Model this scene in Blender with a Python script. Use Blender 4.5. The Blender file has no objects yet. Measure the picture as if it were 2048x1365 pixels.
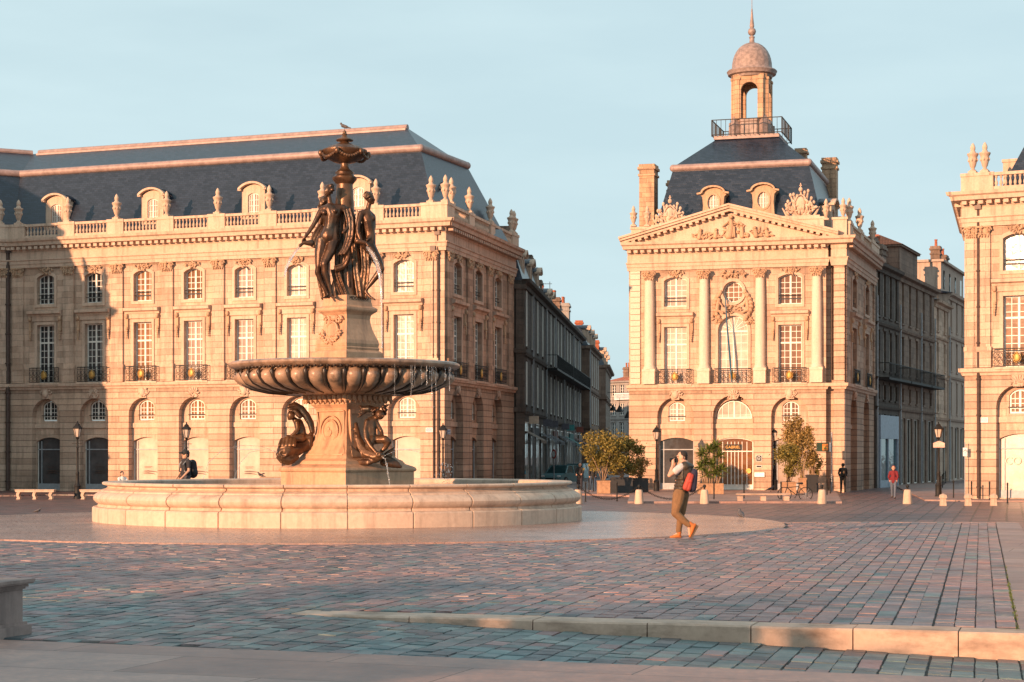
import bpy, math, random
from mathutils import Vector, Matrix
from mathutils.geometry import tessellate_polygon
R = math.radians
PI = math.pi
random.seed(7)
S = bpy.context.scene
COL = S.collection

# ---------------------------------------------------------------- camera, sky, sun, exposure
FPX, EYE = 3700.0, 1.72
cam = bpy.data.cameras.new('camera')
cam.sensor_width = 36.0
cam.lens = 36.0 * FPX / 2048.0
cam.shift_y = 225.5 / 2048.0
cam.clip_start = 0.5
cam.clip_end = 4000.0
camo = bpy.data.objects.new('camera', cam)
COL.objects.link(camo)
camo.location = (0, 0, EYE)
camo.rotation_euler = (R(90), 0, 0)
S.camera = camo
S.view_settings.view_transform = 'Standard'
S.view_settings.look = 'None'
S.view_settings.exposure = 0.70
S.view_settings.gamma = 1.0

SUN_AZ, SUN_EL = R(40), R(9.2)          # sun stands behind the camera, to the left
sunpos = Vector((-math.sin(SUN_AZ) * math.cos(SUN_EL), -math.cos(SUN_AZ) * math.cos(SUN_EL), math.sin(SUN_EL)))
w = bpy.data.worlds.new('World')
S.world = w
w.use_nodes = True
nt = w.node_tree
nt.nodes.clear()
n_out = nt.nodes.new('ShaderNodeOutputWorld')
n_bg = nt.nodes.new('ShaderNodeBackground')
n_sky = nt.nodes.new('ShaderNodeTexSky')
n_sky.sky_type = 'NISHITA'
n_sky.sun_disc = False
n_sky.sun_elevation = SUN_EL
n_sky.sun_rotation = PI + SUN_AZ
n_sky.altitude = 10
n_sky.air_density = 0.8
n_sky.dust_density = 2.2
n_sky.ozone_density = 2.5
n_mix = nt.nodes.new('ShaderNodeMix')
n_mix.data_type = 'RGBA'
n_mix.blend_type = 'MULTIPLY'
n_mix.inputs[0].default_value = 1.0
n_mix.inputs[7].default_value = (0.98, 1.12, 1.00, 1)
# thin high cloud veil
tc = nt.nodes.new('ShaderNodeTexCoord')
mp = nt.nodes.new('ShaderNodeMapping')
mp.inputs['Scale'].default_value = (3.0, 3.0, 13.0)
mp.inputs['Rotation'].default_value = (0.12, 0.16, 0)
nz = nt.nodes.new('ShaderNodeTexNoise')
nz.inputs['Scale'].default_value = 1.6
nz.inputs['Detail'].default_value = 6
rp = nt.nodes.new('ShaderNodeMapRange')
rp.inputs[1].default_value = 0.42
rp.inputs[2].default_value = 0.75
rp.inputs[3].default_value = 0.84
rp.inputs[4].default_value = 0.98
veil = nt.nodes.new('ShaderNodeMix')
veil.data_type = 'RGBA'
veil.inputs[7].default_value = (5.2, 6.65, 7.05, 1)
L = nt.links
L.new(tc.outputs['Generated'], mp.inputs[0])
L.new(mp.outputs[0], nz.inputs['Vector'])
L.new(nz.outputs[0], rp.inputs[0])
L.new(rp.outputs[0], veil.inputs[0])
L.new(n_sky.outputs[0], n_mix.inputs[6])
L.new(n_mix.outputs[2], veil.inputs[6])
L.new(veil.outputs[2], n_bg.inputs[0])
L.new(n_bg.outputs[0], n_out.inputs[0])
n_bg.inputs[1].default_value = 0.0785
sl = bpy.data.lights.new('sun', 'SUN')
sl.energy = 5.0
sl.angle = R(0.5)
sl.color = (1.0, 0.565, 0.32)
so = bpy.data.objects.new('sun', sl)
COL.objects.link(so)
so.rotation_euler = (-sunpos).to_track_quat('-Z', 'Y').to_euler()

# ---------------------------------------------------------------- helpers
def at(px, d, z=0.0):
    return Vector(((px - 1024.0) * d / FPX, d, z))

def zpx(py, d):
    return EYE - (py - 908.0) * d / FPX

class MB:
    """collects shapes and links them as ONE mesh object"""
    def __init__(s):
        s.v, s.f, s.m = [], [], []
        s.cur = 0
    def add(s, vs, fs):
        b = len(s.v)
        s.v += [tuple(p) for p in vs]
        s.f += [tuple(i + b for i in f) for f in fs]
        s.m += [s.cur] * len(fs)
    def box(s, x0, x1, y0, y1, z0, z1):
        s.add([(x0,y0,z0),(x1,y0,z0),(x1,y1,z0),(x0,y1,z0),(x0,y0,z1),(x1,y0,z1),(x1,y1,z1),(x0,y1,z1)],
              [(0,3,2,1),(4,5,6,7),(0,1,5,4),(1,2,6,5),(2,3,7,6),(3,0,4,7)])
    def taper(s, c, a0, b0, a1, b1, z0, z1, rot=0):
        """box whose footprint changes from half sizes a0,b0 to a1,b1"""
        q = []
        ca, sa = math.cos(rot), math.sin(rot)
        for a, b, z in ((a0, b0, z0), (a1, b1, z1)):
            for sx, sy in ((-1,-1),(1,-1),(1,1),(-1,1)):
                x, y = a * sx, b * sy
                q.append((c[0] + x*ca - y*sa, c[1] + x*sa + y*ca, z))
        s.add(q, [(0,3,2,1),(4,5,6,7),(0,1,5,4),(1,2,6,5),(2,3,7,6),(3,0,4,7)])
    def bar(s, a, b, w, h=None):
        a, b = Vector(a), Vector(b)
        h = h or w
        d = (b - a).normalized()
        up = Vector((0,0,1)) if abs(d.z) < 0.95 else Vector((0,1,0))
        sx = d.cross(up).normalized() * w / 2
        sy = sx.cross(d).normalized() * h / 2
        vs = [p + i*sx + j*sy for p in (a, b) for i, j in ((-1,-1),(1,-1),(1,1),(-1,1))]
        s.add(vs, [(0,3,2,1),(4,5,6,7),(0,1,5,4),(1,2,6,5),(2,3,7,6),(3,0,4,7)])
    def lathe(s, prof, n=16, c=(0,0), rf=None, a0=0.0, a1=2*PI, angs=None):
        full = abs(a1 - a0 - 2*PI) < 1e-6
        if angs is None:
            angs = [a0 + (a1 - a0) * i / n for i in range(n if full else n + 1)]
        m = len(angs)
        vs = []
        for k, (r, z) in enumerate(prof):
            for a in angs:
                rr = r if rf is None else rf(r, z, a, k)
                vs.append((c[0] + rr*math.cos(a), c[1] + rr*math.sin(a), z))
        fs = []
        for k in range(len(prof) - 1):
            for i in range(m if full else m - 1):
                j = (i + 1) % m
                fs.append((k*m+i, k*m+j, (k+1)*m+j, (k+1)*m+i))
        s.add(vs, fs)
    def tube(s, pts, r, n=6, caps=True):
        pts = [Vector(p) for p in pts]
        rs = r if isinstance(r, (list, tuple)) else [r] * len(pts)
        vs, fs = [], []
        ref = None
        for i, p in enumerate(pts):
            d = (pts[min(i+1, len(pts)-1)] - pts[max(i-1, 0)]).normalized()
            if ref is None:
                ref = Vector((0,0,1)) if abs(d.z) < 0.9 else Vector((1,0,0))
            u = d.cross(ref)
            if u.length < 1e-5: u = d.cross(Vector((0.3,1,0.2)))
            u.normalize()
            v = d.cross(u).normalized()
            ref = v.cross(d) if False else ref
            for k in range(n):
                a = 2*PI*k/n
                vs.append(p + (u*math.cos(a) + v*math.sin(a)) * rs[i])
        for i in range(len(pts)-1):
            for k in range(n):
                q = (k+1) % n
                fs.append((i*n+k, i*n+q, (i+1)*n+q, (i+1)*n+k))
        if caps:
            fs.append(tuple(range(n-1, -1, -1)))
            fs.append(tuple((len(pts)-1)*n + k for k in range(n)))
        s.add(vs, fs)
    def ball(s, c, r, nu=10, nv=7, rot=None):
        if not isinstance(r, (tuple, list)): r = (r, r, r)
        M = Matrix.Identity(3) if rot is None else rot
        c = Vector(c)
        vs = [c + M @ Vector((0,0,r[2]))]
        for i in range(1, nv):
            t = PI*i/nv
            for k in range(nu):
                a = 2*PI*k/nu
                vs.append(c + M @ Vector((r[0]*math.sin(t)*math.cos(a), r[1]*math.sin(t)*math.sin(a), r[2]*math.cos(t))))
        vs.append(c + M @ Vector((0,0,-r[2])))
        fs = [(0, 1+k, 1+(k+1)%nu) for k in range(nu)]
        for i in range(nv-2):
            for k in range(nu):
                q = (k+1)%nu
                fs.append((1+i*nu+k, 1+(i+1)*nu+k, 1+(i+1)*nu+q, 1+i*nu+q))
        e = len(vs)-1
        fs += [(e, 1+(nv-2)*nu+(k+1)%nu, 1+(nv-2)*nu+k) for k in range(nu)]
        s.add(vs, fs)
    def capsule(s, a, b, ra, rb, n=10):
        a, b = Vector(a), Vector(b)
        d = b - a
        l = max(d.length, 1e-4)
        q = d.to_track_quat('Z', 'Y').to_matrix()
        vs, fs, ring = [], [], []
        for i in range(1, 4):
            t = PI/2*(1 - i/4*1.0)
            ring.append((ra*math.cos(t), -ra*math.sin(t)))
        ring.append((ra, 0)); ring.append((rb, l))
        for i in range(1, 4):
            t = PI/2*i/4
            ring.append((rb*math.cos(t), l + rb*math.sin(t)))
        vs.append(a + q @ Vector((0,0,-ra)))
        for rr, z in ring:
            for k in range(n):
                an = 2*PI*k/n
                vs.append(a + q @ Vector((rr*math.cos(an), rr*math.sin(an), z)))
        vs.append(a + q @ Vector((0,0,l+rb)))
        fs = [(0, 1+(k+1)%n, 1+k) for k in range(n)]
        for i in range(len(ring)-1):
            for k in range(n):
                j = (k+1)%n
                fs.append((1+i*n+k, 1+i*n+j, 1+(i+1)*n+j, 1+(i+1)*n+k))
        e = len(vs)-1
        fs += [(e, 1+(len(ring)-1)*n+k, 1+(len(ring)-1)*n+(k+1)%n) for k in range(n)]
        s.add(vs, fs)
    def poly(s, outer, holes=(), y=0.0, flip=False):
        """flat face in the x-z plane with holes, at depth y, facing -y"""
        loops = [[Vector((p[0], p[1], 0)) for p in outer]] + [[Vector((p[0], p[1], 0)) for p in h] for h in holes]
        flat = [p for l in loops for p in l]
        tr = tessellate_polygon(loops)
        fs = []
        for t in tr:
            a, b, c = (flat[i] for i in t)
            if (b - a).cross(c - a).z < 0: t = (t[0], t[2], t[1])
            if flip: t = (t[0], t[2], t[1])
            fs.append(t)
        s.add([(p.x, y, p.y) for p in flat], fs)
    def reveal(s, loop, y0, y1, closed=True):
        n = len(loop)
        vs = [(p[0], y0, p[1]) for p in loop] + [(p[0], y1, p[1]) for p in loop]
        s.add(vs, [(i, (i+1)%n, n+(i+1)%n, n+i) for i in range(n if closed else n-1)])
    def slab(s, loop, y0, y1):
        """solid extrusion of an x-z outline from depth y0 (front) to y1"""
        s.poly(loop, (), y0); s.poly(loop, (), y1, True); s.reveal(loop, y0, y1)
    def flatpoly(s, pts, z):
        loops = [[Vector((p[0], p[1], 0)) for p in pts]]
        fs = []
        for t in tessellate_polygon(loops):
            a, b, c = (loops[0][i] for i in t)
            if (b - a).cross(c - a).z < 0: t = (t[0], t[2], t[1])
            fs.append(t)
        s.add([(p[0], p[1], z) for p in pts], fs)
    def prism(s, pts, z0, z1):
        s.flatpoly(pts, z1)
        n = len(pts)
        s.add([(p[0],p[1],z0) for p in pts] + [(p[0],p[1],z1) for p in pts],
              [(i, (i+1)%n, n+(i+1)%n, n+i) for i in range(n)])
    def extr(s, prof, u0, u1, m0=0.0, m1=0.0):
        """moulding: profile [(y,z)...] run along x; mitred ends"""
        n = len(prof)
        vs = [(u0 - m0*(-y), y, z) for y, z in prof] + [(u1 + m1*(-y), y, z) for y, z in prof]
        fs = [(i, (i+1)%n, n+(i+1)%n, n+i) for i in range(n)]
        fs += [tuple(range(n-1,-1,-1)), tuple(range(n, 2*n))]
        s.add(vs, fs)
    def build(s, name, mat, parent=None, fr=None, smooth=False, loc=None, rotz=0.0, recalc=True):
        me = bpy.data.meshes.new(name)
        me.from_pydata(s.v, [], s.f)
        for m in (mat if isinstance(mat, (list, tuple)) else [mat]):
            me.materials.append(m)
        if isinstance(mat, (list, tuple)):
            me.polygons.foreach_set('material_index', s.m)
        if recalc:
            import bmesh
            bm = bmesh.new(); bm.from_mesh(me)
            bmesh.ops.recalc_face_normals(bm, faces=bm.faces)
            bm.to_mesh(me); bm.free()
        if smooth:
            me.polygons.foreach_set('use_smooth', [True]*len(me.polygons))
            if smooth is not True:
                try: me.set_sharp_from_angle(angle=R(smooth))
                except Exception: pass
        me.update()
        o = bpy.data.objects.new(name, me)
        COL.objects.link(o)
        setp(o, parent, fr, loc, rotz)
        return o

def world_loc(o):
    p = Vector((0,0,0))
    while o:
        p = p + o.location   # parents are never rotated unless noted
        o = o.parent
    return p

def setp(o, parent=None, fr=None, loc=None, rotz=0.0):
    """fr = (x, y, angle): a facade frame in world space; loc: position in the parent's own space"""
    if parent: o.parent = parent
    if fr is not None:
        base = world_loc(parent) if parent else Vector((0,0,0))
        o.location = Vector((fr[0], fr[1], 0)) - base
        if parent and parent.get('_fr'): 
            o.location = (0,0,0)
        else:
            o.rotation_euler = (0,0,fr[2])
    elif loc is not None:
        o.location = loc
        o.rotation_euler = (0,0,rotz)

def tag(o, label=None, cat=None, group=None, kind=None):
    if label: o['label'] = label
    if cat: o['category'] = cat
    if group: o['group'] = group
    if kind: o['kind'] = kind
    return o

def empty(name, loc, label=None, cat=None, group=None, rotz=0.0):
    o = bpy.data.objects.new(name, None)
    COL.objects.link(o)
    o.location = loc
    o.rotation_euler = (0,0,rotz)
    o.empty_display_size = 0.3
    return tag(o, label, cat, group)

def kids(o):
    return [c for c in bpy.data.objects if c.parent == o]

def copy_tree(o, parent=None, loc=None, rotz=None):
    c = o.copy()
    COL.objects.link(c)
    if parent: c.parent = parent
    if loc is not None: c.location = loc
    if rotz is not None: c.rotation_euler = (0,0,rotz)
    for ch in list(kids(o)):
        copy_tree(ch, c)
    return c

# ---------------------------------------------------------------- materials
def new_mat(name):
    m = bpy.data.materials.new(name)
    m.use_nodes = True
    nt = m.node_tree
    b = nt.nodes['Principled BSDF']
    return m, nt, b

def N(nt, typ, **kw):
    n = nt.nodes.new(typ)
    for k, v in kw.items():
        if k.startswith('i_'):
            n.inputs[k[2:].replace('_', ' ')].default_value = v
        else: setattr(n, k, v)
    return n

def ramp(nt, stops, src):
    r = nt.nodes.new('ShaderNodeValToRGB')
    e = r.color_ramp.elements
    e[0].position, e[0].color = stops[0][0], (*stops[0][1], 1)
    e[1].position, e[1].color = stops[-1][0], (*stops[-1][1], 1)
    for p, c in stops[1:-1]:
        q = e.new(p); q.color = (*c, 1)
    nt.links.new(src, r.inputs[0])
    return r.outputs[0]

def mixc(nt, fac, a, b, mode='MIX'):
    m = nt.nodes.new('ShaderNodeMix'); m.data_type = 'RGBA'; m.blend_type = mode
    for s, v in ((0, fac), (6, a), (7, b)):
        if isinstance(v, (int, float)): m.inputs[s].default_value = v
        elif isinstance(v, tuple): m.inputs[s].default_value = (*v, 1)
        else: nt.links.new(v, m.inputs[s])
    return m.outputs[2]

def noise(nt, vec, scale, detail=5, rough=0.55, sc=None):
    if sc:
        mp = nt.nodes.new('ShaderNodeMapping'); mp.inputs['Scale'].default_value = sc
        nt.links.new(vec, mp.inputs[0]); vec = mp.outputs[0]
    n = nt.nodes.new('ShaderNodeTexNoise')
    n.inputs['Scale'].default_value = scale; n.inputs['Detail'].default_value = detail
    n.inputs['Roughness'].default_value = rough
    nt.links.new(vec, n.inputs['Vector'])
    return n.outputs[0]

def bump(nt, b, h, strength=0.4, dist=0.02, prev=None):
    n = nt.nodes.new('ShaderNodeBump')
    n.inputs['Strength'].default_value = strength; n.inputs['Distance'].default_value = dist
    nt.links.new(h, n.inputs['Height'])
    if prev: nt.links.new(prev, n.inputs['Normal'])
    nt.links.new(n.outputs[0], b.inputs['Normal'])
    return n.outputs[0]

def plain(name, col, rough=0.6, metal=0.0, var=0.12, scale=6.0, spec=None):
    m, nt, b = new_mat(name)
    t = nt.nodes.new('ShaderNodeTexCoord')
    f = noise(nt, t.outputs['Object'], scale, 4)
    lo = tuple(c*(1-var*1.6) for c in col); hi = tuple(min(1, c*(1+var*1.6)) for c in col)
    nt.links.new(ramp(nt, [(0.3, lo), (0.7, hi)], f), b.inputs['Base Color'])
    b.inputs['Roughness'].default_value = rough
    b.inputs['Metallic'].default_value = metal
    if spec is not None: b.inputs['Specular IOR Level'].default_value = spec
    return m

def stone(name, c0, c1, bw=0.0, rh=0.0, joint=0.012, jd=0.55, stain=0.5, bumpd=0.02, dirt=(0.10,0.07,0.05), rough=0.85, blk=0.22, soot=0.0):
    """weathered limestone; with bw/rh it is laid in courses on the x-z plane of its object"""
    m, nt, b = new_mat(name)
    lk = nt.links
    t = nt.nodes.new('ShaderNodeTexCoord')
    P = t.outputs['Object']
    big = noise(nt, P, 0.35, 6, 0.6)
    col = ramp(nt, [(0.3, c0), (0.7, c1)], big)
    fine = noise(nt, P, 9.0, 6, 0.7)
    col = mixc(nt, 0.35, col, ramp(nt, [(0.25, tuple(c*0.62 for c in c0)), (0.75, tuple(min(1, c*1.25) for c in c1))], fine))
    # rain streaks
    st = noise(nt, P, 2.2, 6, 0.65, sc=(1.6, 1.6, 0.16))
    sf = N(nt, 'ShaderNodeMapRange'); lk.new(st, sf.inputs[0])
    sf.inputs[1].default_value = 0.48; sf.inputs[2].default_value = 0.76
    sf.inputs[3].default_value = 0.0; sf.inputs[4].default_value = stain
    if rh:
        sx = nt.nodes.new('ShaderNodeSeparateXYZ'); lk.new(P, sx.inputs[0])
        ad = N(nt, 'ShaderNodeMath', operation='ADD'); lk.new(sx.outputs[0], ad.inputs[0]); lk.new(sx.outputs[1], ad.inputs[1])
        cb = nt.nodes.new('ShaderNodeCombineXYZ'); lk.new(ad.outputs[0], cb.inputs[0]); lk.new(sx.outputs[2], cb.inputs[1])
        br = nt.nodes.new('ShaderNodeTexBrick')
        lk.new(cb.outputs[0], br.inputs[0])
        br.inputs['Color1'].default_value = (0,0,0,1); br.inputs['Color2'].default_value = (1,1,1,1)
        br.inputs['Mortar'].default_value = (0.5,0.5,0.5,1)
        br.inputs['Scale'].default_value = 1.0; br.inputs['Mortar Size'].default_value = joint
        br.inputs['Mortar Smooth'].default_value = 0.3
        br.inputs['Brick Width'].default_value = bw; br.inputs['Row Height'].default_value = rh
        bc = ramp(nt, [(0.0, (1-blk, 1-blk*1.15, 1-blk*1.25)), (0.5, (1,1,1)), (1.0, (1+blk*0.5, 1+blk*0.45, 1+blk*0.35))], br.outputs['Color'])
        col = mixc(nt, 1.0, col, bc, 'MULTIPLY')
        jf = N(nt, 'ShaderNodeMath', operation='MULTIPLY'); lk.new(br.outputs['Fac'], jf.inputs[0]); jf.inputs[1].default_value = jd
        col = mixc(nt, jf.outputs[0], col, tuple(c*0.35 for c in c0))
    col = mixc(nt, sf.outputs[0], col, dirt)
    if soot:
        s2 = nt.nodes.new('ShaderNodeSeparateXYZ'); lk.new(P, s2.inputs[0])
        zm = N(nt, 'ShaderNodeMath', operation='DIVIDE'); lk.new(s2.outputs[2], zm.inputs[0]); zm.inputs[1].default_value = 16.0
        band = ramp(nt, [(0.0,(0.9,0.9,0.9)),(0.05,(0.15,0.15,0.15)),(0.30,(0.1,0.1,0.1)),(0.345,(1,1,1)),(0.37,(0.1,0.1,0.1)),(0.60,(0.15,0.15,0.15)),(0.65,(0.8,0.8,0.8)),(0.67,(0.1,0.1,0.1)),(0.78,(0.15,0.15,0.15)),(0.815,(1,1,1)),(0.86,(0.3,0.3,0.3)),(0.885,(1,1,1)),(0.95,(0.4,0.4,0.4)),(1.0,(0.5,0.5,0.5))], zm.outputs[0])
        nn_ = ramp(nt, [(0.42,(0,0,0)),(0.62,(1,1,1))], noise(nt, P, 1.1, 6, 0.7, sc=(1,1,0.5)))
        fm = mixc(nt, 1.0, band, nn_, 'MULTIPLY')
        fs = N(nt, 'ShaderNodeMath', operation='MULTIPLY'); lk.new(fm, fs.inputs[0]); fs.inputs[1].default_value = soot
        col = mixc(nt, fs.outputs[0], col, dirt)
    lk.new(col, b.inputs['Base Color'])
    b.inputs['Roughness'].default_value = rough
    h = fine
    nb = bump(nt, b, h, 0.35, bumpd)
    if rh:
        iv = N(nt, 'ShaderNodeMath', operation='SUBTRACT'); iv.inputs[0].default_value = 1.0; lk.new(br.outputs['Fac'], iv.inputs[1])
        bump(nt, b, iv.outputs[0], 0.9, 0.03, nb)
    return m

C0, C1 = (0.46, 0.295, 0.205), (0.66, 0.475, 0.36)
M = {}
M['ashlar'] = stone('ashlar_stone', C0, C1, 0.95, 0.36, 0.006, 0.35, 0.55, soot=0.5)
M['rustic'] = stone('rusticated_stone', C0, C1, 5.2, 0.36, 0.022, 0.62, 0.5, soot=0.55)
M['old_ashlar'] = stone('weathered_ashlar', (0.30,0.175,0.12), (0.50,0.32,0.23), 0.95, 0.36, 0.008, 0.5, 0.8, soot=0.8, blk=0.35)  # darker, browner, more heavily streaked stone set for the return fronts
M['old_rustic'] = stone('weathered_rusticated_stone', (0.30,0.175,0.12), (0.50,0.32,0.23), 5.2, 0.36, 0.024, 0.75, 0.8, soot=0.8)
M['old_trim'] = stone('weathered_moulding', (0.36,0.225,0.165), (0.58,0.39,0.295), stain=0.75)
M['trim'] = stone('moulded_stone', (0.50,0.335,0.24), (0.66,0.485,0.37), stain=0.55)
M['carved'] = stone('carved_stone', (0.42,0.25,0.15), (0.58,0.38,0.25), stain=0.6, bumpd=0.05)
M['bright'] = stone('clean_limestone', (0.60,0.48,0.38), (0.70,0.58,0.47), stain=0.2)
M['fountain'] = stone('fountain_stone', (0.50,0.34,0.25), (0.64,0.48,0.37), stain=0.55, dirt=(0.12,0.07,0.05), rough=0.7)
M['pedestal'] = stone('warm_pedestal_stone', (0.46,0.25,0.14), (0.60,0.36,0.225), stain=0.65, dirt=(0.10,0.05,0.035), rough=0.6)
M['dark_street'] = stone('sooty_stone', (0.045,0.033,0.027), (0.115,0.085,0.068), 0.9, 0.4, 0.008, 0.4, 0.85, dirt=(0.012,0.012,0.012))  # side-street shade is put into this near-black base colour
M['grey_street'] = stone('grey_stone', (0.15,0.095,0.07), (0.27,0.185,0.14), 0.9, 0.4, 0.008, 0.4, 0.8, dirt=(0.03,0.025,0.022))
M['pale_street'] = stone('pale_render', (0.26,0.235,0.22), (0.36,0.33,0.31), stain=0.5)  # white render greyed; the far house's street shadow put into the base colour
M['chimney'] = stone('chimney_stone', (0.45,0.27,0.16), (0.58,0.38,0.25), 0.6, 0.3, 0.006, 0.4, 0.7, dirt=(0.05,0.04,0.035))
M['brick'] = stone('red_brick', (0.42,0.12,0.06), (0.55,0.18,0.09), 0.22, 0.07, 0.006, 0.4, 0.4)

def slate(name, c0, c1):
    m, nt, b = new_mat(name)
    lk = nt.links
    t = nt.nodes.new('ShaderNodeTexCoord'); P = t.outputs['Object']
    sx = nt.nodes.new('ShaderNodeSeparateXYZ'); lk.new(P, sx.inputs[0])
    ad = N(nt, 'ShaderNodeMath', operation='ADD'); lk.new(sx.outputs[0], ad.inputs[0]); lk.new(sx.outputs[1], ad.inputs[1])
    cb = nt.nodes.new('ShaderNodeCombineXYZ'); lk.new(ad.outputs[0], cb.inputs[0]); lk.new(sx.outputs[2], cb.inputs[1])
    br = nt.nodes.new('ShaderNodeTexBrick'); lk.new(cb.outputs[0], br.inputs[0])
    br.inputs['Color1'].default_value = (0,0,0,1); br.inputs['Color2'].default_value = (1,1,1,1)
    br.inputs['Mortar'].default_value = (0.2,0.2,0.2,1)
    br.inputs['Scale'].default_value = 1.0; br.inputs['Mortar Size'].default_value = 0.008
    br.inputs['Brick Width'].default_value = 0.28; br.inputs['Row Height'].default_value = 0.13
    big = noise(nt, P, 0.8, 7, 0.65)
    col = ramp(nt, [(0.35, c0), (0.65, c1)], big)
    col = mixc(nt, 0.6, col, ramp(nt, [(0.0, tuple(c*0.55 for c in c0)), (1.0, tuple(c*1.35 for c in c1))], br.outputs['Color']))
    col = mixc(nt, br.outputs['Fac'], col, tuple(c*0.3 for c in c0))
    lk.new(col, b.inputs['Base Color'])
    b.inputs['Roughness'].default_value = 0.33; b.inputs['IOR'].default_value = 1.65
    bump(nt, b, br.outputs['Color'], 0.3, 0.01)
    return m
M['slate'] = slate('roof_slate', (0.008, 0.014, 0.030), (0.016, 0.024, 0.042))
M['lead'] = plain('lead_flashing', (0.30,0.21,0.19), 0.5, 0.0, 0.15, 3)
M['copper'] = plain('weathered_dome_lead', (0.27,0.195,0.17), 0.55, 0.0, 0.22, 5)
M['white'] = plain('white_paint', (0.72,0.68,0.62), 0.45, 0, 0.05)
M['wood'] = plain('old_wood_slats', (0.40,0.24,0.12), 0.6)
M['iron'] = plain('black_iron', (0.014,0.014,0.015), 0.6, 0.0, 0.1, spec=0.3)
M['gold'] = plain('gilding', (0.50,0.28,0.07), 0.5, 0.3, 0.2)
M['pipe'] = plain('drain_pipe', (0.075,0.045,0.035), 0.5, 0.2, 0.2)

def glass(name, col, rough=0.06, wob=0.4):
    m, nt, b = new_mat(name)
    t = nt.nodes.new('ShaderNodeTexCoord'); P = t.outputs['Object']
    f = noise(nt, P, 1.3, 3)
    c_ = ramp(nt, [(0.3, tuple(c*0.7 for c in col)), (0.7, tuple(min(1,c*1.3) for c in col))], f)
    oi = nt.nodes.new('ShaderNodeObjectInfo')
    c_ = mixc(nt, 1.0, c_, ramp(nt, [(0.0,(0.55,0.5,0.5)),(0.5,(0.9,0.88,0.88)),(1.0,(1.12,1.1,1.1))], oi.outputs['Random']), 'MULTIPLY')
    nt.links.new(c_, b.inputs['Base Color'])
    b.inputs['Roughness'].default_value = rough
    b.inputs['IOR'].default_value = 1.55
    bump(nt, b, noise(nt, P, 1.7, 2), wob, 0.03)
    return m
M['g_dark'] = glass('dark_window_glass', (0.025,0.028,0.032))
M['g_brown'] = glass('window_glass_before_wood_shutter', (0.26,0.14,0.08))
M['g_cream'] = glass('window_glass_before_cream_blind', (0.56,0.42,0.34), 0.15)
M['g_grey'] = glass('grey_shopfront_glass', (0.085,0.083,0.085), 0.12)
M['g_film'] = glass('pale_shopfront_film', (0.43,0.31,0.24), 0.4, 0.1)
M['g_film2'] = glass('beige_shopfront_film', (0.36,0.27,0.22), 0.25, 0.1)
M['shopgrey'] = plain('grey_shop_frame', (0.30,0.31,0.33), 0.5)

def paving(name, cols, bw, rh, joint, rot, rough=(0.35,0.6), bumps=0.8, jc=(0.02,0.022,0.022), warp=0.10):
    m, nt, b = new_mat(name)
    lk = nt.links
    t = nt.nodes.new('ShaderNodeTexCoord'); P = t.outputs['Object']
    # joints wander a little
    wn = nt.nodes.new('ShaderNodeTexNoise'); wn.inputs['Scale'].default_value = 1.1; wn.inputs['Detail'].default_value = 3
    lk.new(P, wn.inputs['Vector'])
    vm = N(nt, 'ShaderNodeVectorMath', operation='MULTIPLY_ADD')
    lk.new(wn.outputs['Color'], vm.inputs[0]); vm.inputs[1].default_value = (warp,warp,0); lk.new(P, vm.inputs[2])
    mp = nt.nodes.new('ShaderNodeMapping'); mp.inputs['Rotation'].default_value = (0,0,rot)
    lk.new(vm.outputs[0], mp.inputs[0])
    br = nt.nodes.new('ShaderNodeTexBrick'); lk.new(mp.outputs[0], br.inputs[0])
    br.inputs['Color1'].default_value = (0,0,0,1); br.inputs['Color2'].default_value = (1,1,1,1)
    br.inputs['Mortar'].default_value = (0.5,0.5,0.5,1)
    br.inputs['Scale'].default_value = 1.0; br.inputs['Mortar Size'].default_value = joint
    br.inputs['Mortar Smooth'].default_value = 0.4
    br.inputs['Brick Width'].default_value = bw; br.inputs['Row Height'].default_value = rh
    col = ramp(nt, cols, br.outputs['Color'])
    big = noise(nt, P, 0.23, 4)
    col = mixc(nt, ramp(nt, [(0.35,(0,0,0)),(0.65,(0.5,0.5,0.5))], big), col, mixc(nt, 1.0, col, (1.25,0.95,0.85), 'MULTIPLY'))
    fine = noise(nt, P, 14, 5, 0.7)
    col = mixc(nt, 1.0, col, ramp(nt, [(0.3,(0.66,0.68,0.70)),(0.7,(1.2,1.2,1.2))], fine), 'MULTIPLY')
    col = mixc(nt, 1.0, col, ramp(nt, [(0.35,(0.72,0.74,0.78)),(0.65,(1.12,1.05,1.02))], noise(nt, P, 1.6, 7, 0.72)), 'MULTIPLY')
    col = mixc(nt, br.outputs['Fac'], col, jc)
    lk.new(col, b.inputs['Base Color'])
    rr = N(nt, 'ShaderNodeMapRange'); lk.new(fine, rr.inputs[0])
    rr.inputs[1].default_value = 0.3; rr.inputs[2].default_value = 0.7
    rr.inputs[3].default_value = rough[0]; rr.inputs[4].default_value = rough[1]
    lk.new(rr.outputs[0], b.inputs['Roughness'])
    iv = N(nt, 'ShaderNodeMath', operation='SUBTRACT'); iv.inputs[0].default_value = 1.0; lk.new(br.outputs['Fac'], iv.inputs[1])
    tilt = N(nt, 'ShaderNodeMath', operation='MULTIPLY_ADD'); lk.new(noise(nt, P, 5.0, 3), tilt.inputs[0]); tilt.inputs[1].default_value = 0.8; lk.new(iv.outputs[0], tilt.inputs[2])
    bump(nt, b, tilt.outputs[0], bumps, 0.018)
    return m
SQ = R(-15.5)                                   # the paving runs along this axis
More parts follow.
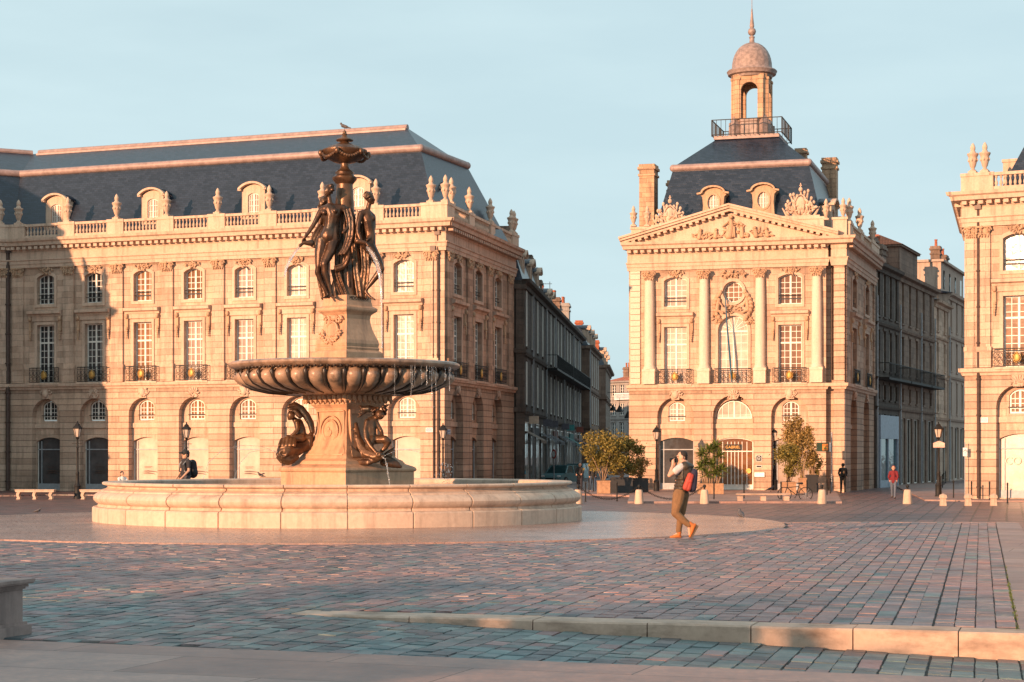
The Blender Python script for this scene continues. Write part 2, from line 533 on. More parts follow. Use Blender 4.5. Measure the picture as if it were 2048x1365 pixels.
PV = [(q_[0], tuple(c*k for c, k in zip(q_[1], (0.86,0.64,0.64)))) for q_ in [(0.0,(0.085,0.13,0.14)), (0.2,(0.16,0.125,0.115)), (0.42,(0.17,0.20,0.20)), (0.6,(0.27,0.19,0.165)), (0.8,(0.20,0.24,0.235)), (1.0,(0.34,0.27,0.235))]]
M['paver'] = paving('cobble_paving', PV, 0.34, 0.225, 0.013, R(-75))
M['paver_far'] = paving('far_cobble_paving', [(a,(c[0]*0.95,c[1]*0.8,c[2]*0.8)) for a,c in PV], 0.48, 0.60, 0.045, R(-75), jc=(0.035,0.03,0.028))
M['slabs'] = paving('pink_stone_slabs', [(0,(0.27,0.18,0.155)),(0.5,(0.32,0.22,0.19)),(1,(0.37,0.265,0.23))], 2.6, 1.15, 0.008, R(19.5), (0.45,0.7), 0.3, (0.06,0.045,0.04), 0.01)
M['ring'] = paving('wet_platform_stone', [(0,(0.30,0.19,0.15)),(0.5,(0.36,0.235,0.19)),(1,(0.41,0.28,0.23))], 1.6, 0.9, 0.005, R(10), (0.14,0.45), 0.25, (0.10,0.07,0.06), 0.01)
M['kerb'] = stone('kerb_stone', (0.44,0.29,0.21), (0.58,0.42,0.33), stain=0.75, dirt=(0.09,0.055,0.035))
_t = [n for n in M['kerb'].node_tree.nodes if n.type == 'MAPPING'][0]; _t.inputs['Scale'].default_value = (0.7,0.7,2.2)
def island(name, cols, rough=(0.38,0.6)):
    m, nt, b = new_mat(name); lk = nt.links
    g = nt.nodes.new('ShaderNodeNewGeometry'); t = nt.nodes.new('ShaderNodeTexCoord'); P = t.outputs['Object']
    col = ramp(nt, cols, g.outputs['Random Per Island'])
    big = noise(nt, P, 0.35, 4)
    col = mixc(nt, 1.0, col, ramp(nt, [(0.36,(0.85,0.92,0.98)),(0.60,(1.30,0.98,0.93))], big), 'MULTIPLY')
    fine = noise(nt, P, 16, 6, 0.75)
    col = mixc(nt, 1.0, col, ramp(nt, [(0.3,(0.70,0.70,0.70)),(0.7,(1.25,1.25,1.25))], fine), 'MULTIPLY')
    lk.new(col, b.inputs['Base Color'])
    rr = N(nt,'ShaderNodeMapRange'); lk.new(noise(nt, P, 3, 4), rr.inputs[0]); rr.inputs[3].default_value=rough[0]; rr.inputs[4].default_value=rough[1]; rr.inputs[1].default_value=0.3; rr.inputs[2].default_value=0.7
    lk.new(rr.outputs[0], b.inputs['Roughness'])
    bump(nt, b, fine, 0.45, 0.006)
    return m
M['cobble'] = island('cobblestone', [(q_, tuple(c*k for c,k in zip(w_,(1.12,0.91,0.93)))) for q_, w_ in [(0.0,(0.085,0.075,0.08)),(0.12,(0.11,0.13,0.135)),(0.25,(0.155,0.12,0.115)),(0.4,(0.13,0.145,0.145)),(0.52,(0.19,0.15,0.14)),(0.66,(0.14,0.165,0.165)),(0.78,(0.215,0.165,0.155)),(0.9,(0.17,0.18,0.18)),(1.0,(0.25,0.21,0.20))]])
M['cobble_teal'] = island('teal_cobblestone', [(0.0,(0.03,0.04,0.048)),(0.15,(0.065,0.125,0.13)),(0.3,(0.05,0.08,0.088)),(0.45,(0.10,0.085,0.088)),(0.6,(0.09,0.165,0.165)),(0.75,(0.07,0.115,0.12)),(0.9,(0.13,0.21,0.205)),(1.0,(0.15,0.14,0.14))])  # teal cast of shaded cobbles put into their own palette
M['joint'] = plain('joint_grit', (0.055,0.047,0.042), 0.95, 0, 0.3, 20)
M['asphalt'] = plain('street_asphalt', (0.06,0.055,0.055), 0.7)
# ---------------------------------------------------------------- ground
ST = lambda n, mb, mat, **k: tag(mb.build(n, mat, **k), kind='structure')
GZ = -0.6                                   # street level beyond the raised platform
ZT = 0.0
KA, KB = Vector((-2.37, 19.76)), Vector((4.70, 17.60))      # platform kerb, left end and right corner
kd = (KB - KA).normalized()
kn = Vector((-kd.y, kd.x))                  # away from the camera
KC = KB + kd * 0.75
KL = KA - kd * 45
mb = MB()
mb.flatpoly([(-400,-60),(400,-60),(400,1500),(-400,1500)], GZ)
ST('square_ground', mb, M['paver_far'])
mb = MB()
_k1, _k2 = KB + kn*0.35, KA + kn*0.35
T_poly = [(-46,46.1), (12.05,46.1), (4.96,18.1), (_k1.x-0.1,_k1.y), (_k2.x,_k2.y), (KA.x,KA.y), (KL.x,KL.y)]
mb.flatpoly(T_poly, ZT)
o = ST('platform_bed', mb, M['joint'])
# skirt of the platform
mb = MB()
mb.v = []; 
def wallstrip(mb, pts, z0, z1):
    n = len(pts)
    mb.add([(p[0],p[1],z0) for p in pts] + [(p[0],p[1],z1) for p in pts], [(i,i+1,n+i+1,n+i) for i in range(n-1)])
# edge stones at the right side of the platform
def edge_row(mb, a, b, width, z0, z1, seg, gap=0.010, side=1):
    a, b = Vector(a), Vector(b)
    d = (b-a); Lg = d.length; d.normalize(); nn = Vector((-d.y, d.x))*width*side
    n = max(1, round(Lg/seg))
    for i in range(n):
        p = a + d*(Lg*i/n + gap/2); q = a + d*(Lg*(i+1)/n - gap/2)
        mb.prism([tuple(p), tuple(q), tuple(q+nn), tuple(p+nn)], z0, z1 + random.uniform(-0.002,0.004))
mb = MB()
edge_row(mb, (4.93,17.98), (12.06,46.1), -0.55, GZ, 0.012, 2.6)
edge_row(mb, (-46,46.1), (12.6,46.1), 0.28, GZ, 0.012, 1.9)
ST('platform_edge', mb, M['slabs'])
# kerb row along the front of the platform, top lies flush, front face drops into the sloping channel
mb = MB()
n = 9
Lk = (KC - KA).length + 1.2
segs = [0, 1.35, 2.7, 3.9, 4.95, 5.95, 6.95, 8.4]
for i in range(len(segs)-1):
    p = KA + kd*(segs[i]+0.006); q = KA + kd*(segs[i+1]-0.006)
    nn = kn*0.46
    c = 0.018
    zt = 0.014 + (0.004 if i % 2 else 0.0)
    # chamfered front edge
    vs = []
    for b_, e in ((p,0),(q,1)):
        vs += [(b_.x, b_.y, -0.42), (b_.x, b_.y, zt-c), (b_.x+kn.x*c, b_.y+kn.y*c, zt), (b_.x+nn.x, b_.y+nn.y, zt), (b_.x+nn.x, b_.y+nn.y, -0.42)]
    mb.add(vs, [(0,1,6,5),(1,2,7,6),(2,3,8,7),(3,4,9,8),(4,3,2,1,0),(5,6,7,8,9)])
ST('platform_kerb', mb, M['kerb'])
# sloping channel in front of the kerb and the flat slab walk nearest the camera
SA, SB = Vector((-4.43,16.9)), Vector((3.86,13.96))
sd = (SB - SA).normalized()
def on_line(p, d, x): return p + d*((x-p.x)/d.x)
mb = MB()
xs = [-46, -20, -8, -3.2, -2.37, -1.8, -1, 0, 1.2, 2.4, 3.6, 4.7, 6, 9]
def rs(x): return -0.25*max(0, min(1.5, (x+2.37)/7.1))
vs = []
for x in xs:
    a = on_line(KA, kd, x); b = on_line(SA, sd, x)
    far = a if x <= -2.37 else a + kn*0.05
    vs += [(far.x, far.y, rs(x)), ((a.x+b.x)/2, (a.y+b.y)/2, rs(x)), (b.x, b.y-0.1, rs(x))]
mb.add(vs, [f for i in range(len(xs)-1) for f in ((3*i,3*i+3,3*i+4,3*i+1),(3*i+1,3*i+4,3*i+5,3*i+2))])
ST('channel_bed', mb, M['joint'])

# single cobbles, laid in courses running away from the camera
e1 = (Vector((12.06,46.1))-Vector((4.93,17.98))).normalized(); e2 = Vector((e1.y, -e1.x))
def side(p): return (p-KA).dot(kn)
def cob_ok(p):
    """0: none, 1: platform, 2: channel"""
    if (p-SA).dot(Vector((-sd.y, sd.x))) < 0.04: return 0
    if (p-Vector((-4.30,45.75))).length < 11.02 or p.y > 45.98: return 0
    t = (p-Vector((4.93,17.98))); ed = (Vector((12.06,46.1))-Vector((4.93,17.98))).normalized()
    right = t.x*ed.y - t.y*ed.x
    s = side(p)
    if p.x > KA.x and s < 0.55:
        return 2 if s < -0.02 else 0
    if s > 0.0 and right > -0.03: return 0
    return 1
mb = MB(); rnd = random.Random(99)
vs_, fs_ = [], []; SETS = {0: ([], []), 1: ([], [])}
wd = 0.203
off0 = Vector((4.93,17.98)).dot(e2) - 0.012
for i in range(-150, 60):
    y0 = off0 + i*wd; x = -6 + rnd.random()*0.4
    wob = rnd.uniform(-0.006,0.006)
    while x < 52:
        l = rnd.uniform(0.22,0.38); c = e1*(x+l/2) + e2*(y0+wd/2+wob)
        x0 = x; x += l
        if c.x < -15.5 or c.x > 13 or c.y < 13.5 or c.y > 46.2 or abs(c.x) > c.y*0.36+2.2: continue
        k = cob_ok(c)
        if not k: continue
        j = 0.0042; sdist = side(c)
        teal_p = 0.9 if k == 2 else max(0.10, min(0.8, 0.62 - sdist*0.12)) if c.x < KA.x+3 else 0.10  # share of shade-tinted stones, highest in the channel and near left
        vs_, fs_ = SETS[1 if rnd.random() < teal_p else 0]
        zc = 0.0 if k == 1 else rs(c.x)
        zt = zc + 0.012 + rnd.uniform(-0.004,0.004)
        tx, ty = rnd.gauss(0,0.011), rnd.gauss(0,0.011)
        hl, hw = l/2-j, wd/2-j
        for (a_, b_, dz) in ((1,1,0),(0.955,0.95,1)):
            for sx, sy in ((-1,-1),(1,-1),(1,1),(-1,1)):
                q_ = c + e1*(hl*a_*sx + (rnd.uniform(-.006,.006))) + e2*(hw*b_*sy + rnd.uniform(-.005,.005))
                zz = (zt + tx*hl*sx + ty*hw*sy) if dz else zc-0.004
                if not dz and k == 2: zz = rs(q_.x)-0.004
                if dz and k == 2: zz += rs(q_.x)-zc
                vs_.append((q_.x,q_.y,zz))
        n0 = len(vs_)-8
        fs_ += [(n0+4,n0+7,n0+6,n0+5)] + [(n0+q,n0+4+q,n0+4+(q+1)%4,n0+(q+1)%4) for q in range(4)]
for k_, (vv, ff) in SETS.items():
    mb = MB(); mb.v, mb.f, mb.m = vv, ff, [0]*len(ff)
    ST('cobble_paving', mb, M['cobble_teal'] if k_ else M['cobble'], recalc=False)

mb = MB()
a = on_line(SA, sd, -30); b = on_line(SA, sd, 30)
mb.prism([(a.x,a.y), (-30,-12), (30,-12), (b.x,b.y)], GZ, 0.012)
o = ST('slab_walk', mb, M['slabs'])
# tactile studs on the near walk
mb = MB()
sn = Vector((sd.y, -sd.x))
for i in range(60):
    for j in range(7):
        p = Vector((-4.55,13.62)) + sd*(i*0.075) + sn*(j*0.085) + sd*(0.03 if j%2 else 0)
        mb.lathe([(0.022,0.011),(0.017,0.019),(0.0,0.021)], 8, (p.x,p.y))
tag(mb.build('tactile_studs', plain('steel_studs', (0.42,0.42,0.43), 0.3, 0.6), smooth=True), kind='stuff')

# pavements before the buildings
mb = MB()
mb.prism([(6.3,99.0),(3.2,104.5),(3.0,150),(18.4,150),(19.6,112),(15.4,86.4),(5.4,86.4)][::-1], GZ-0.2, GZ+0.10)
ST('pavilion_pavement', mb, M['slabs'])
mb = MB()
mb.prism([(20.3,91),(22.0,89.6),(60,78),(60,140),(28.6,140)], GZ-0.2, GZ+0.07)
ST('side_pavement', mb, M['slabs'])
mb = MB()
mb.prism([(-60,103),(-27,100.6),(-26,103),(-3.2,97.5),(-1.2,101),(2.2,118),(14,200),(8,200),(-30,120),(-60,120)], GZ-0.2, GZ+0.06)
ST('left_pavement', mb, M['paver_far'])
mb = MB()
mb.flatpoly([(-0.9,101),(2.9,100.5),(2.9,150),(40,420),(10,420)], GZ+0.012)
ST('left_street', mb, M['asphalt'])

# ---------------------------------------------------------------- building kit
def fpos(fr, u=0.0, y=0.0, z=0.0):
    c, s = math.cos(fr[2]), math.sin(fr[2])
    return Vector((fr[0] + u*c - y*s, fr[1] + u*s + y*c, z))
def put(o, root, fr, u=0.0, y=0.0, z=0.0, rot=0.0):
    o.parent = root
    o.location = fpos(fr, u, y, z) - world_loc(root)
    o.rotation_euler = (0, 0, fr[2] + rot)
    return o
def frame2(a, b):
    a, b = Vector(a[:2]), Vector(b[:2])
    d = b - a
    return (a.x, a.y, math.atan2(d.y, d.x)), d.length

def arch(u0, u1, z0, zs, rise, n=14):
    """outline bottom-left, bottom-right, up and over; segmental or round"""
    w = (u1-u0)/2; c = (u0+u1)/2
    pts = [(u0,z0),(u1,z0)]
    if rise < 1e-3: return pts + [(u1,zs),(u0,zs)]
    Rr = (w*w + rise*rise)/(2*rise)
    a = math.asin(min(1, w/Rr))
    if rise > w*0.999: a = PI/2; Rr = w
    for i in range(n+1):
        t = a - 2*a*i/n
        pts.append((c + Rr*math.sin(t), zs + rise - Rr + Rr*math.cos(t)))
    return pts
def oval(c, z, rx, rz, n=24):
    return [(c + rx*math.cos(2*PI*i/n), z + rz*math.sin(2*PI*i/n)) for i in range(n)]

WIN = {}
def window(root, fr, u, z0, w, h, rise=0.0, cols=4, rows=5, pane='g_dark', transom=None, y=0.26, name='window', radial=False, bar=None, ov=False, label=None, mid=True):
    """white wooden window; its glass is a child"""
    key = (round(w,2), round(h,2), round(rise,2), cols, rows, pane, transom, radial, ov, mid, name)
    if key in WIN:
        src = WIN[key]
        o = src.copy(); COL.objects.link(o)
        put(o, root, fr, u, y, z0)
        for ch in kids(src):
            c = ch.copy(); COL.objects.link(c); c.parent = o
        return o
    mb = MB(); t = 0.07; fy0, fy1 = 0.0, 0.06
    hs = h - rise
    def top(x):
        if rise < 1e-3: return h
        hw = w/2; Rr = (hw*hw + rise*rise)/(2*rise)
        return h - Rr + math.sqrt(max(0, Rr*Rr - x*x))
    if ov:
        lo = oval(0, h/2, w/2, h/2); li = oval(0, h/2, w/2-t, h/2-t)
        mb.poly(lo, [li], 0.0); mb.reveal(li, 0.0, 0.06)
        def span(x): 
            q = math.sqrt(max(0, 1-(x/(w/2))**2))*h/2; return (h/2-q, h/2+q)
        for i in range(1, cols):
            x = -w/2 + w*i/cols; a, b = span(x)
            mb.box(x-0.018, x+0.018, 0.012, 0.05, a, b)
        for j in range(1, rows):
            zz = h*j/rows; q = math.sqrt(max(0, 1-((zz-h/2)/(h/2))**2))*w/2
            mb.box(-q, q, 0.015, 0.045, zz-0.018, zz+0.018)
        pl = lo
    else:
        lo = arch(-w/2, w/2, 0, hs, rise); li = arch(-w/2+t, w/2-t, t, hs - (0 if rise else t), max(0, rise - t*0.8) if rise else 0)
        mb.poly(lo, [li], 0.0); mb.reveal(li, 0.0, 0.06)
        if mid: mb.box(-0.055, 0.055, -0.004, 0.05, t, top(0)-t*0.6)
        zt = transom if transom else None
        if zt: mb.box(-w/2+t, w/2-t, -0.008, 0.055, zt-0.05, zt+0.05)
        if radial:
            zc = zt + 0.05; rr = h - zc
            for i in range(1, 8):
                a = PI*i/8
                mb.bar((0, 0.03, zc), ((w/2-t)*math.cos(a), 0.03, zc + (rr-t)*math.sin(a)), 0.035)
            for k in (0.45, 0.75):
                pts = [((w/2)*k*math.cos(PI*i/12), 0.03, zc + rr*k*math.sin(PI*i/12)) for i in range(13)]
                mb.tube(pts, 0.018, 4)
            ztop = zt
        else: ztop = None
        for i in range(1, cols):
            if mid and i*2 == cols: continue
            x = -w/2 + w*i/cols
            mb.box(x-0.017, x+0.017, 0.012, 0.045, t, (ztop if ztop else top(abs(x))-0.04))
        lim = ztop if ztop else hs
        for j in range(1, rows):
            zz = lim*j/rows if not rise else (lim+rise*0.3)*j/rows
            if zt and abs(zz-zt) < 0.12: continue
            mb.box(-w/2+t, w/2-t, 0.016, 0.042, zz-0.017, zz+0.017)
        pl = lo
    o = mb.build(name, M['white'])
    put(o, root, fr, u, y, z0)
    g = MB(); g.poly(pl, (), 0.035)
    g.build('pane', M[pane], o, recalc=False)
    if bar:
        r_ = MB()
        for zz in bar: r_.box(-w/2-0.08, w/2+0.08, -0.14, -0.11, zz-0.02, zz+0.02)
        r_.build('window_rail', M['iron'], o)
    WIN[key] = o
    return o

CORN = [(0.3,14.0),(-0.10,14.0),(-0.16,14.12),(-0.16,14.30),(-0.55,14.36),(-0.60,14.55),(-0.72,14.62),(-0.76,14.78),(0.3,14.82)]
STRG = [(0.1,5.62),(-0.10,5.62),(-0.14,5.74),(-0.24,5.80),(-0.26,5.98),(0.1,6.02)]

BAL = {}
def baluster_panel(root, fr, u0, u1, z0, z1, y0=-0.28, style='trim'):
    key = (round(u1-u0, 2), z0, z1)
    if key in BAL:
        o = BAL[key].copy(); COL.objects.link(o); return put(o, root, fr, u0, y0, 0)
    w = u1-u0; mb = MB()
    mb.box(0, w, 0.0, 0.26, z0, z0+0.16)
    mb.box(0, w, -0.02, 0.28, z1-0.15, z1)
    h = z1-0.15-z0-0.16; b = z0+0.16
    n = max(2, round(w/0.24))
    pr = [(0.075,0),(0.075,0.06),(0.05,0.09),(0.085,0.28),(0.075,0.42),(0.04,0.60),(0.035,0.74),(0.06,0.80),(0.07,0.92),(0.07,1.0)]
    for i in range(n):
        mb.lathe([(r_, b+h*t_) for r_, t_ in pr], 8, (w*(i+0.5)/n, 0.13))
    o = mb.build('baluster_panel', M[style], smooth=30)
    BAL[key] = o
    return put(o, root, fr, u0, y0, 0)

URN = []
def urn(root, fr, u, y, z, s=1.0):
    if URN:
        o = URN[0].copy(); COL.objects.link(o)
    else:
        mb = MB()
        mb.box(-0.2,0.2,-0.2,0.2,0,0.10)
        pr = [(0.0,0.10),(0.17,0.10),(0.17,0.15),(0.10,0.20),(0.09,0.26),(0.14,0.34),(0.19,0.52),(0.22,0.74),(0.215,0.82),(0.245,0.86),(0.27,0.92),(0.29,0.96),(0.27,1.0),(0.16,1.03),(0.13,1.10),(0.10,1.14),(0.13,1.22),(0.125,1.32),(0.07,1.45),(0.02,1.52),(0,1.53)]
        mb.lathe(pr, 14)
        for k in range(8):
            a = 2*PI*k/8
            mb.ball((0.21*math.cos(a), 0.21*math.sin(a), 0.66), (0.05,0.05,0.09), 6, 4)
        o = mb.build('urn', M['trim'], smooth=45); URN.append(o)
    o.scale = (s,s,s)
    return put(o, root, fr, u, y, z)

IRON = {}
def balcony(root, fr, u, z0, w, h=0.92, y=-0.22, medal=True):
    key = (round(w,2), medal)
    if key in IRON:
        src = IRON[key]; o = src.copy(); COL.objects.link(o); put(o, root, fr, u, y, z0)
        for ch in kids(src):
            c = ch.copy(); COL.objects.link(c); c.parent = o
        return o
    mb = MB(); t = 0.022
    mb.box(-w/2, w/2, -0.02, 0.03, h-0.05, h); mb.box(-w/2, w/2, -0.015, 0.02, 0.02, 0.06)
    mb.box(-w/2, w/2, -0.01, 0.01, h-0.17, h-0.145)
    nb = int(w/0.26)
    for i in range(nb+1):
        x = -w/2 + w*i/nb
        mb.box(x-t/2, x+t/2, -t/2, t/2, 0.03, h-0.03)
        if i < nb:
            c = x + w/nb/2; r = w/nb*0.36
            for zc in (0.24, 0.58):
                mb.tube([(c+r*math.cos(a*PI/5), 0, zc+r*1.2*math.sin(a*PI/5)) for a in range(11)], 0.013, 4)
            mb.tube([(c-r+2*r*k/6, 0, 0.41+0.07*math.sin(k*PI/3)) for k in range(7)], 0.012, 4)
    o = mb.build('balcony_railing', M['iron']); put(o, root, fr, u, y, z0)
    if medal:
        g = MB(); g.ball((0,-0.03,0.44), (0.16,0.05,0.21), 10, 6); g.ball((0,-0.03,0.69), (0.05,0.03,0.06), 6, 4)
        g.tube([(0.2*math.cos(a*PI/6), -0.02, 0.44+0.25*math.sin(a*PI/6)) for a in range(13)], 0.02, 4)
        g.build('medallion', M['gold'], o, smooth=True)
    IRON[key] = o
    return o

def carve(mb, c, sx, sz, n=26, seed=1, d=0.12, leaf=0.10):
    """clustered leaves and scrolls of carved ornament round the point c=(u,y,z)"""
    rnd = random.Random(seed)
    for i in range(n):
        a = rnd.uniform(0, 2*PI); q = math.sqrt(rnd.random())
        u = c[0] + sx*q*math.cos(a); z = c[2] + sz*q*math.sin(a)
        l = leaf*rnd.uniform(0.6, 1.3)
        rot = Matrix.Rotation(rnd.uniform(0, PI), 3, 'Y') @ Matrix.Rotation(rnd.uniform(-0.5,0.5), 3, 'X')
        mb.ball((u, c[1]-rnd.uniform(0, d), z), (l, l*0.45, l*0.42), 6, 4, rot)
def volute(mb, c, r, flip=1, y=0.0, th=0.03):
    pts = []
    for k in range(15):
        a = k*0.62; rr = r*(1-k/17)
        pts.append((c[0] + flip*rr*math.cos(a), c[1]+y, c[2] + rr*math.sin(a)))
    mb.tube(pts, th, 5)

CAPS = {}
def capital(root, fr, u, y, z, w, h=0.5, seed=3, name='capital'):
    key = (round(w,2), round(h,2))
    if key in CAPS:
        o = CAPS[key].copy(); COL.objects.link(o); return put(o, root, fr, u, y, z)
    mb = MB()
    mb.box(-w*0.62, w*0.62, -0.10, 0.10, h-0.08, h)
    mb.box(-w*0.5, w*0.5, -0.02, 0.10, 0, h-0.08)
    for s_ in (-1, 1):
        volute(mb, (s_*w*0.46, -0.05, h*0.58), h*0.30, s_, 0, 0.045)
        mb.ball((s_*w*0.46, -0.05, h*0.58), 0.06, 6, 4)
    carve(mb, (0, -0.03, h*0.35), w*0.42, h*0.30, 16, seed, 0.08, 0.08)
    for i in range(5):
        x = -w*0.4 + w*0.2*i
        mb.ball((x, -0.05, 0.02), (0.05,0.04,0.11), 6, 4)
    mb.ball((0, -0.10, h*0.86), (0.10,0.06,0.09), 6, 4)
    o = mb.build(name, M['carved'], smooth=50)
    CAPS[key] = o
    return put(o, root, fr, u, y, z)

def facade(root, fr, L, bays, P):
    """one front of the royal square: arcade, string course, two tiers of windows, pilasters, cornice
    bays: list of dict(u=centre, w=arch width, shop, mez, first, second, dormer)"""
    m0, m1 = P.get('miter', (0,0))
    ww = P.get('ww', 1.25)
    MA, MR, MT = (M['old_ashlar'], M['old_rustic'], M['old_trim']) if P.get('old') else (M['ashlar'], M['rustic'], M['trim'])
    zs = 4.05
    # ground zone with open arches
    mb = MB()
    pts = [(0, GZ)]
    holes = []
    for b in bays:
        r = b.get('aw', 1.95)/2
        u = b['u']
        pts += [(u-r, GZ)]
        a = arch(u-r, u+r, GZ, zs, r)
        arc = a[2:]
        pts += [p for p in reversed(arc)]
        pts += [(u+r, GZ)]
    pts += [(L, GZ), (L, 5.7), (0, 5.7)]
    mb.poly(pts, (), 0.0)
    for b in bays:
        r = b.get('aw', 1.95)/2; u = b['u']
        a = arch(u-r, u+r, GZ, zs, r)
        mb.reveal(a[1:] + [a[0]], 0.0, 0.42, closed=False)
    put(mb.build('arcade_wall', MR, recalc=False), root, fr)
    # infill behind the arches
    mb = MB()
    for i, b in enumerate(bays):
        tr = MB(); cv = MB()
        r = b.get('aw', 1.95)/2; u = b['u']
        mw = b.get('mw', 1.04*P.get('k',1))/2; sw = b.get('sw', r*0.97)
        mh = arch(u-mw, u+mw, 3.72, 4.62, 0.30) if not b.get('lun') else arch(u-sw*0.95, u+sw*0.95, 3.85, 3.95, sw*0.93)
        shop = arch(u-sw, u+sw, GZ+0.12, 2.45, 0.27)
        mb.poly([(u-r-0.02, GZ),(u+r+0.02, GZ),(u+r+0.02, 5.15),(u-r-0.02, 5.15)], [mh, shop], 0.40)
        mb.reveal(mh, 0.40, 0.62); mb.reveal(shop, 0.40, 0.66)
        tr.box(u-r, u+r, 0.32, 0.42, 3.28, 3.55)
        # keystone with mask or shell
        cv.slab([(u-0.24,5.05),(u+0.24,5.05),(u+0.30,5.62),(u-0.30,5.62)], -0.06, 0.2)
        if (i + P.get('seed',0)) % 2 == 0:
            cv.ball((u,-0.10,5.36), (0.20,0.12,0.26), 8, 6)
            carve(cv, (u,-0.06,5.40), 0.42, 0.26, 18, 11+i, 0.06, 0.09)
        else:
            for k in range(7):
                a_ = PI*(k+0.5)/7
                cv.ball((u+0.26*math.cos(a_), -0.08, 5.24+0.26*math.sin(a_)), (0.05,0.05,0.17), 6, 4, Matrix.Rotation(PI/2-a_, 3, 'Y'))
            carve(cv, (u,-0.06,5.25), 0.38, 0.2, 14, 21+i, 0.06, 0.08)
        if b.get('lun'):
            window(root, fr, u, 3.87, sw*1.86, sw*0.94, sw*0.93, 6, 3, b['mez'], None, 0.50)
        else:
            window(root, fr, u, 3.74, mw*2-0.04, 1.16, 0.28, 4, 4, b['mez'], None, 0.50, bar=(0.3,) )
        if b.get('shop'):
            shopfront(root, fr, u, GZ+0.12, sw*2+0.06, 3.24, 0.27, b['shop'])
        put(tr.build('sill_band', MT), root, fr)
        put(cv.build('keystone', MT, smooth=45), root, fr)
    put(mb.build('arch_infill', MA, recalc=False), root, fr)
    # upper wall
    mb = MB(); holes = []; tr = MB(); cv = MB()
    k = P.get('k', 1.0)
    for i, b in enumerate(bays):
        u = b['u']; hw = ww/2
        if b.get('center'): continue
        f = arch(u-hw, u+hw, 6.02, 9.55, 0); s_ = arch(u-hw, u+hw, 10.80, 12.40, 0.22)
        holes += [f, s_]
    u0_, u1_ = 0, L
    pc = P.get('pieces')
    cz = P.get('centre')
    if cz:
        holes += [arch(cz-0.92, cz+0.92, 6.02, 9.25, 0.92), oval(cz, 11.62, 0.62, 0.64)]
    mb.poly([(0,5.7),(L,5.7),(L,14.1),(0,14.1)], holes, 0.0)
    for h in holes: mb.reveal(h, 0.0, 0.34)
    put(mb.build('wall', MA, recalc=False), root, fr)
    for i, b in enumerate(bays):
        if b.get('center'): continue
        tr = MB(); cv = MB()
        u = b['u']; hw = ww/2; e = 0.17*k
        window(root, fr, u, 6.02, ww, 3.53, 0, 4, 9, b['first'], 2.45)
        window(root, fr, u, 10.80, ww, 1.82, 0.22, 4, 5, b['second'], None, bar=(0.35,0.55))
        # architraves
        tr.poly(arch(u-hw-e, u+hw+e, 6.02, 9.55+e, 0), [arch(u-hw, u+hw, 6.02, 9.55, 0)], -0.06)
        tr.reveal(arch(u-hw-e, u+hw+e, 6.02, 9.55+e, 0), -0.06, 0.0); tr.reveal(arch(u-hw, u+hw, 6.02, 9.55, 0), -0.06, 0.0)
        oa = arch(u-hw-e, u+hw+e, 10.62, 12.42+e*0.6, 0.27)
        tr.poly(oa, [arch(u-hw, u+hw, 10.80, 12.40, 0.22)], -0.07)
        tr.reveal(oa, -0.07, 0.0); tr.reveal(arch(u-hw, u+hw, 10.80, 12.40, 0.22), -0.07, 0.0)
        # hood on brackets between the two windows
        a = b.get('hood', 1.16)*k
        tr.extr([(0.0,10.05),(-0.12,10.05),(-0.16,10.16),(-0.34,10.22),(-0.36,10.38),(0.0,10.44)], u-a, u+a)
        tr.box(u-a*0.94, u+a*0.94, -0.08, 0.0, 9.78, 10.05)
        for s_ in (-1,1):
            x = u + s_*(a-0.12); cv = MB()
            cv.box(x-0.09, x+0.09, -0.13, 0.0, 9.15, 10.05)
            cv.ball((x,-0.15,9.90), (0.12,0.12,0.16), 8, 5); cv.ball((x,-0.12,9.2), (0.09,0.08,0.14), 8, 5)
            for q in range(4): cv.ball((x,-0.13,9.05-q*0.13), (0.09-q*0.015,0.05,0.09), 6, 4)
            put(cv.build('bracket', M['carved'], smooth=50), root, fr)
        cv = MB()
        carve(cv, (u,-0.08,12.86), 0.55*k, 0.17, 26, 40+i, 0.08, 0.10)
        carve(cv, (u,-0.10,12.78), 0.2, 0.25, 10, 60+i, 0.08, 0.10)
        balcony(root, fr, u, 6.03, b.get('bw', 2.1*k))
        tr.box(u-1.08*k, u+1.08*k, -0.30, 0.0, 5.9, 6.02)
        put(tr.build('window_surround', MT, recalc=False), root, fr)
        put(cv.build('carved_ornament', M['carved'], smooth=50), root, fr)
    # pilasters
    for (pu, pw, st) in P['pil']:
        pm = MB()
        if st == 'round':
            pm.lathe([(pw/2, 6.95+5.75*t/8*1.0) for t in range(0)] or [(pw*0.60,6.93),(pw*0.60,7.02),(pw*0.55,7.06),(pw*0.5,7.16),(pw*0.5,9.0),(pw*0.47,11.0),(pw*0.42,12.55)], 24, (pu, -0.16))
            pm.box(pu-pw*0.62, pu+pw*0.62, -0.52, 0.0, 6.78, 6.94)
            pm.box(pu-pw*0.58, pu+pw*0.58, -0.48, 0.0, 6.02, 6.78)
            capital(root, fr, pu, -0.42, 12.5, pw*1.0, 0.48, 5)
        elif st == 'flat':
            pm.box(pu-pw/2, pu+pw/2, -0.13, 0.0, 7.05, 12.62)
            pm.box(pu-pw/2-0.06, pu+pw/2+0.06, -0.20, 0.0, 6.80, 7.05)
            pm.box(pu-pw/2-0.04, pu+pw/2+0.04, -0.17, 0.0, 6.02, 6.80)
            capital(root, fr, pu, -0.14, 12.56, pw*0.92, 0.50, 3)
        elif st == 'rust':
            z = 6.05
            while z < 12.9:
                pm.box(pu-pw/2, pu+pw/2, -0.10, 0.0, z, z+0.33); z += 0.36
            z = GZ
        elif st == 'pier':
            pm.box(pu-pw/2, pu+pw/2, -0.09, 0.0, GZ, 5.62)
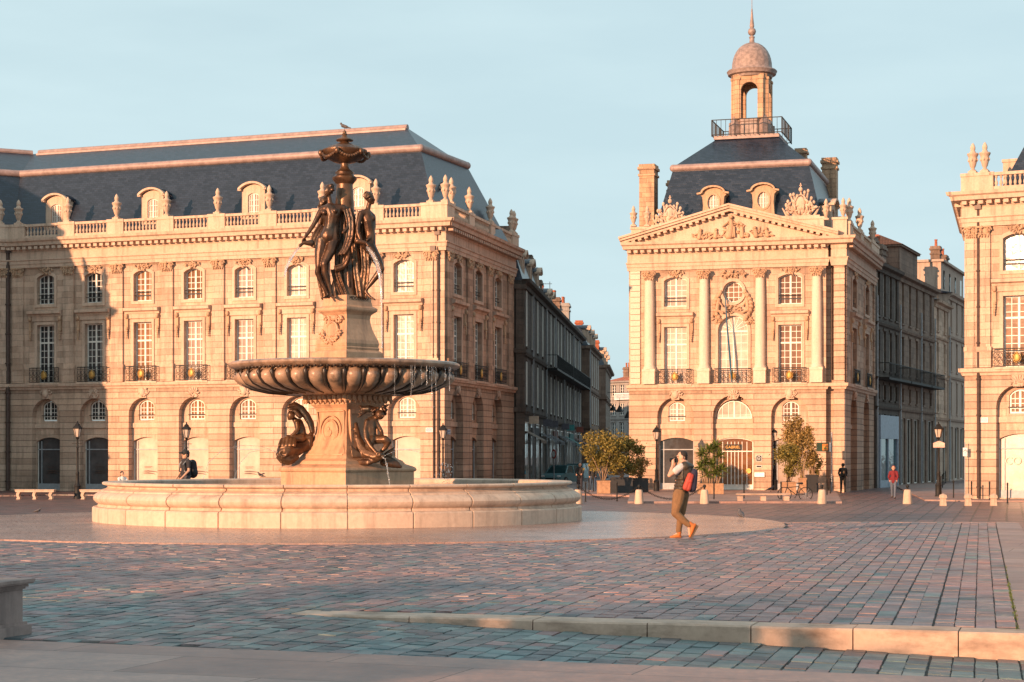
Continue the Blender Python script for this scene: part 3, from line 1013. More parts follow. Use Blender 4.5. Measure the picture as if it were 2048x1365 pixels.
        put(pm.build('column' if st == 'round' else 'pilaster', MA if not P.get('pmat') else M[P['pmat']], smooth=40), root, fr)
    # entablature
    tr = MB()
    tr.extr([(0.2,13.05),(-0.14,13.05),(-0.16,13.25),(-0.20,13.27),(-0.22,13.45),(-0.28,13.5),(-0.28,13.56),(-0.15,13.56),(-0.15,14.0),(0.2,14.0)], 0, L, m0, m1)
    put(tr.build('frieze', MT), root, fr)
    tr = MB()
    tr.extr(CORN, 0, L, m0, m1)
    n = int(L/0.42)
    for i in range(n+1):
        x = 0.1 + (L-0.2)*i/n
        tr.box(x-0.12, x+0.12, -0.50, -0.14, 14.14, 14.31)
    put(tr.build('cornice', MT), root, fr)
    tr = MB(); tr.extr(STRG, 0, L, m0, m1)
    put(tr.build('string_course', MT), root, fr)

def shopfront(root, fr, u, z0, w, h, rise, pane):
    o = window(root, fr, u, z0, w, h, rise, 1, 1, pane, None, 0.56, name='shop_window', mid=False)
    if 'shopbars' in o: return o
    mb = MB(); t = 0.03
    c = M['white']
    mb.box(-w/2+0.3-t, -w/2+0.3+t, -0.01, 0.03, 0, h-rise)
    mb.box(w/2-0.12-t, w/2-0.12+t, -0.01, 0.03, 0, h-rise)
    mb.box(-w/2, w/2, -0.015, 0.03, h*0.76-t, h*0.76+t)
    mb.box(-w/2+0.06, w/2-0.06, -0.02, 0.03, 0.0, 0.38)
    mb.build('glazing_bar', M['shopgrey'], o)
    o['shopbars'] = 1
    return o

def parapet(root, fr, L, segs, urns, m0=0.0, m1=0.0, z0=14.82, z1=15.68):
    """segs: ('b',u0,u1) baluster panel or ('s',u0,u1) solid block"""
    for k, a, b in segs:
        if k == 'b': baluster_panel(root, fr, a, b, z0, z1)
        else:
            mb = MB()
            mb.box(a, b, -0.32, 0.06, z0, z1-0.02)
            mb.box(a-0.03, b+0.03, -0.36, 0.10, z1-0.13, z1+0.03)
            put(mb.build('parapet_pier', M['trim']), root, fr)
    for u in urns: urn(root, fr, u, -0.14, z1+0.03)

def hip_roof(root, name, fr, rings, mat, zfun=None):
    """rings: list of (u0,u1,v0,v1,z, skew) footprints from eave to ridge joined by slopes"""
    mb = MB()
    vs = []
    for (u0,u1,v0,v1,z) in rings:
        vs += [(u0,v0,z),(u1,v0,z),(u1,v1,z),(u0,v1,z)]
    fs = []
    for k in range(len(rings)-1):
        for i in range(4):
            j = (i+1)%4
            fs.append((4*k+i, 4*k+j, 4*k+4+j, 4*k+4+i))
    e = 4*(len(rings)-1)
    fs.append((e,e+1,e+2,e+3))
    mb.add(vs, fs)
    o = mb.build(name, mat)
    return put(o, root, fr)

def gutter_band(root, fr, u0, u1, v0, v1, z, r=0.22, h=0.35, name='roof_band', back=True):
    mb = MB()
    c = [(u0,v0),(u1,v0),(u1,v1),(u0,v1)]
    for i in range(4 if back else 2):
        a, b = c[i], c[(i+1)%4]
        if not back and i == 0: a = (u0-0, v0)
        mb.tube([(a[0],a[1],z), (b[0],b[1],z)], r, 10)
        mb.bar((a[0],a[1],z-r-h*0.3), (b[0],b[1],z-r-h*0.3), 0.12, h)
    for p in c[:4 if back else 3]: mb.ball((p[0],p[1],z), r*1.05, 10, 6)
    return put(mb.build(name, M['lead'], smooth=40), root, fr)

DORM = {}
def dormer(root, fr, u, y, z, w=1.25, h=1.9, d=1.7, kind='seg', pane='g_cream', label=None):
    fw = w/2
    mb = MB()
    if kind == 'seg':
        lo = arch(-fw-0.18, fw+0.18, 0, h-0.3, 0.32); li = arch(-fw*0.62, fw*0.62, 0.25, h-0.62, 0.14)
        mb.poly(lo, [li], 0.0); mb.reveal(lo, 0.0, d); mb.reveal(li, 0.0, 0.16)
        pts = arch(-fw-0.30, fw+0.30, 0, h-0.24, 0.36)[2:]
        for i in range(len(pts)-1):
            mb.bar((pts[i][0],-0.1,pts[i][1]), (pts[i+1][0],-0.1,pts[i+1][1]), 0.34, 0.12)
        mb.box(-fw-0.36, -fw-0.16, -0.22, 0.2, h-0.34, h-0.20); mb.box(fw+0.16, fw+0.36, -0.22, 0.2, h-0.34, h-0.20)
    else:
        lo = [(-fw,0),(fw,0),(fw*0.86,0.5),(fw*0.80,h*0.5),(fw*0.86,h*0.72),(fw*1.1,h*0.8)] + [(fw*0.8*math.cos(a*PI/8), h*0.80+0.36*math.sin(a*PI/8)) for a in range(1,8)] + [(-fw*1.1,h*0.8),(-fw*0.86,h*0.72),(-fw*0.80,h*0.5),(-fw*0.86,0.5)]
        li = oval(0, h*0.56, 0.36, 0.50)
        mb.poly(lo, [li], 0.0); mb.reveal(lo, 0.0, d); mb.reveal(li, 0.0, 0.16)
        lo2 = oval(0, h*0.56, 0.47, 0.62); mb.poly(lo2, [li], -0.05); mb.reveal(lo2, -0.05, 0.0)
        pts = [(-fw*1.25,h*0.80)] + [(fw*0.9*math.cos(PI-a*PI/8), h*0.82+0.40*math.sin(a*PI/8)) for a in range(0,9)] + [(fw*1.25,h*0.80)]
        for i in range(len(pts)-1):
            mb.bar((pts[i][0],-0.1,pts[i][1]), (pts[i+1][0],-0.1,pts[i+1][1]), 0.30, 0.11)
    o = mb.build('dormer', M['trim'] if kind=='seg' else M['carved'])
    put(o, root, fr, u, y, z)
    # lead cap running back into the slope
    cp = MB()
    top = arch(-fw-0.26, fw+0.26, 0, h-0.2, 0.36)[2:] if kind == 'seg' else [(fw*0.95*math.cos(a*PI/8), h*0.84+0.40*math.sin(a*PI/8)) for a in range(0,9)]
    vs = [(p[0],0.02,p[1]+0.04) for p in top] + [(p[0],d+0.4,p[1]+0.04) for p in top]
    n = len(top); cp.add(vs, [(i,i+1,n+i+1,n+i) for i in range(n-1)])
    for i in (0, n-1): cp.bar((top[i][0],0.0,top[i][1]+0.02),(top[i][0],d,top[i][1]+0.02),0.06,0.1)
    cp.build('dormer_cap', M['slate'], o)
    g = MB()
    if kind == 'seg':
        w2 = fw*0.62
        g.poly(arch(-w2, w2, 0.25, h-0.62, 0.14), (), 0.14)
        fmb = MB()
        fmb.poly(arch(-w2, w2, 0.25, h-0.62, 0.14), [arch(-w2+0.06, w2-0.06, 0.31, h-0.64, 0.1)], 0.10)
        fmb.box(-0.04,0.04,0.09,0.13,0.25,h-0.5)
        for s_ in (-1,1): fmb.box(s_*w2*0.5-0.014, s_*w2*0.5+0.014, 0.10,0.13,0.25,h-0.55)
        for j in range(1,4): fmb.box(-w2,w2,0.10,0.13,0.25+(h-0.8)*j/4-0.014,0.25+(h-0.8)*j/4+0.014)
    else:
        g.poly(oval(0, h*0.56, 0.36, 0.50), (), 0.14)
        fmb = MB(); fmb.box(-0.03,0.03,0.09,0.13,h*0.56-0.5,h*0.56+0.5)
        for j in (-0.18,0.18): fmb.box(-0.34,0.34,0.10,0.13,h*0.56+j-0.014,h*0.56+j+0.014)
        for j in (-0.17,0.17): fmb.box(j-0.014,j+0.014,0.10,0.13,h*0.56-0.42,h*0.56+0.42)
    fmb.build('dormer_window', M['white'], o)
    g.build('dormer_pane', M[pane], o, recalc=False)
    return o

def chimney(root, fr, u, y, z0, z1, a, b, mat='chimney', pots=0, cap=True, name='chimney'):
    mb = MB()
    mb.box(-a, a, -b, b, z0, z1-0.35)
    if cap:
        mb.box(-a-0.07, a+0.07, -b-0.07, b+0.07, z1-0.75, z1-0.62)
        mb.box(-a-0.10, a+0.10, -b-0.10, b+0.10, z1-0.35, z1-0.18); mb.box(-a-0.03, a+0.03, -b-0.03, b+0.03, z1-0.18, z1)
    o = mb.build(name, M[mat]); put(o, root, fr, u, y, 0)
    if pots:
        pm = MB()
        for i in range(pots):
            x = -a + 2*a*(i+0.5)/pots
            pm.lathe([(0.13,z1),(0.11,z1+0.5),(0.14,z1+0.55),(0.14,z1+0.62),(0.09,z1+0.62),(0.0,z1+0.5)], 8, (x,0))
        pm.build('chimney_pot', M['brick'], o)
    return o

def downpipe(root, fr, u, y, z0, z1, r=0.07):
    mb = MB(); mb.tube([(0,0,z0),(0,0,z1)], r, 8)
    z = z0+0.5
    while z < z1: mb.lathe([(r,z),(r*1.35,z+0.02),(r*1.35,z+0.08),(r,z+0.1)], 8); z += 1.8
    mb.box(-0.16,0.16,-0.16,0.12,z1,z1+0.3)
    return put(mb.build('drain_pipe', M['pipe'], smooth=40), root, fr, u, y, 0)

def u_of(px, fr):
    k = (px-1024.0)/FPX; c, s = math.cos(fr[2]), math.sin(fr[2])
    return (k*fr[1]-fr[0])/(c-k*s)

def text_obj(name, txt, size, mat, parent, fr=None, u=0, y=0, z=0, extr=0.01, align='CENTER', rot=0.0, sx=1.0):
    cu = bpy.data.curves.new(name, 'FONT'); cu.body = txt; cu.size = size; cu.extrude = extr
    cu.align_x = align; cu.align_y = 'CENTER'
    t = bpy.data.objects.new(name, cu); COL.objects.link(t)
    dg = bpy.context.evaluated_depsgraph_get()
    me = bpy.data.meshes.new_from_object(t.evaluated_get(dg))
    bpy.data.objects.remove(t)
    # stand the letters upright, reading along +x and facing -y
    for v in me.vertices:
        x, yy, zz = v.co
        v.co = (x*sx, -zz, yy)
    me.materials.clear(); me.materials.append(mat)
    o = bpy.data.objects.new(name, me); COL.objects.link(o)
    if fr is not None: put(o, parent, fr, u, y, z, rot)
    else:
        o.parent = parent; o.location = (u,y,z); o.rotation_euler = (0,0,rot)
    return o
# ---------------------------------------------------------------- left royal building
P0 = at(20, 113.4); P1 = at(889, 103.0)
frA, LA = frame2(P0, P1)
P2 = at(1028, 118.6)
frAr, LAr = frame2(P1, P2)
rootA = empty('long_royal_building', (P0.x, P0.y, GZ), 'long pale stone building behind the fountain, slate mansard roof and a row of urns', 'building')
firsts = ['g_dark','g_grey','g_brown','g_cream','g_cream','g_cream','g_cream','g_cream']
seconds = ['g_dark','g_dark','g_brown','g_brown','g_cream','g_cream','g_cream','g_cream']
mezz = ['g_dark','g_dark','g_brown','g_brown','g_brown','g_cream','g_cream','g_cream']
shops = ['g_grey','g_grey','g_film','g_film','g_film','g_film','g_film','g_film']
cx = [92, 188, 286, 387, 489, 594, 700, 808]
bays = [dict(u=u_of(x, frA), shop=shops[i], mez=mezz[i], first=firsts[i], second=seconds[i], aw=2.0, hood=1.18) for i, x in enumerate(cx)]
pils = [(u_of(x, frA), 0.78, 'flat') for x in (38, 138.5, 236, 336, 438, 541, 647, 754, 864)]
facade(rootA, frA, LA, bays, dict(pil=pils, miter=(0,1), k=1.0))
segs = []
edges = [u_of(x, frA) for x in (40,138.5,236,336,438,541,647,754,864)]
segs.append(('s', 0.0, edges[0]+0.55))
for i in range(8):
    a, b = edges[i]+0.55, edges[i+1]-0.55
    segs.append(('b', a, b))
    if i < 7: segs.append(('s', edges[i+1]-0.55, edges[i+1]+0.55))
segs.append(('s', edges[8]-0.55, LA+0.3))
parapet(rootA, frA, LA, segs, [edges[0]] + edges[1:8] + [edges[8], LA+0.12])
baysr = [dict(u=u_of(x, frAr), shop='g_brown', mez='g_dark', first='g_grey' , second='g_grey', aw=2.6, mw=1.5) for x in (914, 956, 995)]
pilr = [(u_of(x, frAr), 1.0, 'flat') for x in (896.5, 937, 977, 1018)]
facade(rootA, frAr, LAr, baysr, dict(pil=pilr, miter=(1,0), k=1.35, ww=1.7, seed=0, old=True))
segs = []; ed = [u_of(x, frAr) for x in (893, 934, 976, 1020)]
for i in range(3):
    a, b = ed[i]+0.55, ed[i+1]-0.55
    segs += [('b', a, b), ('s', ed[i]-0.55 if i else 0.0, a)]
segs.append(('s', ed[3]-0.55, LAr))
parapet(rootA, frAr, LAr, segs, [0.9, ed[1], ed[2], ed[3]-0.2, ed[3]+0.5])
# mansard roof, front and far slopes share the building's own axes
hip_roof(rootA, 'mansard_roof', frA, [(-4,LA-0.75,0.75,12.0,14.7),(-4,LA-2.6,2.6,9.6,19.25)], M['slate'])
hip_roof(rootA, 'upper_roof', frA, [(-4,LA-2.7,2.7,9.5,19.3),(-4,LA-5.0,6.0,6.2,21.15)], M['slate'])
gutter_band(rootA, frA, -1.0, LA-2.6, 2.6, 9.6, 19.3)
mb = MB(); mb.tube([(-2.2,6.1,21.2),(LA-5.0,6.1,21.2)], 0.20, 8); mb.bar((-2.2,6.0,21.0),(LA-5.0,6.0,21.0),0.5,0.25)
put(mb.build('roof_ridge', M['lead'], smooth=40), rootA, frA)
for i in (0,2,4,6):
    dormer(rootA, frA, bays[i]['u'], 1.05, 15.35, 1.15, 2.15, 2.2)
frAr2 = (frAr[0], frAr[1], frAr[2])
dormer(rootA, frAr2, 4.6, 1.2, 15.35, 1.6, 2.0, 2.0, pane='g_dark')
downpipe(rootA, frA, LA-0.35, -0.10, GZ+0.1, 13.9)
downpipe(rootA, frA, LA-0.62, -0.10, GZ+0.1, 13.0, 0.05)
mb = MB(); mb.box(0,LA-2.4,15.6,15.9,GZ,14.7); put(mb.build('rear_wall', M['ashlar']), rootA, frA)

# canted bay at the left edge, then a wing towards the quay, outside the frame; its shadow falls on the long building
D2 = Vector((math.cos(R(26)), math.sin(R(26)))); LV = 4.0
E0 = Vector((P0.x, P0.y)) - D2*LV
frV, _ = frame2(E0, (P0.x, P0.y))
rootV = empty('canted_bay', (E0.x, E0.y, GZ), 'narrow canted stone bay at the left edge, beside the thick dark drain pipe', 'building')
facade(rootV, frV, LV, [dict(u=2.0, shop='g_grey', mez='g_dark', first='g_dark', second='g_dark', aw=2.0)], dict(pil=[(0.45,0.7,'flat'),(3.5,0.7,'flat')]))
parapet(rootV, frV, LV, [('s',0,0.9),('b',0.9,3.0),('s',3.0,LV)], [0.45,3.4])
hip_roof(rootV, 'mansard_roof', frV, [(-1,LV+10,0.75,12.0,14.7),(-1,LV+8,2.6,9.6,19.25)], M['slate'])
hip_roof(rootV, 'upper_roof', frV, [(-1,LV+8,2.7,9.5,19.3),(-1,LV+5,6.0,6.2,21.15)], M['slate'])
mb = MB(); mb.tube([(-1,2.6,19.3),(LV+1.2,2.6,19.3)],0.22,10); mb.tube([(-1,6.1,21.2),(LV+2.6,6.1,21.2)],0.2,8)
put(mb.build('roof_band', M['lead'], smooth=40), rootV, frV)
downpipe(rootV, frV, LV-0.15, -0.12, GZ+0.1, 14.0, 0.13)
D3 = Vector((math.cos(R(71)), math.sin(R(71)))); LW = 22.6
W0 = E0 - D3*LW
frW, _ = frame2(W0, E0)
rootW = empty('royal_wing', (W0.x, W0.y, GZ), 'long stone wing beyond the left edge of the photo, running towards the quay', 'building')
facade(rootW, frW, LW, [dict(u=1.9+i*3.2, shop='g_grey', mez='g_dark', first='g_dark', second='g_dark', aw=2.0) for i in range(7)], dict(pil=[(0.45+i*3.2, 0.78, 'flat') for i in range(7)], miter=(1,0), k=1.0))
parapet(rootW, frW, LW, [('s',0,1)] + [s for i in range(6) for s in (('b',1+i*3.2,3.4+i*3.2),('s',3.4+i*3.2,4.2+i*3.2))] + [('s',20.2,LW)], [0.5+i*3.3 for i in range(7)])
hip_roof(rootW, 'mansard_roof', frW, [(0.3,LW+8,0.75,12.0,14.7),(0.5,LW+6,2.6,9.6,19.25)], M['slate'])
hip_roof(rootW, 'upper_roof', frW, [(0.5,LW+6,2.7,9.5,19.3),(0.9,LW+3,5.0,6.2,21.6)], M['slate'])
gutter_band(rootW, frW, 0.5, LW+0.5, 2.6, 9.6, 19.3)
mb = MB(); mb.box(0,LW,11.9,12.0,GZ,14.7); mb.box(0.02,0.1,0.0,12.0,GZ,14.7); put(mb.build('rear_wall', M['ashlar']), rootW, frW)

# ---------------------------------------------------------------- central pavilion
Q0 = at(1258, 115.0); Q1 = at(1652, 111.55)
frB, LB = frame2(Q0, Q1)
rootB = empty('pedimented_pavilion', (Q0.x, Q0.y, GZ), 'stone pavilion with carved pediment, four columns, slate mansard and domed lantern', 'building')
ub = lambda x: u_of(x, frB)
bb = [dict(u=ub(1351), shop='g_grey', mez='g_cream', first='g_cream', second='g_cream', aw=2.3, sw=1.12),
      dict(u=ub(1466), shop=None, mez='g_cream', first='g_cream', second='g_cream', aw=2.5, lun=True, center=True, sw=1.18),
      dict(u=ub(1580), shop='g_film2', mez='g_brown', first='g_brown', second='g_brown', aw=2.3, sw=1.12)]
# the windows above stand nearer the axis than the arches
facade(rootB, frB, LB, bb, dict(pil=[(ub(1300),0.66,'round'),(ub(1409),0.64,'round'),(ub(1521),0.64,'round'),(ub(1634),0.64,'round'),(ub(1271),0.62,'rust')], miter=(0.5,1), k=0.98, ww=1.42, centre=ub(1466), pmat='bright'))
cB = ub(1466)
window(rootB, frB, cB, 6.02, 1.84, 4.15, 0.92, 4, 7, 'g_cream', 3.2, radial=True)
window(rootB, frB, cB, 11.62-0.64, 1.24, 1.28, 0, 4, 4, 'g_brown', None, ov=True)
balcony(rootB, frB, cB, 6.03, 2.25)
mb = MB()
oa = arch(cB-1.10, cB+1.10, 6.02, 9.25, 1.10); ia = arch(cB-0.92, cB+0.92, 6.02, 9.25, 0.92)
mb.poly(oa, [ia], -0.08); mb.reveal(oa, -0.08, 0); mb.reveal(ia, -0.08, 0)
oo = oval(cB,11.62,0.80,0.82); ii = oval(cB,11.62,0.62,0.64)
mb.poly(oo, [ii], -0.12); mb.reveal(oo,-0.12,0); mb.reveal(ii,-0.12,0)
mb.box(cB-1.2, cB+1.2, -0.30, 0.0, 5.9, 6.02)
put(mb.build('centre_surround', M['trim'], recalc=False), rootB, frB)
mb = MB()
for s_ in (-1,1):
    for k in range(24):
        t = k/23
        mb.ball((cB+s_*(0.75+0.38*math.sin(t*PI)), -0.08-0.05*(k%3), 9.9+1.7*t), (0.15,0.09,0.12), 6, 4, Matrix.Rotation(k*0.9,3,'Y'))
    mb.capsule((cB+s_*0.95,-0.14,10.55),(cB+s_*0.85,-0.14,11.15),0.13,0.12,8)       # seated figures beside the oval window
    mb.ball((cB+s_*0.84,-0.16,11.42),0.11,8,6)
    mb.capsule((cB+s_*0.9,-0.2,11.1),(cB+s_*0.62,-0.18,10.75),0.06,0.05,6)
    mb.capsule((cB+s_*0.95,-0.18,10.5),(cB+s_*0.6,-0.2,10.35),0.09,0.07,6)
    carve(mb, (cB+s_*1.0,-0.04,9.95), 0.25, 0.45, 16, 77+s_, 0.1, 0.12)
carve(mb, (cB,-0.1,10.55), 0.55, 0.22, 26, 5, 0.12, 0.11)
carve(mb, (cB,-0.1,12.72), 0.85, 0.22, 44, 6, 0.12, 0.12)
put(mb.build('window_sculpture', M['carved'], smooth=50), rootB, frB)
# pediment
um = ub(1461); PE = ((-0.42), (LB+0.72)); PA = 16.52
mb = MB()
mb.slab([(-0.1,14.80),(LB+0.2,14.80),(um,PA-0.08)], -0.10, 0.5)
put(mb.build('tympanum', M['trim']), rootB, frB)
mb = MB()
for s_ in (-1,1):
    e = (PE[0] if s_ < 0 else PE[1], 14.72); a = (um, PA)
    d = Vector((a[0]-e[0], a[1]-e[1])).normalized(); nn = Vector((-d.y, d.x))*(-s_)
    if nn.y < 0: nn = -nn
    for (h0,h1,yy) in ((0.0,0.16,-0.50),(0.16,0.30,-0.66),(0.30,0.42,-0.76)):
        q = [(e[0]+nn.x*h0, e[1]+nn.y*h0), (a[0]+nn.x*h0*0, a[1]+h0*1.06), (a[0], a[1]+h1*1.06), (e[0]+nn.x*h1, e[1]+nn.y*h1)]
        mb.slab(q, yy, 0.3)
    n = 17
    for i in range(1, n):
        t = i/n; c = (e[0]+(a[0]-e[0])*t, e[1]+(a[1]-e[1])*t - 0.07)
        mb.bar((c[0]-d.x*0.11,-0.30,c[1]-d.y*0.11), (c[0]+d.x*0.11,-0.30,c[1]+d.y*0.11), 0.36, 0.13)
put(mb.build('pediment_cornice', M['trim'], recalc=True), rootB, frB)
mb = MB()
# relief in the pediment: standing central figure, kneeling one, cherubs and trophies
mb.capsule((um-0.05,-0.2,15.05),(um+0.1,-0.22,15.75),0.26,0.17,10); mb.capsule((um+0.1,-0.22,15.75),(um+0.08,-0.25,16.1),0.17,0.13,10); mb.ball((um+0.08,-0.28,16.38),0.13,8,6)
mb.capsule((um+0.15,-0.25,16.05),(um+0.5,-0.25,15.9),0.06,0.05,6); mb.capsule((um-0.1,-0.25,16.05),(um-0.42,-0.25,15.75),0.06,0.05,6)
for k in range(7): mb.capsule((um-0.3+0.1*k,-0.3,15.0),(um-0.02+0.05*k,-0.28,15.7),0.05,0.04,6)
for (dx,h_) in ((0.75,0.75),(-0.9,0.45),(1.6,0.5),(-1.9,0.45),(2.3,0.4)):
    mb.capsule((um+dx,-0.2,15.0),(um+dx*0.97,-0.2,15.0+h_*0.8),0.15,0.12,8); mb.ball((um+dx*0.96,-0.22,15.08+h_),0.11,8,5)
    mb.capsule((um+dx,-0.2,15.0+h_*0.7),(um+dx-0.28,-0.22,15.0+h_*0.5),0.06,0.05,6)
    mb.capsule((um+dx,-0.2,15.05),(um+dx+0.35,-0.22,15.0),0.08,0.06,6)
carve(mb, (um+1.3,-0.12,15.25), 1.1, 0.28, 40, 9, 0.1, 0.14); carve(mb, (um-1.5,-0.12,15.15), 1.1, 0.2, 36, 10, 0.1, 0.13); carve(mb, (um+0.2,-0.12,15.6), 0.7, 0.5, 24, 12, 0.1, 0.13)
mb.v = [(v[0], v[1], 14.98+(v[2]-15.0)*0.86) for v in mb.v]
put(mb.build('pediment_relief', M['carved'], smooth=50), rootB, frB)
# recessed link and corner pier at the right
Q2 = at(1668, 111.95); Q3 = at(1687, 111.8)
frB2, LB2 = frame2(at(1650,112.1), at(1691,111.75))
mb = MB()
mb.box(0, LB2, 0.0, 0.5, GZ, 14.1)
put(mb.build('recessed_link', M['rustic']), rootB, frB2)
frP, LP = frame2(at(1667.5,111.35), at(1689,111.15))
mb = MB()
mb.box(0, LP, 0.0, 0.6, GZ, 5.7)
z = 5.75
mb.box(0.03, LP-0.02, 0.02, 0.6, 5.7, 14.1)
while z < 13.0:
    mb.box(0.0, LP, 0.0, 0.3, z, z+0.33); z += 0.36
put(mb.build('corner_pier', M['rustic']), rootB, frP)
mb = MB()
mb.extr(CORN, 0, LP, 1, 1); mb.extr(STRG, 0, LP, 1, 1)
mb.extr([(0.2,13.05),(-0.14,13.05),(-0.22,13.45),(-0.28,13.56),(-0.15,13.56),(-0.15,14.0),(0.2,14.0)], 0, LP, 1, 1)
put(mb.build('pier_cornice', M['trim']), rootB, frP)
downpipe(rootB, frB2, 0.68, -0.12, GZ+0.1, 13.4, 0.08)
downpipe(rootB, frB2, 0.42, -0.12, 6.2, 13.2, 0.05)
# return front along the right street
R0 = at(1689.5, 111.3); R1 = at(1749, 125.0)
frR, LR = frame2(R0, R1)
br_ = [dict(u=u_of(x, frR), shop='g_dark', mez='g_dark', first='g_dark', second='g_dark', aw=2.9, mw=1.7, bw=2.6) for x in (1708, 1733)]
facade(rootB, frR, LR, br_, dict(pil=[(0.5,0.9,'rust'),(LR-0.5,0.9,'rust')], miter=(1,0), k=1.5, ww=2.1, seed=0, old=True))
parapet(rootB, frR, LR, [('s',0,1.4),('b',1.4,5.2),('s',5.2,6.3),('b',6.3,10.4),('s',10.4,LR)], [0.9, 5.7, LR-2.2])
# attic blocks behind the pediment with trophies of arms
def blk(x0, x1, z1, yb=0.2, d=0.6):
    mb = MB(); a, b = ub(x0), ub(x1); mb.box(a, b, yb, yb+d, 14.82, z1); mb.box(a-0.06, b+0.06, yb-0.06, yb+d+0.06, z1-0.14, z1)
    put(mb.build('attic_block', M['trim']), rootB, frB)
blk(1261, 1385, 15.82); blk(1550, 1647, 16.07); blk(1666, 1694, 15.95, -0.1, 0.5)
def trophy(c, w, h, z, seed, s_):
    mb = MB(); rnd = random.Random(seed)
    for k in range(11):                    # fanned flags and palm leaves
        a = PI*(0.12+0.76*k/10); l = h*rnd.uniform(0.75,1.05)
        e = (c+w*0.62*math.cos(a), 0.45, z+l*math.sin(a)**0.8)
        mb.capsule((c+0.2*w*math.cos(a),0.45,z+0.05), e, 0.13, 0.05, 7)
        mb.ball((e[0],e[1]-0.05,e[2]), (0.09,0.06,0.13), 6, 4)
    mb.ball((c,0.30,z+h*0.42), (w*0.20,0.12,h*0.32), 12, 8)           # shield
    mb.tube([(c+w*0.24*math.cos(a*PI/8),0.28,z+h*0.42+h*0.38*math.sin(a*PI/8)) for a in range(17)], 0.05, 6)
    mb.ball((c,0.3,z+h*0.98),(0.13,0.12,0.15),8,6); mb.bar((c-0.07,0.3,z+h*1.12),(c+0.07,0.3,z+h*1.12),0.05); mb.bar((c,0.3,z+h),(c,0.3,z+h*1.2),0.05)
    for k in (-1,1):
        volute(mb, (c+k*w*0.42,0.3,z+h*0.28), 0.24, k, 0, 0.07); mb.capsule((c+k*w*0.5,0.4,z+0.05),(c+k*w*0.72,0.4,z+h*0.35),0.10,0.04,6)
    carve(mb, (c,0.36,z+h*0.32), w*0.6, h*0.28, 46, seed, 0.2, 0.16)
    mb.box(c-w*0.75, c+w*0.75, 0.15, 0.75, z-0.02, z+0.12)
    return put(mb.build('trophy_sculpture', M['trim'], smooth=50), rootB, frB)
trophy(ub(1338), 1.55, 1.60, 15.80, 31, 1)
trophy(ub(1600), 1.55, 1.75, 16.05, 32, -1)
for x, yy in ((1266,0.0),(1292,0.2),(1651,0.15),(1686,0.0)): urn(rootB, frB, ub(x), yy+0.15, 15.85, 0.85)
# mansard, upper roof, platform
cu = ub(1470)
# rings centred on the lantern
hu = (u_of(1621, frB)-u_of(1340, frB))/2*1.035
hip_roof(rootB, 'mansard_roof', frB, [(cu-5.55,cu+5.45,1.0,12.9,14.7),(cu-4.45,cu+4.1,3.0,11.7,19.75)], M['slate'])
hip_roof(rootB, 'upper_roof', frB, [(cu-4.5,cu+4.15,2.95,11.8,19.85),(cu-2.15,cu+1.75,5.6,9.4,21.95)], M['slate'])
gutter_band(rootB, frB, cu-4.45, cu+4.1, 3.0, 11.7, 19.82, 0.22)
mb = MB(); mb.box(cu-2.3, cu+1.9, 5.45, 9.55, 21.92, 22.15)
put(mb.build('roof_platform', M['lead']), rootB, frB)
mb = MB(); a0, a1, b0, b1 = cu-2.4, cu+2.1, 5.3, 9.7
for (p, q) in (((a0,b0),(a1,b0)),((a1,b0),(a1,b1)),((a1,b1),(a0,b1)),((a0,b1),(a0,b0))):
    for zz in (22.2, 23.15): mb.bar((p[0],p[1],zz),(q[0],q[1],zz),0.05)
    n = 15
    for i in range(n): 
        x, y = p[0]+(q[0]-p[0])*i/n, p[1]+(q[1]-p[1])*i/n
        mb.bar((x,y,22.1),(x,y,23.15),0.028 if i % 5 else 0.06)
put(mb.build('platform_railing', M['iron']), rootB, frB)
dormer(rootB, frB, ub(1418), 1.45, 16.0, 1.6, 2.35, 2.2, 'oval'); dormer(rootB, frB, ub(1519), 1.45, 16.05, 1.6, 2.35, 2.2, 'oval')
dormer(rootB, frR, 3.6, 1.2, 15.3, 1.5, 2.1, 2.4, pane='g_dark'); dormer(rootB, frR, 8.6, 1.2, 15.0, 1.5, 1.9, 2.4, pane='g_dark')
chimney(rootB, frB, ub(1299)-0.75, 3.2, 14.0, 20.1, 0.48, 0.6)
chimney(rootB, frB, ub(1327)-0.55, 6.4, 14.0, 19.5, 0.42, 0.5)
chimney(rootB, frB, LB-1.25, 12.6, 17.0, 21.5, 0.48, 0.5); chimney(rootB, frB, LB-2.9, 10.6, 17.0, 21.9, 0.36, 0.4)
mb = MB(); mb.box(0.02, LB+0.3, 0.75, 14.5, GZ, 14.6); put(mb.build('body_wall', M['ashlar']), rootB, (frB[0],frB[1],frB[2]))
# octagonal lantern with dome
lc = fpos(frB, cu-0.16, 7.5)
rl = empty('lantern', lc - world_loc(rootB), None, None); rl.parent = rootB
rl.scale = (1.09,1.09,1.03)
rl.location = Vector((lc.x, lc.y, 22.15)) - world_loc(rootB); rl.rotation_euler = (0,0,frB[2])
mb = MB()
def octo(r, k): return [(r*math.cos(2*PI*i/8+PI/8), r*math.sin(2*PI*i/8+PI/8)) for i in range(8)]
mb.lathe([(1.18,0),(1.18,0.95),(1.24,1.0),(1.24,1.12),(0.0,1.12)], 8, angs=[2*PI*i/8+PI/8 for i in range(8)])
for i in range(4):
    a = PI/4+PI/2*i
    mb.taper((1.18*math.cos(a),1.18*math.sin(a)), 0.30,0.28,0.30,0.28, 0, 0.95, a); mb.taper((1.16*math.cos(a),1.16*math.sin(a)), 0.22,0.24,0.10,0.2, 0.95, 1.5, a)
mb.build('lantern_base', M['copper'], rl)
mb = MB()
zb, zt2, hwid = 1.12, 3.95, 1.05
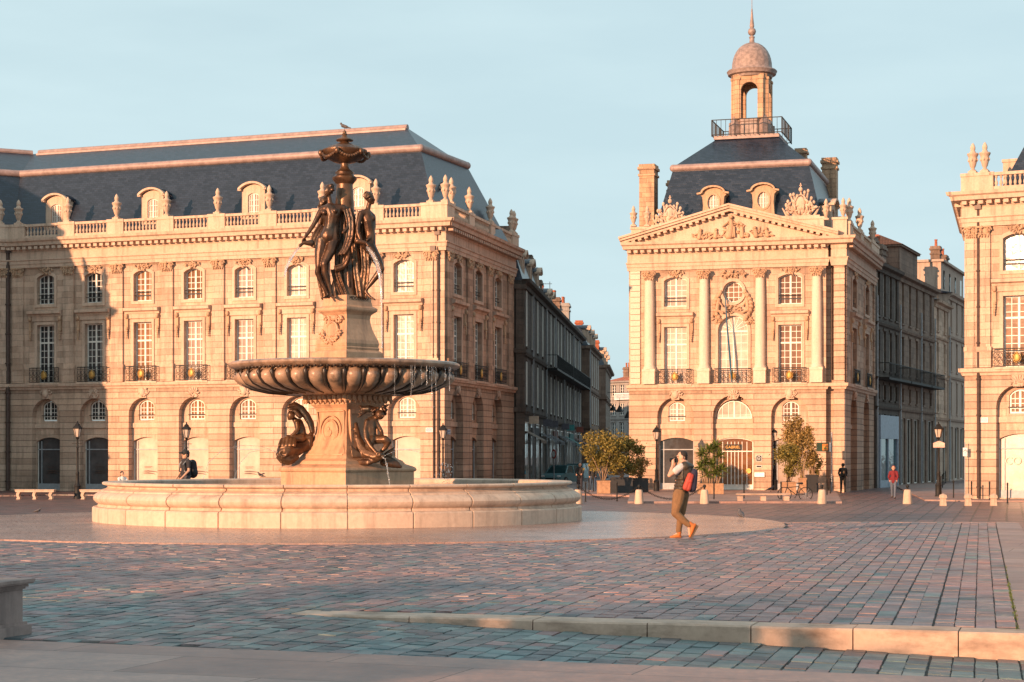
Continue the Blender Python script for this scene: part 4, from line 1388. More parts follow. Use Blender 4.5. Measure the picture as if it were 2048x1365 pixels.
# four arched faces and four splayed corners
for i in range(4):
    a = PI/2*i - PI/2
    loc = MB()
    w8 = 0.86
    loc.poly([(-w8,zb),(w8,zb),(w8,zt2),(-w8,zt2)], [arch(-0.50,0.50,zb+0.02,2.95,0.50)], -hwid)
    loc.poly([(-w8+0.1,zb),(w8-0.1,zb),(w8-0.1,zt2),(-w8+0.1,zt2)], [arch(-0.50,0.50,zb+0.02,2.95,0.50)], -hwid+0.26, True)
    loc.reveal(arch(-0.50,0.50,zb+0.02,2.95,0.50), -hwid, -hwid+0.26)
    for s_ in (-1,1): loc.box(s_*0.70-0.13, s_*0.70+0.13, -hwid-0.06, -hwid+0.05, zb, zt2-0.3); loc.box(s_*0.70-0.17, s_*0.70+0.17, -hwid-0.09, -hwid+0.05, zt2-0.35, zt2-0.2)
    rot = Matrix.Rotation(a+PI/2, 3, 'Z')
    mb.add([rot @ Vector(v) for v in loc.v], loc.f)
for i in range(4):
    a = PI/4 + PI/2*i
    mb.taper((1.19*math.cos(a),1.19*math.sin(a)), 0.10, 0.16, 0.10, 0.16, zb, zt2, a)
mb.build('lantern_arcade', M['chimney'], rl)
mb = MB()
mb.lathe([(0.3,3.85),(1.20,3.85),(1.24,3.98),(1.42,4.05),(1.46,4.18),(1.50,4.26),(1.44,4.34),(1.24,4.38)], 32)
mb.build('lantern_cornice', M['copper'], rl, smooth=35)
mb = MB()
pr = [(1.24,4.36),(1.20,4.46)] + [(1.18*math.cos(t*PI/2/9)**0.9, 4.50+1.62*math.sin(t*PI/2/9)) for t in range(9)] + [(0.16,6.14)]
mb.lathe(pr, 64, rf=lambda r,z,a,k: r*(1+0.018*abs(math.cos(8*a)))) 
mb.build('dome', M['copper'], rl, smooth=50)
mb = MB()
mb.lathe([(0.18,6.08),(0.15,6.2),(0.14,6.4),(0.17,6.42),(0.17,6.5),(0.09,6.52),(0.10,6.58),(0.20,6.66),(0.25,6.82),(0.20,6.98),(0.10,7.06),(0.13,7.12),(0.14,7.16),(0.08,7.7),(0.04,8.25),(0.02,8.3),(0.015,10.0)], 14)
mb.build('finial', M['copper'], rl, smooth=40)
# slim slack cable hanging before the centre bay
mb = MB(); mb.tube([(cB-0.42,-0.35,11.3),(cB-0.30,-0.38,9.6),(cB-0.12,-0.4,7.6),(cB-0.02,-0.42,6.1)], [0.03,0.05,0.07,0.03], 6)
put(mb.build('furled_flag', plain('teal_flag_cloth',(0.02,0.10,0.16),0.7)), rootB, frB)
# restaurant door in the middle arch
dr = MB(); w_ = 1.16; h_ = 3.24
lo = arch(-w_,w_,0,h_-0.27,0.27); li = arch(-w_+0.07,w_-0.07,0.05,h_-0.3,0.2)
dr.poly(lo,[li],0.0); dr.reveal(li,0,0.08)
for x in (-0.75,-0.45,-0.22,0.0,0.22,0.45,0.75): dr.box(x-0.02,x+0.02,0.01,0.06,0.3,h_-0.3)
for zz in (0.28, 2.35): dr.box(-w_,w_,-0.01,0.07,zz-0.03,zz+0.03)
dr.box(-w_+0.05,w_-0.05,0.02,0.07,0.0,0.28)
door = put(dr.build('entrance_door', M['white']), rootB, frB, cB+0.02, 0.52, GZ+0.12)
g = MB(); g.poly(lo,(),0.05); g.build('door_glass', glass('amber_lit_door_glass',(0.30,0.13,0.04)), door, recalc=False)  # amber base colour for the whole door pane
g = MB(); g.box(-0.62,0.42,-0.06,0.0,2.42,2.78); sb = g.build('door_sign', M['iron'], door)
text_obj('sign_lettering','GABRIEL',0.24,M['gold'],sb,None,-0.1,-0.075,2.60)
g = MB(); g.lathe([(0.0,0),(0.16,0),(0.16,0.02),(0.0,0.02)],16); oo_ = g.build('door_emblem', M['gold'], door); oo_.location=(0.86,-0.02,1.15); oo_.rotation_euler=(R(90),0,0)

# ---------------------------------------------------------------- right royal building
T0 = at(1929, 92.7); T1 = at(2300, 92.7*7978/8350)
frC, LC = frame2(T0, T1)
rootC = empty('corner_royal_building', (T0.x, T0.y, GZ), 'sunlit stone building cut by the right edge of the photo, urns on its parapet corner', 'building')
uc = lambda x: u_of(x, frC)
bc = [dict(u=uc(2036), shop='g_film2', mez='g_brown', first='g_brown', second='g_grey', aw=2.15, hood=1.25, bw=2.4),
      dict(u=uc(2036)+3.3, shop='g_film2', mez='g_brown', first='g_brown', second='g_brown', aw=2.15, hood=1.25, bw=2.4)]
facade(rootC, frC, LC, bc, dict(pil=[(uc(1965),0.82,'flat'),(uc(1965)+3.55,0.82,'flat'),(0.32,0.5,'flat')], miter=(1,0), k=1.0, ww=1.45, seed=1))
parapet(rootC, frC, LC, [('s',-0.1,1.35),('b',1.5,4.3),('s',1.35,1.5),('s',4.3,5.5)], [0.45, 1.05])
hip_roof(rootC, 'mansard_roof', frC, [(1.5,LC+8,0.9,12.0,14.8),(3.6,LC+8,2.8,10.0,19.6)], M['slate'])
mb = MB(); mb.box(1.0,3.0,4.0,4.6,14.8,16.9); mb.box(0.95,3.05,3.95,4.65,16.8,16.95); put(mb.build('attic_block', M['trim']), rootC, frC)
# left flank going back
F1 = at(1936, 92.4)
frCl, LCl = frame2(at(1944.5,108), T0)
mb = MB(); mb.box(0,LCl,0.0,0.5,GZ,14.1); put(mb.build('flank_wall', M['rustic']), rootC, frCl)
mb = MB(); mb.extr(CORN,0,LCl,0,1); mb.extr(STRG,0,LCl,0,1); mb.extr([(0.2,13.05),(-0.14,13.05),(-0.28,13.56),(-0.15,13.56),(-0.15,14.0),(0.2,14.0)],0,LCl,0,1)
n_ = int(LCl/0.42)
for i in range(n_): mb.box(0.2+i*0.42, 0.42+i*0.42, -0.5,-0.14,14.14,14.31)
put(mb.build('flank_cornice', M['trim']), rootC, frCl)
mb = MB(); mb.box(0.6, LC, 12.0, 12.4, GZ, 14.6); put(mb.build('rear_wall', M['ashlar']), rootC, frC)
downpipe(rootC, frC, 0.72, -0.12, GZ+0.1, 13.9, 0.08)
text_obj('window_lettering','CO',0.55,plain('etched_lettering',(0.33,0.25,0.20),0.3),rootC,frC,bc[0]['u']-0.35,0.53,1.35,0.004)

def plaque(root, fr, u, z, w, h, y, mat, txt, tm, size, nm='street_plaque'):
    mb = MB(); mb.box(-w/2,w/2,-0.03,0.0,-h/2,h/2)
    o = put(mb.build(nm, mat), root, fr, u, y, z)
    mb = MB(); t=0.02
    mb.poly([(-w/2,-h/2),(w/2,-h/2),(w/2,h/2),(-w/2,h/2)],[[(-w/2+t,-h/2+t),(w/2-t,-h/2+t),(w/2-t,h/2-t),(-w/2+t,h/2-t)]],-0.034)
    mb.build('plaque_border', tm, o, recalc=False)
    for i, (s_, dz) in enumerate(txt): text_obj('plaque_lettering', s_, size, tm, o, None, 0,-0.034,dz,0.002)
    return o
M['blue'] = plain('blue_enamel',(0.03,0.06,0.20),0.3)
M['wht'] = plain('white_enamel',(0.75,0.75,0.75),0.4)
plaque(rootC, frC, uc(1968), 3.4, 0.42, 0.25, -0.01, M['blue'], [('PLACE DE',0.045),('LA BOURSE',-0.055)], M['wht'], 0.085)
plaque(rootA, frA, u_of(859,frA), 3.05, 0.42, 0.25, -0.01, M['blue'], [('PLACE DE',0.045),('LA BOURSE',-0.055)], M['wht'], 0.085)
plaque(rootA, frAr, 0.75, 2.95, 0.6, 0.28, -0.01, M['blue'], [('RUE',0.06),('SAINT-REMI',-0.05)], M['wht'], 0.1)
plaque(rootB, frB, ub(1518), 1.45, 0.36, 0.38, -0.01, M['iron'], [('\u03a9',0.0)], M['wht'], 0.26, 'wall_sign')
plaque(rootB, frB, ub(1518), 0.95, 0.34, 0.14, -0.01, M['iron'], [], M['wht'], 0.1, 'wall_sign')
plaque(rootB, frB, ub(1519), 0.45, 0.66, 0.32, -0.03, M['wht'], [], M['iron'], 0.1, 'menu_board')
# swallow-like swoosh printed on the shop glass of the long building
for b in bays[:6]:
    mb = MB()
    for k, (dz, l) in enumerate(((0.0,0.75),(-0.12,0.6))):
        mb.slab([(-0.35,1.0+dz),(0.0,1.03+dz),(l-0.25,0.97+dz),(l-0.1,0.90+dz),(l-0.3,0.94+dz),(0.05,0.96+dz),(-0.35,0.97+dz)], -0.004, 0.0)
    mb.box(-0.3,0.25,-0.004,0,1.25,1.27); mb.box(-0.3,0.15,-0.004,0,1.18,1.20)
    put(mb.build('window_emblem', M['pipe'], recalc=False), rootA, frA, b['u']+0.05, 0.53, GZ+0.3)
# ---------------------------------------------------------------- fountain
def sculpt(name, mb, mat, voxel=0.02, sm=3, parent=None, loc=(0,0,0), rotz=0.0):
    """fuse overlapping shapes into one continuous smooth skin"""
    tmp = mb.build(name, mat)
    md = tmp.modifiers.new('r', 'REMESH'); md.mode = 'VOXEL'; md.voxel_size = voxel; md.use_smooth_shade = True
    if sm:
        m2 = tmp.modifiers.new('s', 'SMOOTH'); m2.factor = 0.5; m2.iterations = sm
    dg = bpy.context.evaluated_depsgraph_get()
    me = bpy.data.meshes.new_from_object(tmp.evaluated_get(dg))
    bpy.data.objects.remove(tmp)
    me.materials.clear(); me.materials.append(mat)
    me.polygons.foreach_set('use_smooth', [True]*len(me.polygons))
    o = bpy.data.objects.new(name, me); COL.objects.link(o)
    if parent: o.parent = parent
    o.location = loc; o.rotation_euler = (0,0,rotz)
    return o

def bronze(name, a, b_, c, patina=0.6, rough=0.36):
    m, nt, b = new_mat(name); lk = nt.links
    t = nt.nodes.new('ShaderNodeTexCoord'); P = t.outputs['Object']
    col = ramp(nt, [(0.3,a),(0.7,b_)], noise(nt, P, 3.0, 5))
    pf = N(nt,'ShaderNodeMapRange'); lk.new(noise(nt, P, 2.0, 6, 0.7, sc=(1,1,0.45)), pf.inputs[0])
    pf.inputs[1].default_value=0.50; pf.inputs[2].default_value=0.68; pf.inputs[4].default_value=patina
    col = mixc(nt, pf.outputs[0], col, c)
    lk.new(col, b.inputs['Base Color'])
    b.inputs['Metallic'].default_value = 0.0 if 'stone' in name else 0.55; b.inputs['Roughness'].default_value = rough
    bump(nt, b, noise(nt, P, 14, 6, 0.7), 0.6, 0.012)
    return m
M['bronze'] = bronze('weathered_bronze', (0.035,0.018,0.012), (0.14,0.068,0.036), (0.025,0.06,0.062))
M['bronze2'] = bronze('warm_bronze', (0.055,0.027,0.016), (0.21,0.11,0.058), (0.035,0.045,0.04), 0.5)
M['wetstone'] = bronze('wet_bowl_stone', (0.20,0.12,0.075), (0.44,0.29,0.20), (0.025,0.024,0.024), 0.9, 0.3)
M['sootstone'] = bronze('sooty_stone_darts', (0.02,0.015,0.012), (0.05,0.035,0.027), (0.012,0.012,0.012), 0.6, 0.35)  # near-black colour for the darts between the lobes
m_, nt_, b_ = new_mat('basin_water'); b_.inputs['Base Color'].default_value=(0.05,0.09,0.10,1); b_.inputs['Roughness'].default_value=0.04
tt = nt_.nodes.new('ShaderNodeTexCoord'); bump(nt_, b_, noise(nt_, tt.outputs['Object'], 4.0, 3), 0.5, 0.03); M['water'] = m_
m_, nt_, b_ = new_mat('falling_water'); b_.inputs['Base Color'].default_value=(0.9,0.92,0.95,1); b_.inputs['Roughness'].default_value=0.08
b_.inputs['Transmission Weight'].default_value=0.8; b_.inputs['IOR'].default_value=1.33; b_.inputs['Alpha'].default_value=0.55; M['jet'] = m_

FX, FY = -4.27, 47.2
mb = MB()
mb.lathe([(10.95,GZ),(10.95,0.0),(10.93,0.035),(10.2,0.045),(6.0,0.06),(0.0,0.06)], 120)
pl = mb.build('fountain_platform', M['ring'], smooth=30); pl.location = (-4.30,45.75,0); tag(pl, kind='structure')
root = empty('fountain', (FX,FY,0.04), 'grand stone fountain with round basin, raised lobed bowl and bronze graces under a tall finial', 'fountain')
F0 = Vector((-0.12,0,0))
# basin of joined stone blocks
nj = 26; angs = []
for j in range(nj):
    a = -PI/2 + PI/nj + 2*PI*j/nj
    angs += [a-0.0034, a-0.0016, a+0.0016, a+0.0034] + [a + 2*PI/nj*k/7 for k in range(1,7)]
def jf(r, z, a, k):
    q = ((a + PI/2 - PI/nj) % (2*PI/nj)); q = min(q, 2*PI/nj - q)
    return r - (0.035 if q < 0.0025 and r > 5.5 else 0) + 0.004*math.sin(a*31)
mb = MB()
mb.lathe([(5.36,0.0),(6.17,0.0),(6.17,0.345),(6.14,0.375),(6.05,0.39),(6.03,0.42),(6.02,0.45),(6.08,0.48),(6.135,0.54),(6.145,0.60),(6.11,0.67),(6.02,0.73),(5.96,0.755),(5.96,0.785),(5.92,0.80),(5.84,0.82),(5.79,0.855),(5.80,0.885),(5.88,0.91),(5.92,0.925),(5.93,0.96),(5.90,0.985),(5.42,0.98),(5.38,0.95),(5.36,0.2)], c=(0,0), rf=jf, angs=angs)
o = mb.build('basin', M['fountain'], root, loc=F0, smooth=35)
mb = MB(); mb.lathe([(5.38,0.88),(0.0,0.88)], 64)
mb.build('basin_water', M['water'], root, loc=F0)
# square pedestal, a corner towards the camera
TH = R(-86.6 - 45 + 90)        # rotation of the square
CX = 0.077
def squares(prof, name, mat, rot=TH, c=(CX,0), parent=root, sm=False):
    mb = MB(); vs = []
    for (h, z) in prof:
        for sx, sy in ((-1,-1),(1,-1),(1,1),(-1,1)):
            x, y = h*sx, h*sy
            vs.append((c[0]+x*math.cos(rot)-y*math.sin(rot), c[1]+x*math.sin(rot)+y*math.cos(rot), z))
    fs = []
    for k in range(len(prof)-1):
        for i in range(4):
            j = (i+1)%4; fs.append((4*k+i,4*k+j,4*k+4+j,4*k+4+i))
    fs.append((0,3,2,1)); e=4*(len(prof)-1); fs.append((e,e+1,e+2,e+3))
    mb.add(vs, fs)
    return mb.build(name, mat, parent)
q = 1/math.sqrt(2)
squares([(1.69*q,0.2),(1.69*q,1.22),(1.74*q,1.24),(1.76*q,1.28),(1.73*q,1.33),(1.66*q,1.36),(1.46*q,1.42),(1.44*q,1.46)], 'plinth', M['pedestal'])
body = [(1.44*q,1.44),(1.40*q,1.50),(1.27*q,1.55),(1.24*q,1.57),(1.10*q,1.72),(0.98*q,1.87),(0.89*q,2.05),(0.82*q,2.22),(0.79*q,2.40),(0.775*q,2.58),(0.78*q,2.74),(0.83*q,2.84),(0.90*q,2.90),(0.935*q,2.92),(0.95*q,3.0)]
squares(body, 'pedestal_body', M['pedestal'])
squares([(0.95*q,2.98),(1.02*q,3.02),(1.10*q,3.14),(1.28*q,3.22)], 'pedestal_capital', M['pedestal'])
face = lambda k: (FX+CX, FY, TH + PI/2*k)      # local -y is outward
def onface(o, k, z=0.0, y=0.0):
    o.parent = root; o.location = (CX,0,0); o.rotation_euler = (0,0,TH+PI/2*k); return o
for k in (0, 1, 3):
    mb = MB()
    for i in range(9):
        x = -0.72 + 0.18*i
        mb.ball((x,-0.80,3.10), (0.075,0.06,0.10), 7, 5); mb.ball((x+0.05,-0.79,3.02),(0.04,0.05,0.08),6,4)
    onface(mb.build('acanthus_frieze', M['pedestal'], smooth=50), k)
# left face: framed roundel
mb = MB()
def tor(c, R_, r, n=28, sx=1, sz=1): return [(c[0]+R_*sx*math.cos(2*PI*i/n), c[1], c[2]+R_*sz*math.sin(2*PI*i/n)) for i in range(n+1)]
yb = -0.575
mb.tube(tor((0.0,yb-0.03,2.26),0.27,0), 0.035, 6); mb.tube(tor((0.0,yb-0.02,2.26),0.38,0), 0.018, 5)
mb.slab([(0.24*math.cos(a*PI/12),2.26+0.24*math.sin(a*PI/12)) for a in range(24)], yb-0.03, -0.4)
for a, b_2, c_2 in ((-0.06,0.06,2.30),(0.02,0.10,2.22),(-0.02,-0.02,2.18)):
    mb.ball((a,yb-0.05,c_2),(0.05,0.02,0.07),6,4)
for s_ in (-1,1):
    mb.tube([(s_*0.50,-0.60,2.75),(s_*0.47,-0.575,2.5),(s_*0.47,-0.58,2.3),(s_*0.50,-0.62,2.05),(s_*0.60,-0.72,1.85),(s_*0.72,-0.80,1.68)], 0.022, 5)
mb.bar((-0.5,-0.60,2.76),(0.5,-0.60,2.76),0.03); mb.bar((-0.70,-0.83,1.66),(0.70,-0.83,1.66),0.03)
onface(mb.build('medallion', M['pedestal'], smooth=40), 0)
# niche panel on the right face
mb = MB()
for s_ in (-1,1): mb.bar((s_*0.46,-0.63,1.7),(s_*0.46,-0.56,2.72),0.07,0.10)
mb.bar((-0.5,-0.58,2.74),(0.5,-0.58,2.74),0.08,0.1)
onface(mb.build('panel_frame', M['pedestal']), 1)
# lobed bowl
mb = MB()
nl = 36
def lob(r, z, a, k):
    A = [0.02,0.07,0.12,0.18,0.24,0.28,0.29,0.25,0.17,0.04,0.0][min(k,10)]
    f = abs(math.sin((a+PI/2)*nl/2 + PI/2))
    return r - A*(1 - f**0.55)
mb.lathe([(0.7,3.14),(1.05,3.17),(1.55,3.19),(2.05,3.24),(2.42,3.32),(2.68,3.43),(2.80,3.55),(2.80,3.66),(2.70,3.75),(2.60,3.79),(2.58,3.82)], nl*10, rf=lob)
mb.build('bowl', M['wetstone'], root, smooth=60)
mb = MB()
for i in range(nl):
    a = -PI/2 + (i+0.5)*2*PI/nl
    mb.tube([(r_*math.cos(a),r_*math.sin(a),z_) for r_,z_ in ((2.70,3.79),(2.74,3.70),(2.68,3.58),(2.58,3.44),(2.34,3.32),(1.98,3.235),(1.5,3.185))], [0.03,0.06,0.055,0.045,0.038,0.03,0.016], 6)
for i in range(nl*3):
    a = 2*PI*i/(nl*3)
    mb.ball((2.74*math.cos(a),2.74*math.sin(a),3.82),(0.05,0.05,0.05),6,4)
mb.build('bowl_darts', M['sootstone'], root, smooth=True)
mb = MB()
mb.lathe([(2.60,3.80),(2.82,3.83),(2.92,3.87),(2.945,3.91),(2.93,3.96),(2.87,3.99),(2.62,3.97),(2.45,3.85),(0.8,3.6)], 128)
mb.build('bowl_rim', M['wetstone'], root, smooth=40)
mb = MB(); mb.lathe([(2.56,3.93),(0,3.93)], 64); mb.build('bowl_water', M['water'], root)
# upper pedestal
CX2 = 0.07
squares([(0.90*q,3.7),(0.90*q,4.24),(0.86*q,4.28),(0.80*q,4.31),(0.82*q,4.36),(0.77*q,4.41)], 'upper_plinth', M['pedestal'], c=(CX2,0))
squares([(0.79*q,4.40),(0.81*q,4.47),(0.79*q,4.56),(0.72*q,4.68),(0.65*q,4.82),(0.60*q,4.97),(0.575*q,5.10),(0.60*q,5.20),(0.66*q,5.25)], 'upper_pedestal', M['pedestal'], c=(CX2,0))
squares([(0.66*q,5.25),(0.75*q,5.30),(0.77*q,5.33),(0.77*q,5.38),(0.68*q,5.42),(0.64*q,5.44),(0.62*q,5.53),(0.61*q,5.54),(0.61*q,5.69),(0.5,5.69)][:9], 'upper_cornice', M['pedestal'], c=(CX2,0))
mb = MB()
mb.tube(tor((-0.02,-0.52,4.83),0.20,0,24,1,0.9), 0.035, 6)
mb.slab([(-0.02+0.19*math.cos(a*PI/12),4.83+0.17*math.sin(a*PI/12)) for a in range(24)], -0.53, -0.35)
rnd = random.Random(4)
for i in range(34):
    a = PI + PI*i/33; rr = rnd.uniform(0.24,0.34)
    mb.ball((-0.02+rr*1.1*math.cos(a),-0.57-rnd.random()*0.04,4.80+rr*math.sin(a)),(0.05,0.035,0.035),6,4,Matrix.Rotation(rnd.random()*3,3,'Y'))
volute(mb, (-0.22,-0.5,5.07), 0.12, -1, 0, 0.03); volute(mb, (0.2,-0.5,5.07), 0.12, 1, 0, 0.03); mb.ball((0,-0.47,5.12),(0.12,0.06,0.08),8,5)
o = mb.build('cartouche', M['pedestal'], root, smooth=50); o.location=(CX2,0,0); o.rotation_euler=(0,0,TH)
o2 = text_obj('inscription','MDCCCLXV',0.125,M['iron'],root,None,0,0,0,0.004); o2.rotation_euler=(0,0,TH+PI/2)
nx = Vector((math.cos(TH+PI/2),math.sin(TH+PI/2))); ny = Vector((-nx.y,nx.x))
p_ = Vector((CX2,0)) + ny*(-0.436); o2.location=(p_.x,p_.y,5.615)
# column, top bowl and finial
mb = MB()
mb.lathe([(0.40,5.68),(0.38,5.85),(0.30,6.1),(0.26,6.5),(0.25,7.5),(0.24,8.1),(0.22,8.3),(0.21,8.55),(0.25,8.60),(0.31,8.67),(0.315,8.73),(0.26,8.76),(0.23,8.80),(0.24,8.86),(0.20,8.90),(0.13,8.94),(0.10,9.02),(0.12,9.12)], 28)
mb.build('column', M['bronze2'], root, smooth=40)
mb = MB()
mb.lathe([(0.10,9.08),(0.28,9.12),(0.44,9.20),(0.54,9.30),(0.585,9.38),(0.57,9.42),(0.50,9.44),(0.42,9.50),(0.26,9.56),(0.12,9.60),(0.10,9.64),(0.20,9.65),(0.225,9.68),(0.20,9.71),(0.10,9.75),(0.06,9.80),(0.07,9.83),(0.05,9.86)], 48, rf=lambda r,z,a,k: r*(1-0.05*(1-abs(math.sin(12*a)))) if 1<=k<=4 or 6<=k<=8 else r)
for i in range(6):
    a0 = 2*PI*i/6+0.3
    for j in range(11):
        t = j/10; a = a0 + t*2*PI/6; z = 9.34 - 0.14*math.sin(t*PI)
        mb.ball((0.58*math.cos(a),0.58*math.sin(a),z),(0.05,0.05,0.045),6,4)
    mb.ball((0.62*math.cos(a0),0.62*math.sin(a0),9.33),(0.07,0.07,0.09),7,5)
mb.ball((0,0,9.88),0.05,8,6)
mb.build('finial_bowl', M['bronze2'], root, smooth=50)

# statues
def G(cx, cy, dy): return Vector(((580 + cx/3.594 - 689)/78.4, dy, 1.72 + (668 - cy/3.594)/78.4 - 0.04))
def folds(mb, pts, n=5, off=(12,0), r=0.035, dd=0.02):
    for i in range(n):
        k = i-(n-1)/2
        P_ = [G(x+off[0]*k, y+off[1]*k, d + dd*((i%2)*2-1)) for x,y,d in pts]
        # smooth the run
        Q = [P_[0]]
        for a in range(len(P_)-1):
            Q += [P_[a].lerp(P_[a+1],0.33), P_[a].lerp(P_[a+1],0.67), P_[a+1]]
        Q2 = [Q[0]] + [(Q[j-1]+Q[j]*2+Q[j+1])/4 for j in range(1,len(Q)-1)] + [Q[-1]]
        for j in range(len(Q2)-1):
            mb.capsule(Q2[j], Q2[j+1], r, r, 7)
def chain(mb, pts, n=9):
    for i in range(len(pts)-1):
        a, b = pts[i], pts[i+1]; q_ = 1.10 if a[3] > 0.06 else 1.04
        mb.capsule(G(*a[:3]), G(*b[:3]), a[3]*q_, b[3]*(1.10 if b[3] > 0.06 else 1.04), n)
def head(mb, x, y, d, look, r=0.115):
    c = G(x,y,d); L_ = Vector(look).normalized()
    mb.ball(c, (r*0.86,r*0.98,r*1.2), 12, 9)
    mb.ball(c+L_*r*0.95+Vector((0,0,-r*0.1)), (0.025,0.025,0.035),6,5)      # nose
    mb.ball(c+L_*r*0.78+Vector((0,0,-r*0.62)), (0.035,0.03,0.02),6,5)       # lips
    mb.ball(c+L_*r*0.55+Vector((0,0,-r*0.95)), (0.04,0.04,0.035),6,5)       # chin
    side = Vector((-L_.y,L_.x,0))
    for s_ in (-1,1): mb.ball(c+L_*r*0.75+side*s_*r*0.4+Vector((0,0,r*0.05)),(0.022,0.022,0.016),6,4)
def hair(x, y, d, look, seed, bun=None, r=0.115):
    mb = MB(); c = G(x,y,d); L_ = Vector(look).normalized(); rnd = random.Random(seed)
    mb.ball(c-L_*r*0.32+Vector((0,0,r*0.25)), (r*0.98,r*1.05,r*1.12), 12, 8)
    for i in range(30):
        v = Vector((rnd.uniform(-1,1),rnd.uniform(-1,1),rnd.uniform(-0.4,1))).normalized()
        if v.dot(L_) > 0.45 and v.z < 0.75: continue
        mb.ball(c-L_*r*0.28+Vector((0,0,r*0.2))+v*r*1.12, (0.035,0.035,0.03), 6, 4)
    if bun:
        b = G(*bun); mb.ball(b,(0.085,0.075,0.075),8,6)
        for k in range(14): 
            a = k*0.8; mb.ball(b+Vector(((0.09-0.005*k)*math.cos(a),-0.06,(0.09-0.005*k)*math.sin(a))),0.022,6,4)
    return mb
# grace at the front left
g1 = MB(); lk1 = (-0.75,-0.66,-0.15)
head(g1, 288,528,-0.50, lk1, 0.118)
chain(g1, [(292,570,-0.48,0.055),(300,625,-0.46,0.062)])
chain(g1, [(243,662,-0.48,0.075),(300,640,-0.46,0.085),(390,645,-0.40,0.075)])
chain(g1, [(300,665,-0.46,0.155),(315,700,-0.45,0.175),(306,770,-0.46,0.140),(298,800,-0.47,0.135),(285,850,-0.47,0.175)])
chain(g1, [(345,670,-0.42,0.12),(330,760,-0.43,0.10),(325,820,-0.44,0.12),(322,870,-0.43,0.15)])
chain(g1, [(240,880,-0.46,0.125),(330,880,-0.42,0.135)])
for x, y in ((262,690),(338,676)): g1.ball(G(x,y,-0.60),(0.068,0.07,0.07),9,7)
g1.ball(G(284,835,-0.58),(0.10,0.07,0.11),9,6)
chain(g1, [(240,895,-0.46,0.130),(228,980,-0.50,0.115),(222,1062,-0.52,0.078),(214,1110,-0.48,0.078),(240,1180,-0.44,0.062),(284,1262,-0.42,0.040),(290,1285,-0.44,0.042)])
chain(g1, [(322,890,-0.44,0.140),(300,970,-0.54,0.122),(264,1052,-0.64,0.084),(268,1110,-0.60,0.082),(292,1190,-0.55,0.060),(312,1262,-0.52,0.042)])
chain(g1, [(312,1275,-0.50,0.048),(325,1290,-0.62,0.040),(338,1294,-0.74,0.026)]); chain(g1, [(288,1280,-0.42,0.046),(270,1290,-0.56,0.036),(262,1294,-0.66,0.024)])
for k in range(4): chain(g1, [(334+k*4,1295,-0.72,0.014),(338+k*5,1297,-0.78,0.012)])
chain(g1, [(240,665,-0.48,0.075),(222,700,-0.50,0.070),(186,772,-0.54,0.056),(178,785,-0.55,0.056),(150,832,-0.60,0.048),(126,864,-0.64,0.033)])
for k in range(4): chain(g1, [(122,868,-0.64,0.024),(106+k*4,888,-0.66+k*0.015,0.016),(104+k*6,906,-0.66+k*0.02,0.012)])
chain(g1, [(126,870,-0.62,0.02),(136,892,-0.60,0.015)])
chain(g1, [(395,650,-0.40,0.075),(425,710,-0.36,0.062),(438,760,-0.40,0.052),(420,800,-0.52,0.045),(395,830,-0.58,0.035)])
s1 = sculpt('statue_figure', g1, M['bronze'], 0.017, 2, root)
tag(s1, 'nude bronze grace at the front left, one arm lowered to the left')
hb = hair(288,525,-0.50, lk1, 3); hh = sculpt('hair', hb, M['bronze'], 0.016, 1, s1)
dm = MB()
folds(dm, [(425,655,-0.42),(450,740,-0.46),(448,850,-0.50),(420,940,-0.54),(388,985,-0.56)], 6, (11,-2), 0.026, 0.025)
folds(dm, [(436,940,-0.50),(432,1010,-0.48),(400,1065,-0.48),(340,1085,-0.52)], 4, (4,10), 0.026, 0.02)
folds(dm, [(335,1090,-0.42),(352,1160,-0.40),(380,1230,-0.38),(405,1285,-0.36)], 5, (13,-2), 0.028, 0.025)
folds(dm, [(395,660,-0.30),(400,800,-0.28),(390,950,-0.26),(370,1120,-0.25),(360,1280,-0.25)], 5, (16,0), 0.045, 0.02)
sculpt('drapery', dm, M['bronze'], 0.019, 1, s1)
jg = MB(); jg.capsule(G(118,905,-0.66),G(170,905,-0.60),0.05,0.085,10); jg.capsule(G(118,905,-0.66),G(96,925,-0.70),0.03,0.05,8); sculpt('jug', jg, M['bronze'], 0.018, 1, s1)
dm = MB()
for k in range(7):
    a_ = -0.2+0.45*k
    folds(dm, [(392+40*math.cos(a_),720,-0.12-0.10*math.sin(a_)),(398+52*math.cos(a_),900,-0.12-0.14*math.sin(a_)),(405+60*math.cos(a_),1100,-0.12-0.16*math.sin(a_)),(410+72*math.cos(a_),1285,-0.10-0.20*math.sin(a_))], 2, (10,0), 0.05, 0.02)
sculpt('central_drapery', dm, M['bronze'], 0.022, 1, root)
# grace at the right, seen from behind, facing right
g2 = MB(); lk2 = (0.92,-0.25,-0.2)
head(g2, 584,578,-0.30, lk2, 0.115)
chain(g2, [(576,610,-0.30,0.055),(566,650,-0.30,0.062)])
chain(g2, [(520,690,-0.42,0.075),(560,675,-0.32,0.085),(596,700,-0.16,0.072)])
chain(g2, [(556,700,-0.30,0.135),(566,740,-0.30,0.150),(578,815,-0.29,0.120),(582,850,-0.28,0.130),(572,920,-0.28,0.165)])
g2.ball(G(602,722,-0.34),(0.075,0.07,0.07),9,7); g2.ball(G(545,905,-0.36),(0.12,0.13,0.13),10,7)
chain(g2, [(582,930,-0.30,0.145),(628,1010,-0.34,0.120),(662,1082,-0.38,0.082),(640,1120,-0.38,0.080),(600,1170,-0.36,0.064),(560,1222,-0.34,0.042),(552,1240,-0.34,0.046)])
chain(g2, [(552,1248,-0.34,0.045),(585,1285,-0.38,0.038),(618,1302,-0.42,0.022)])
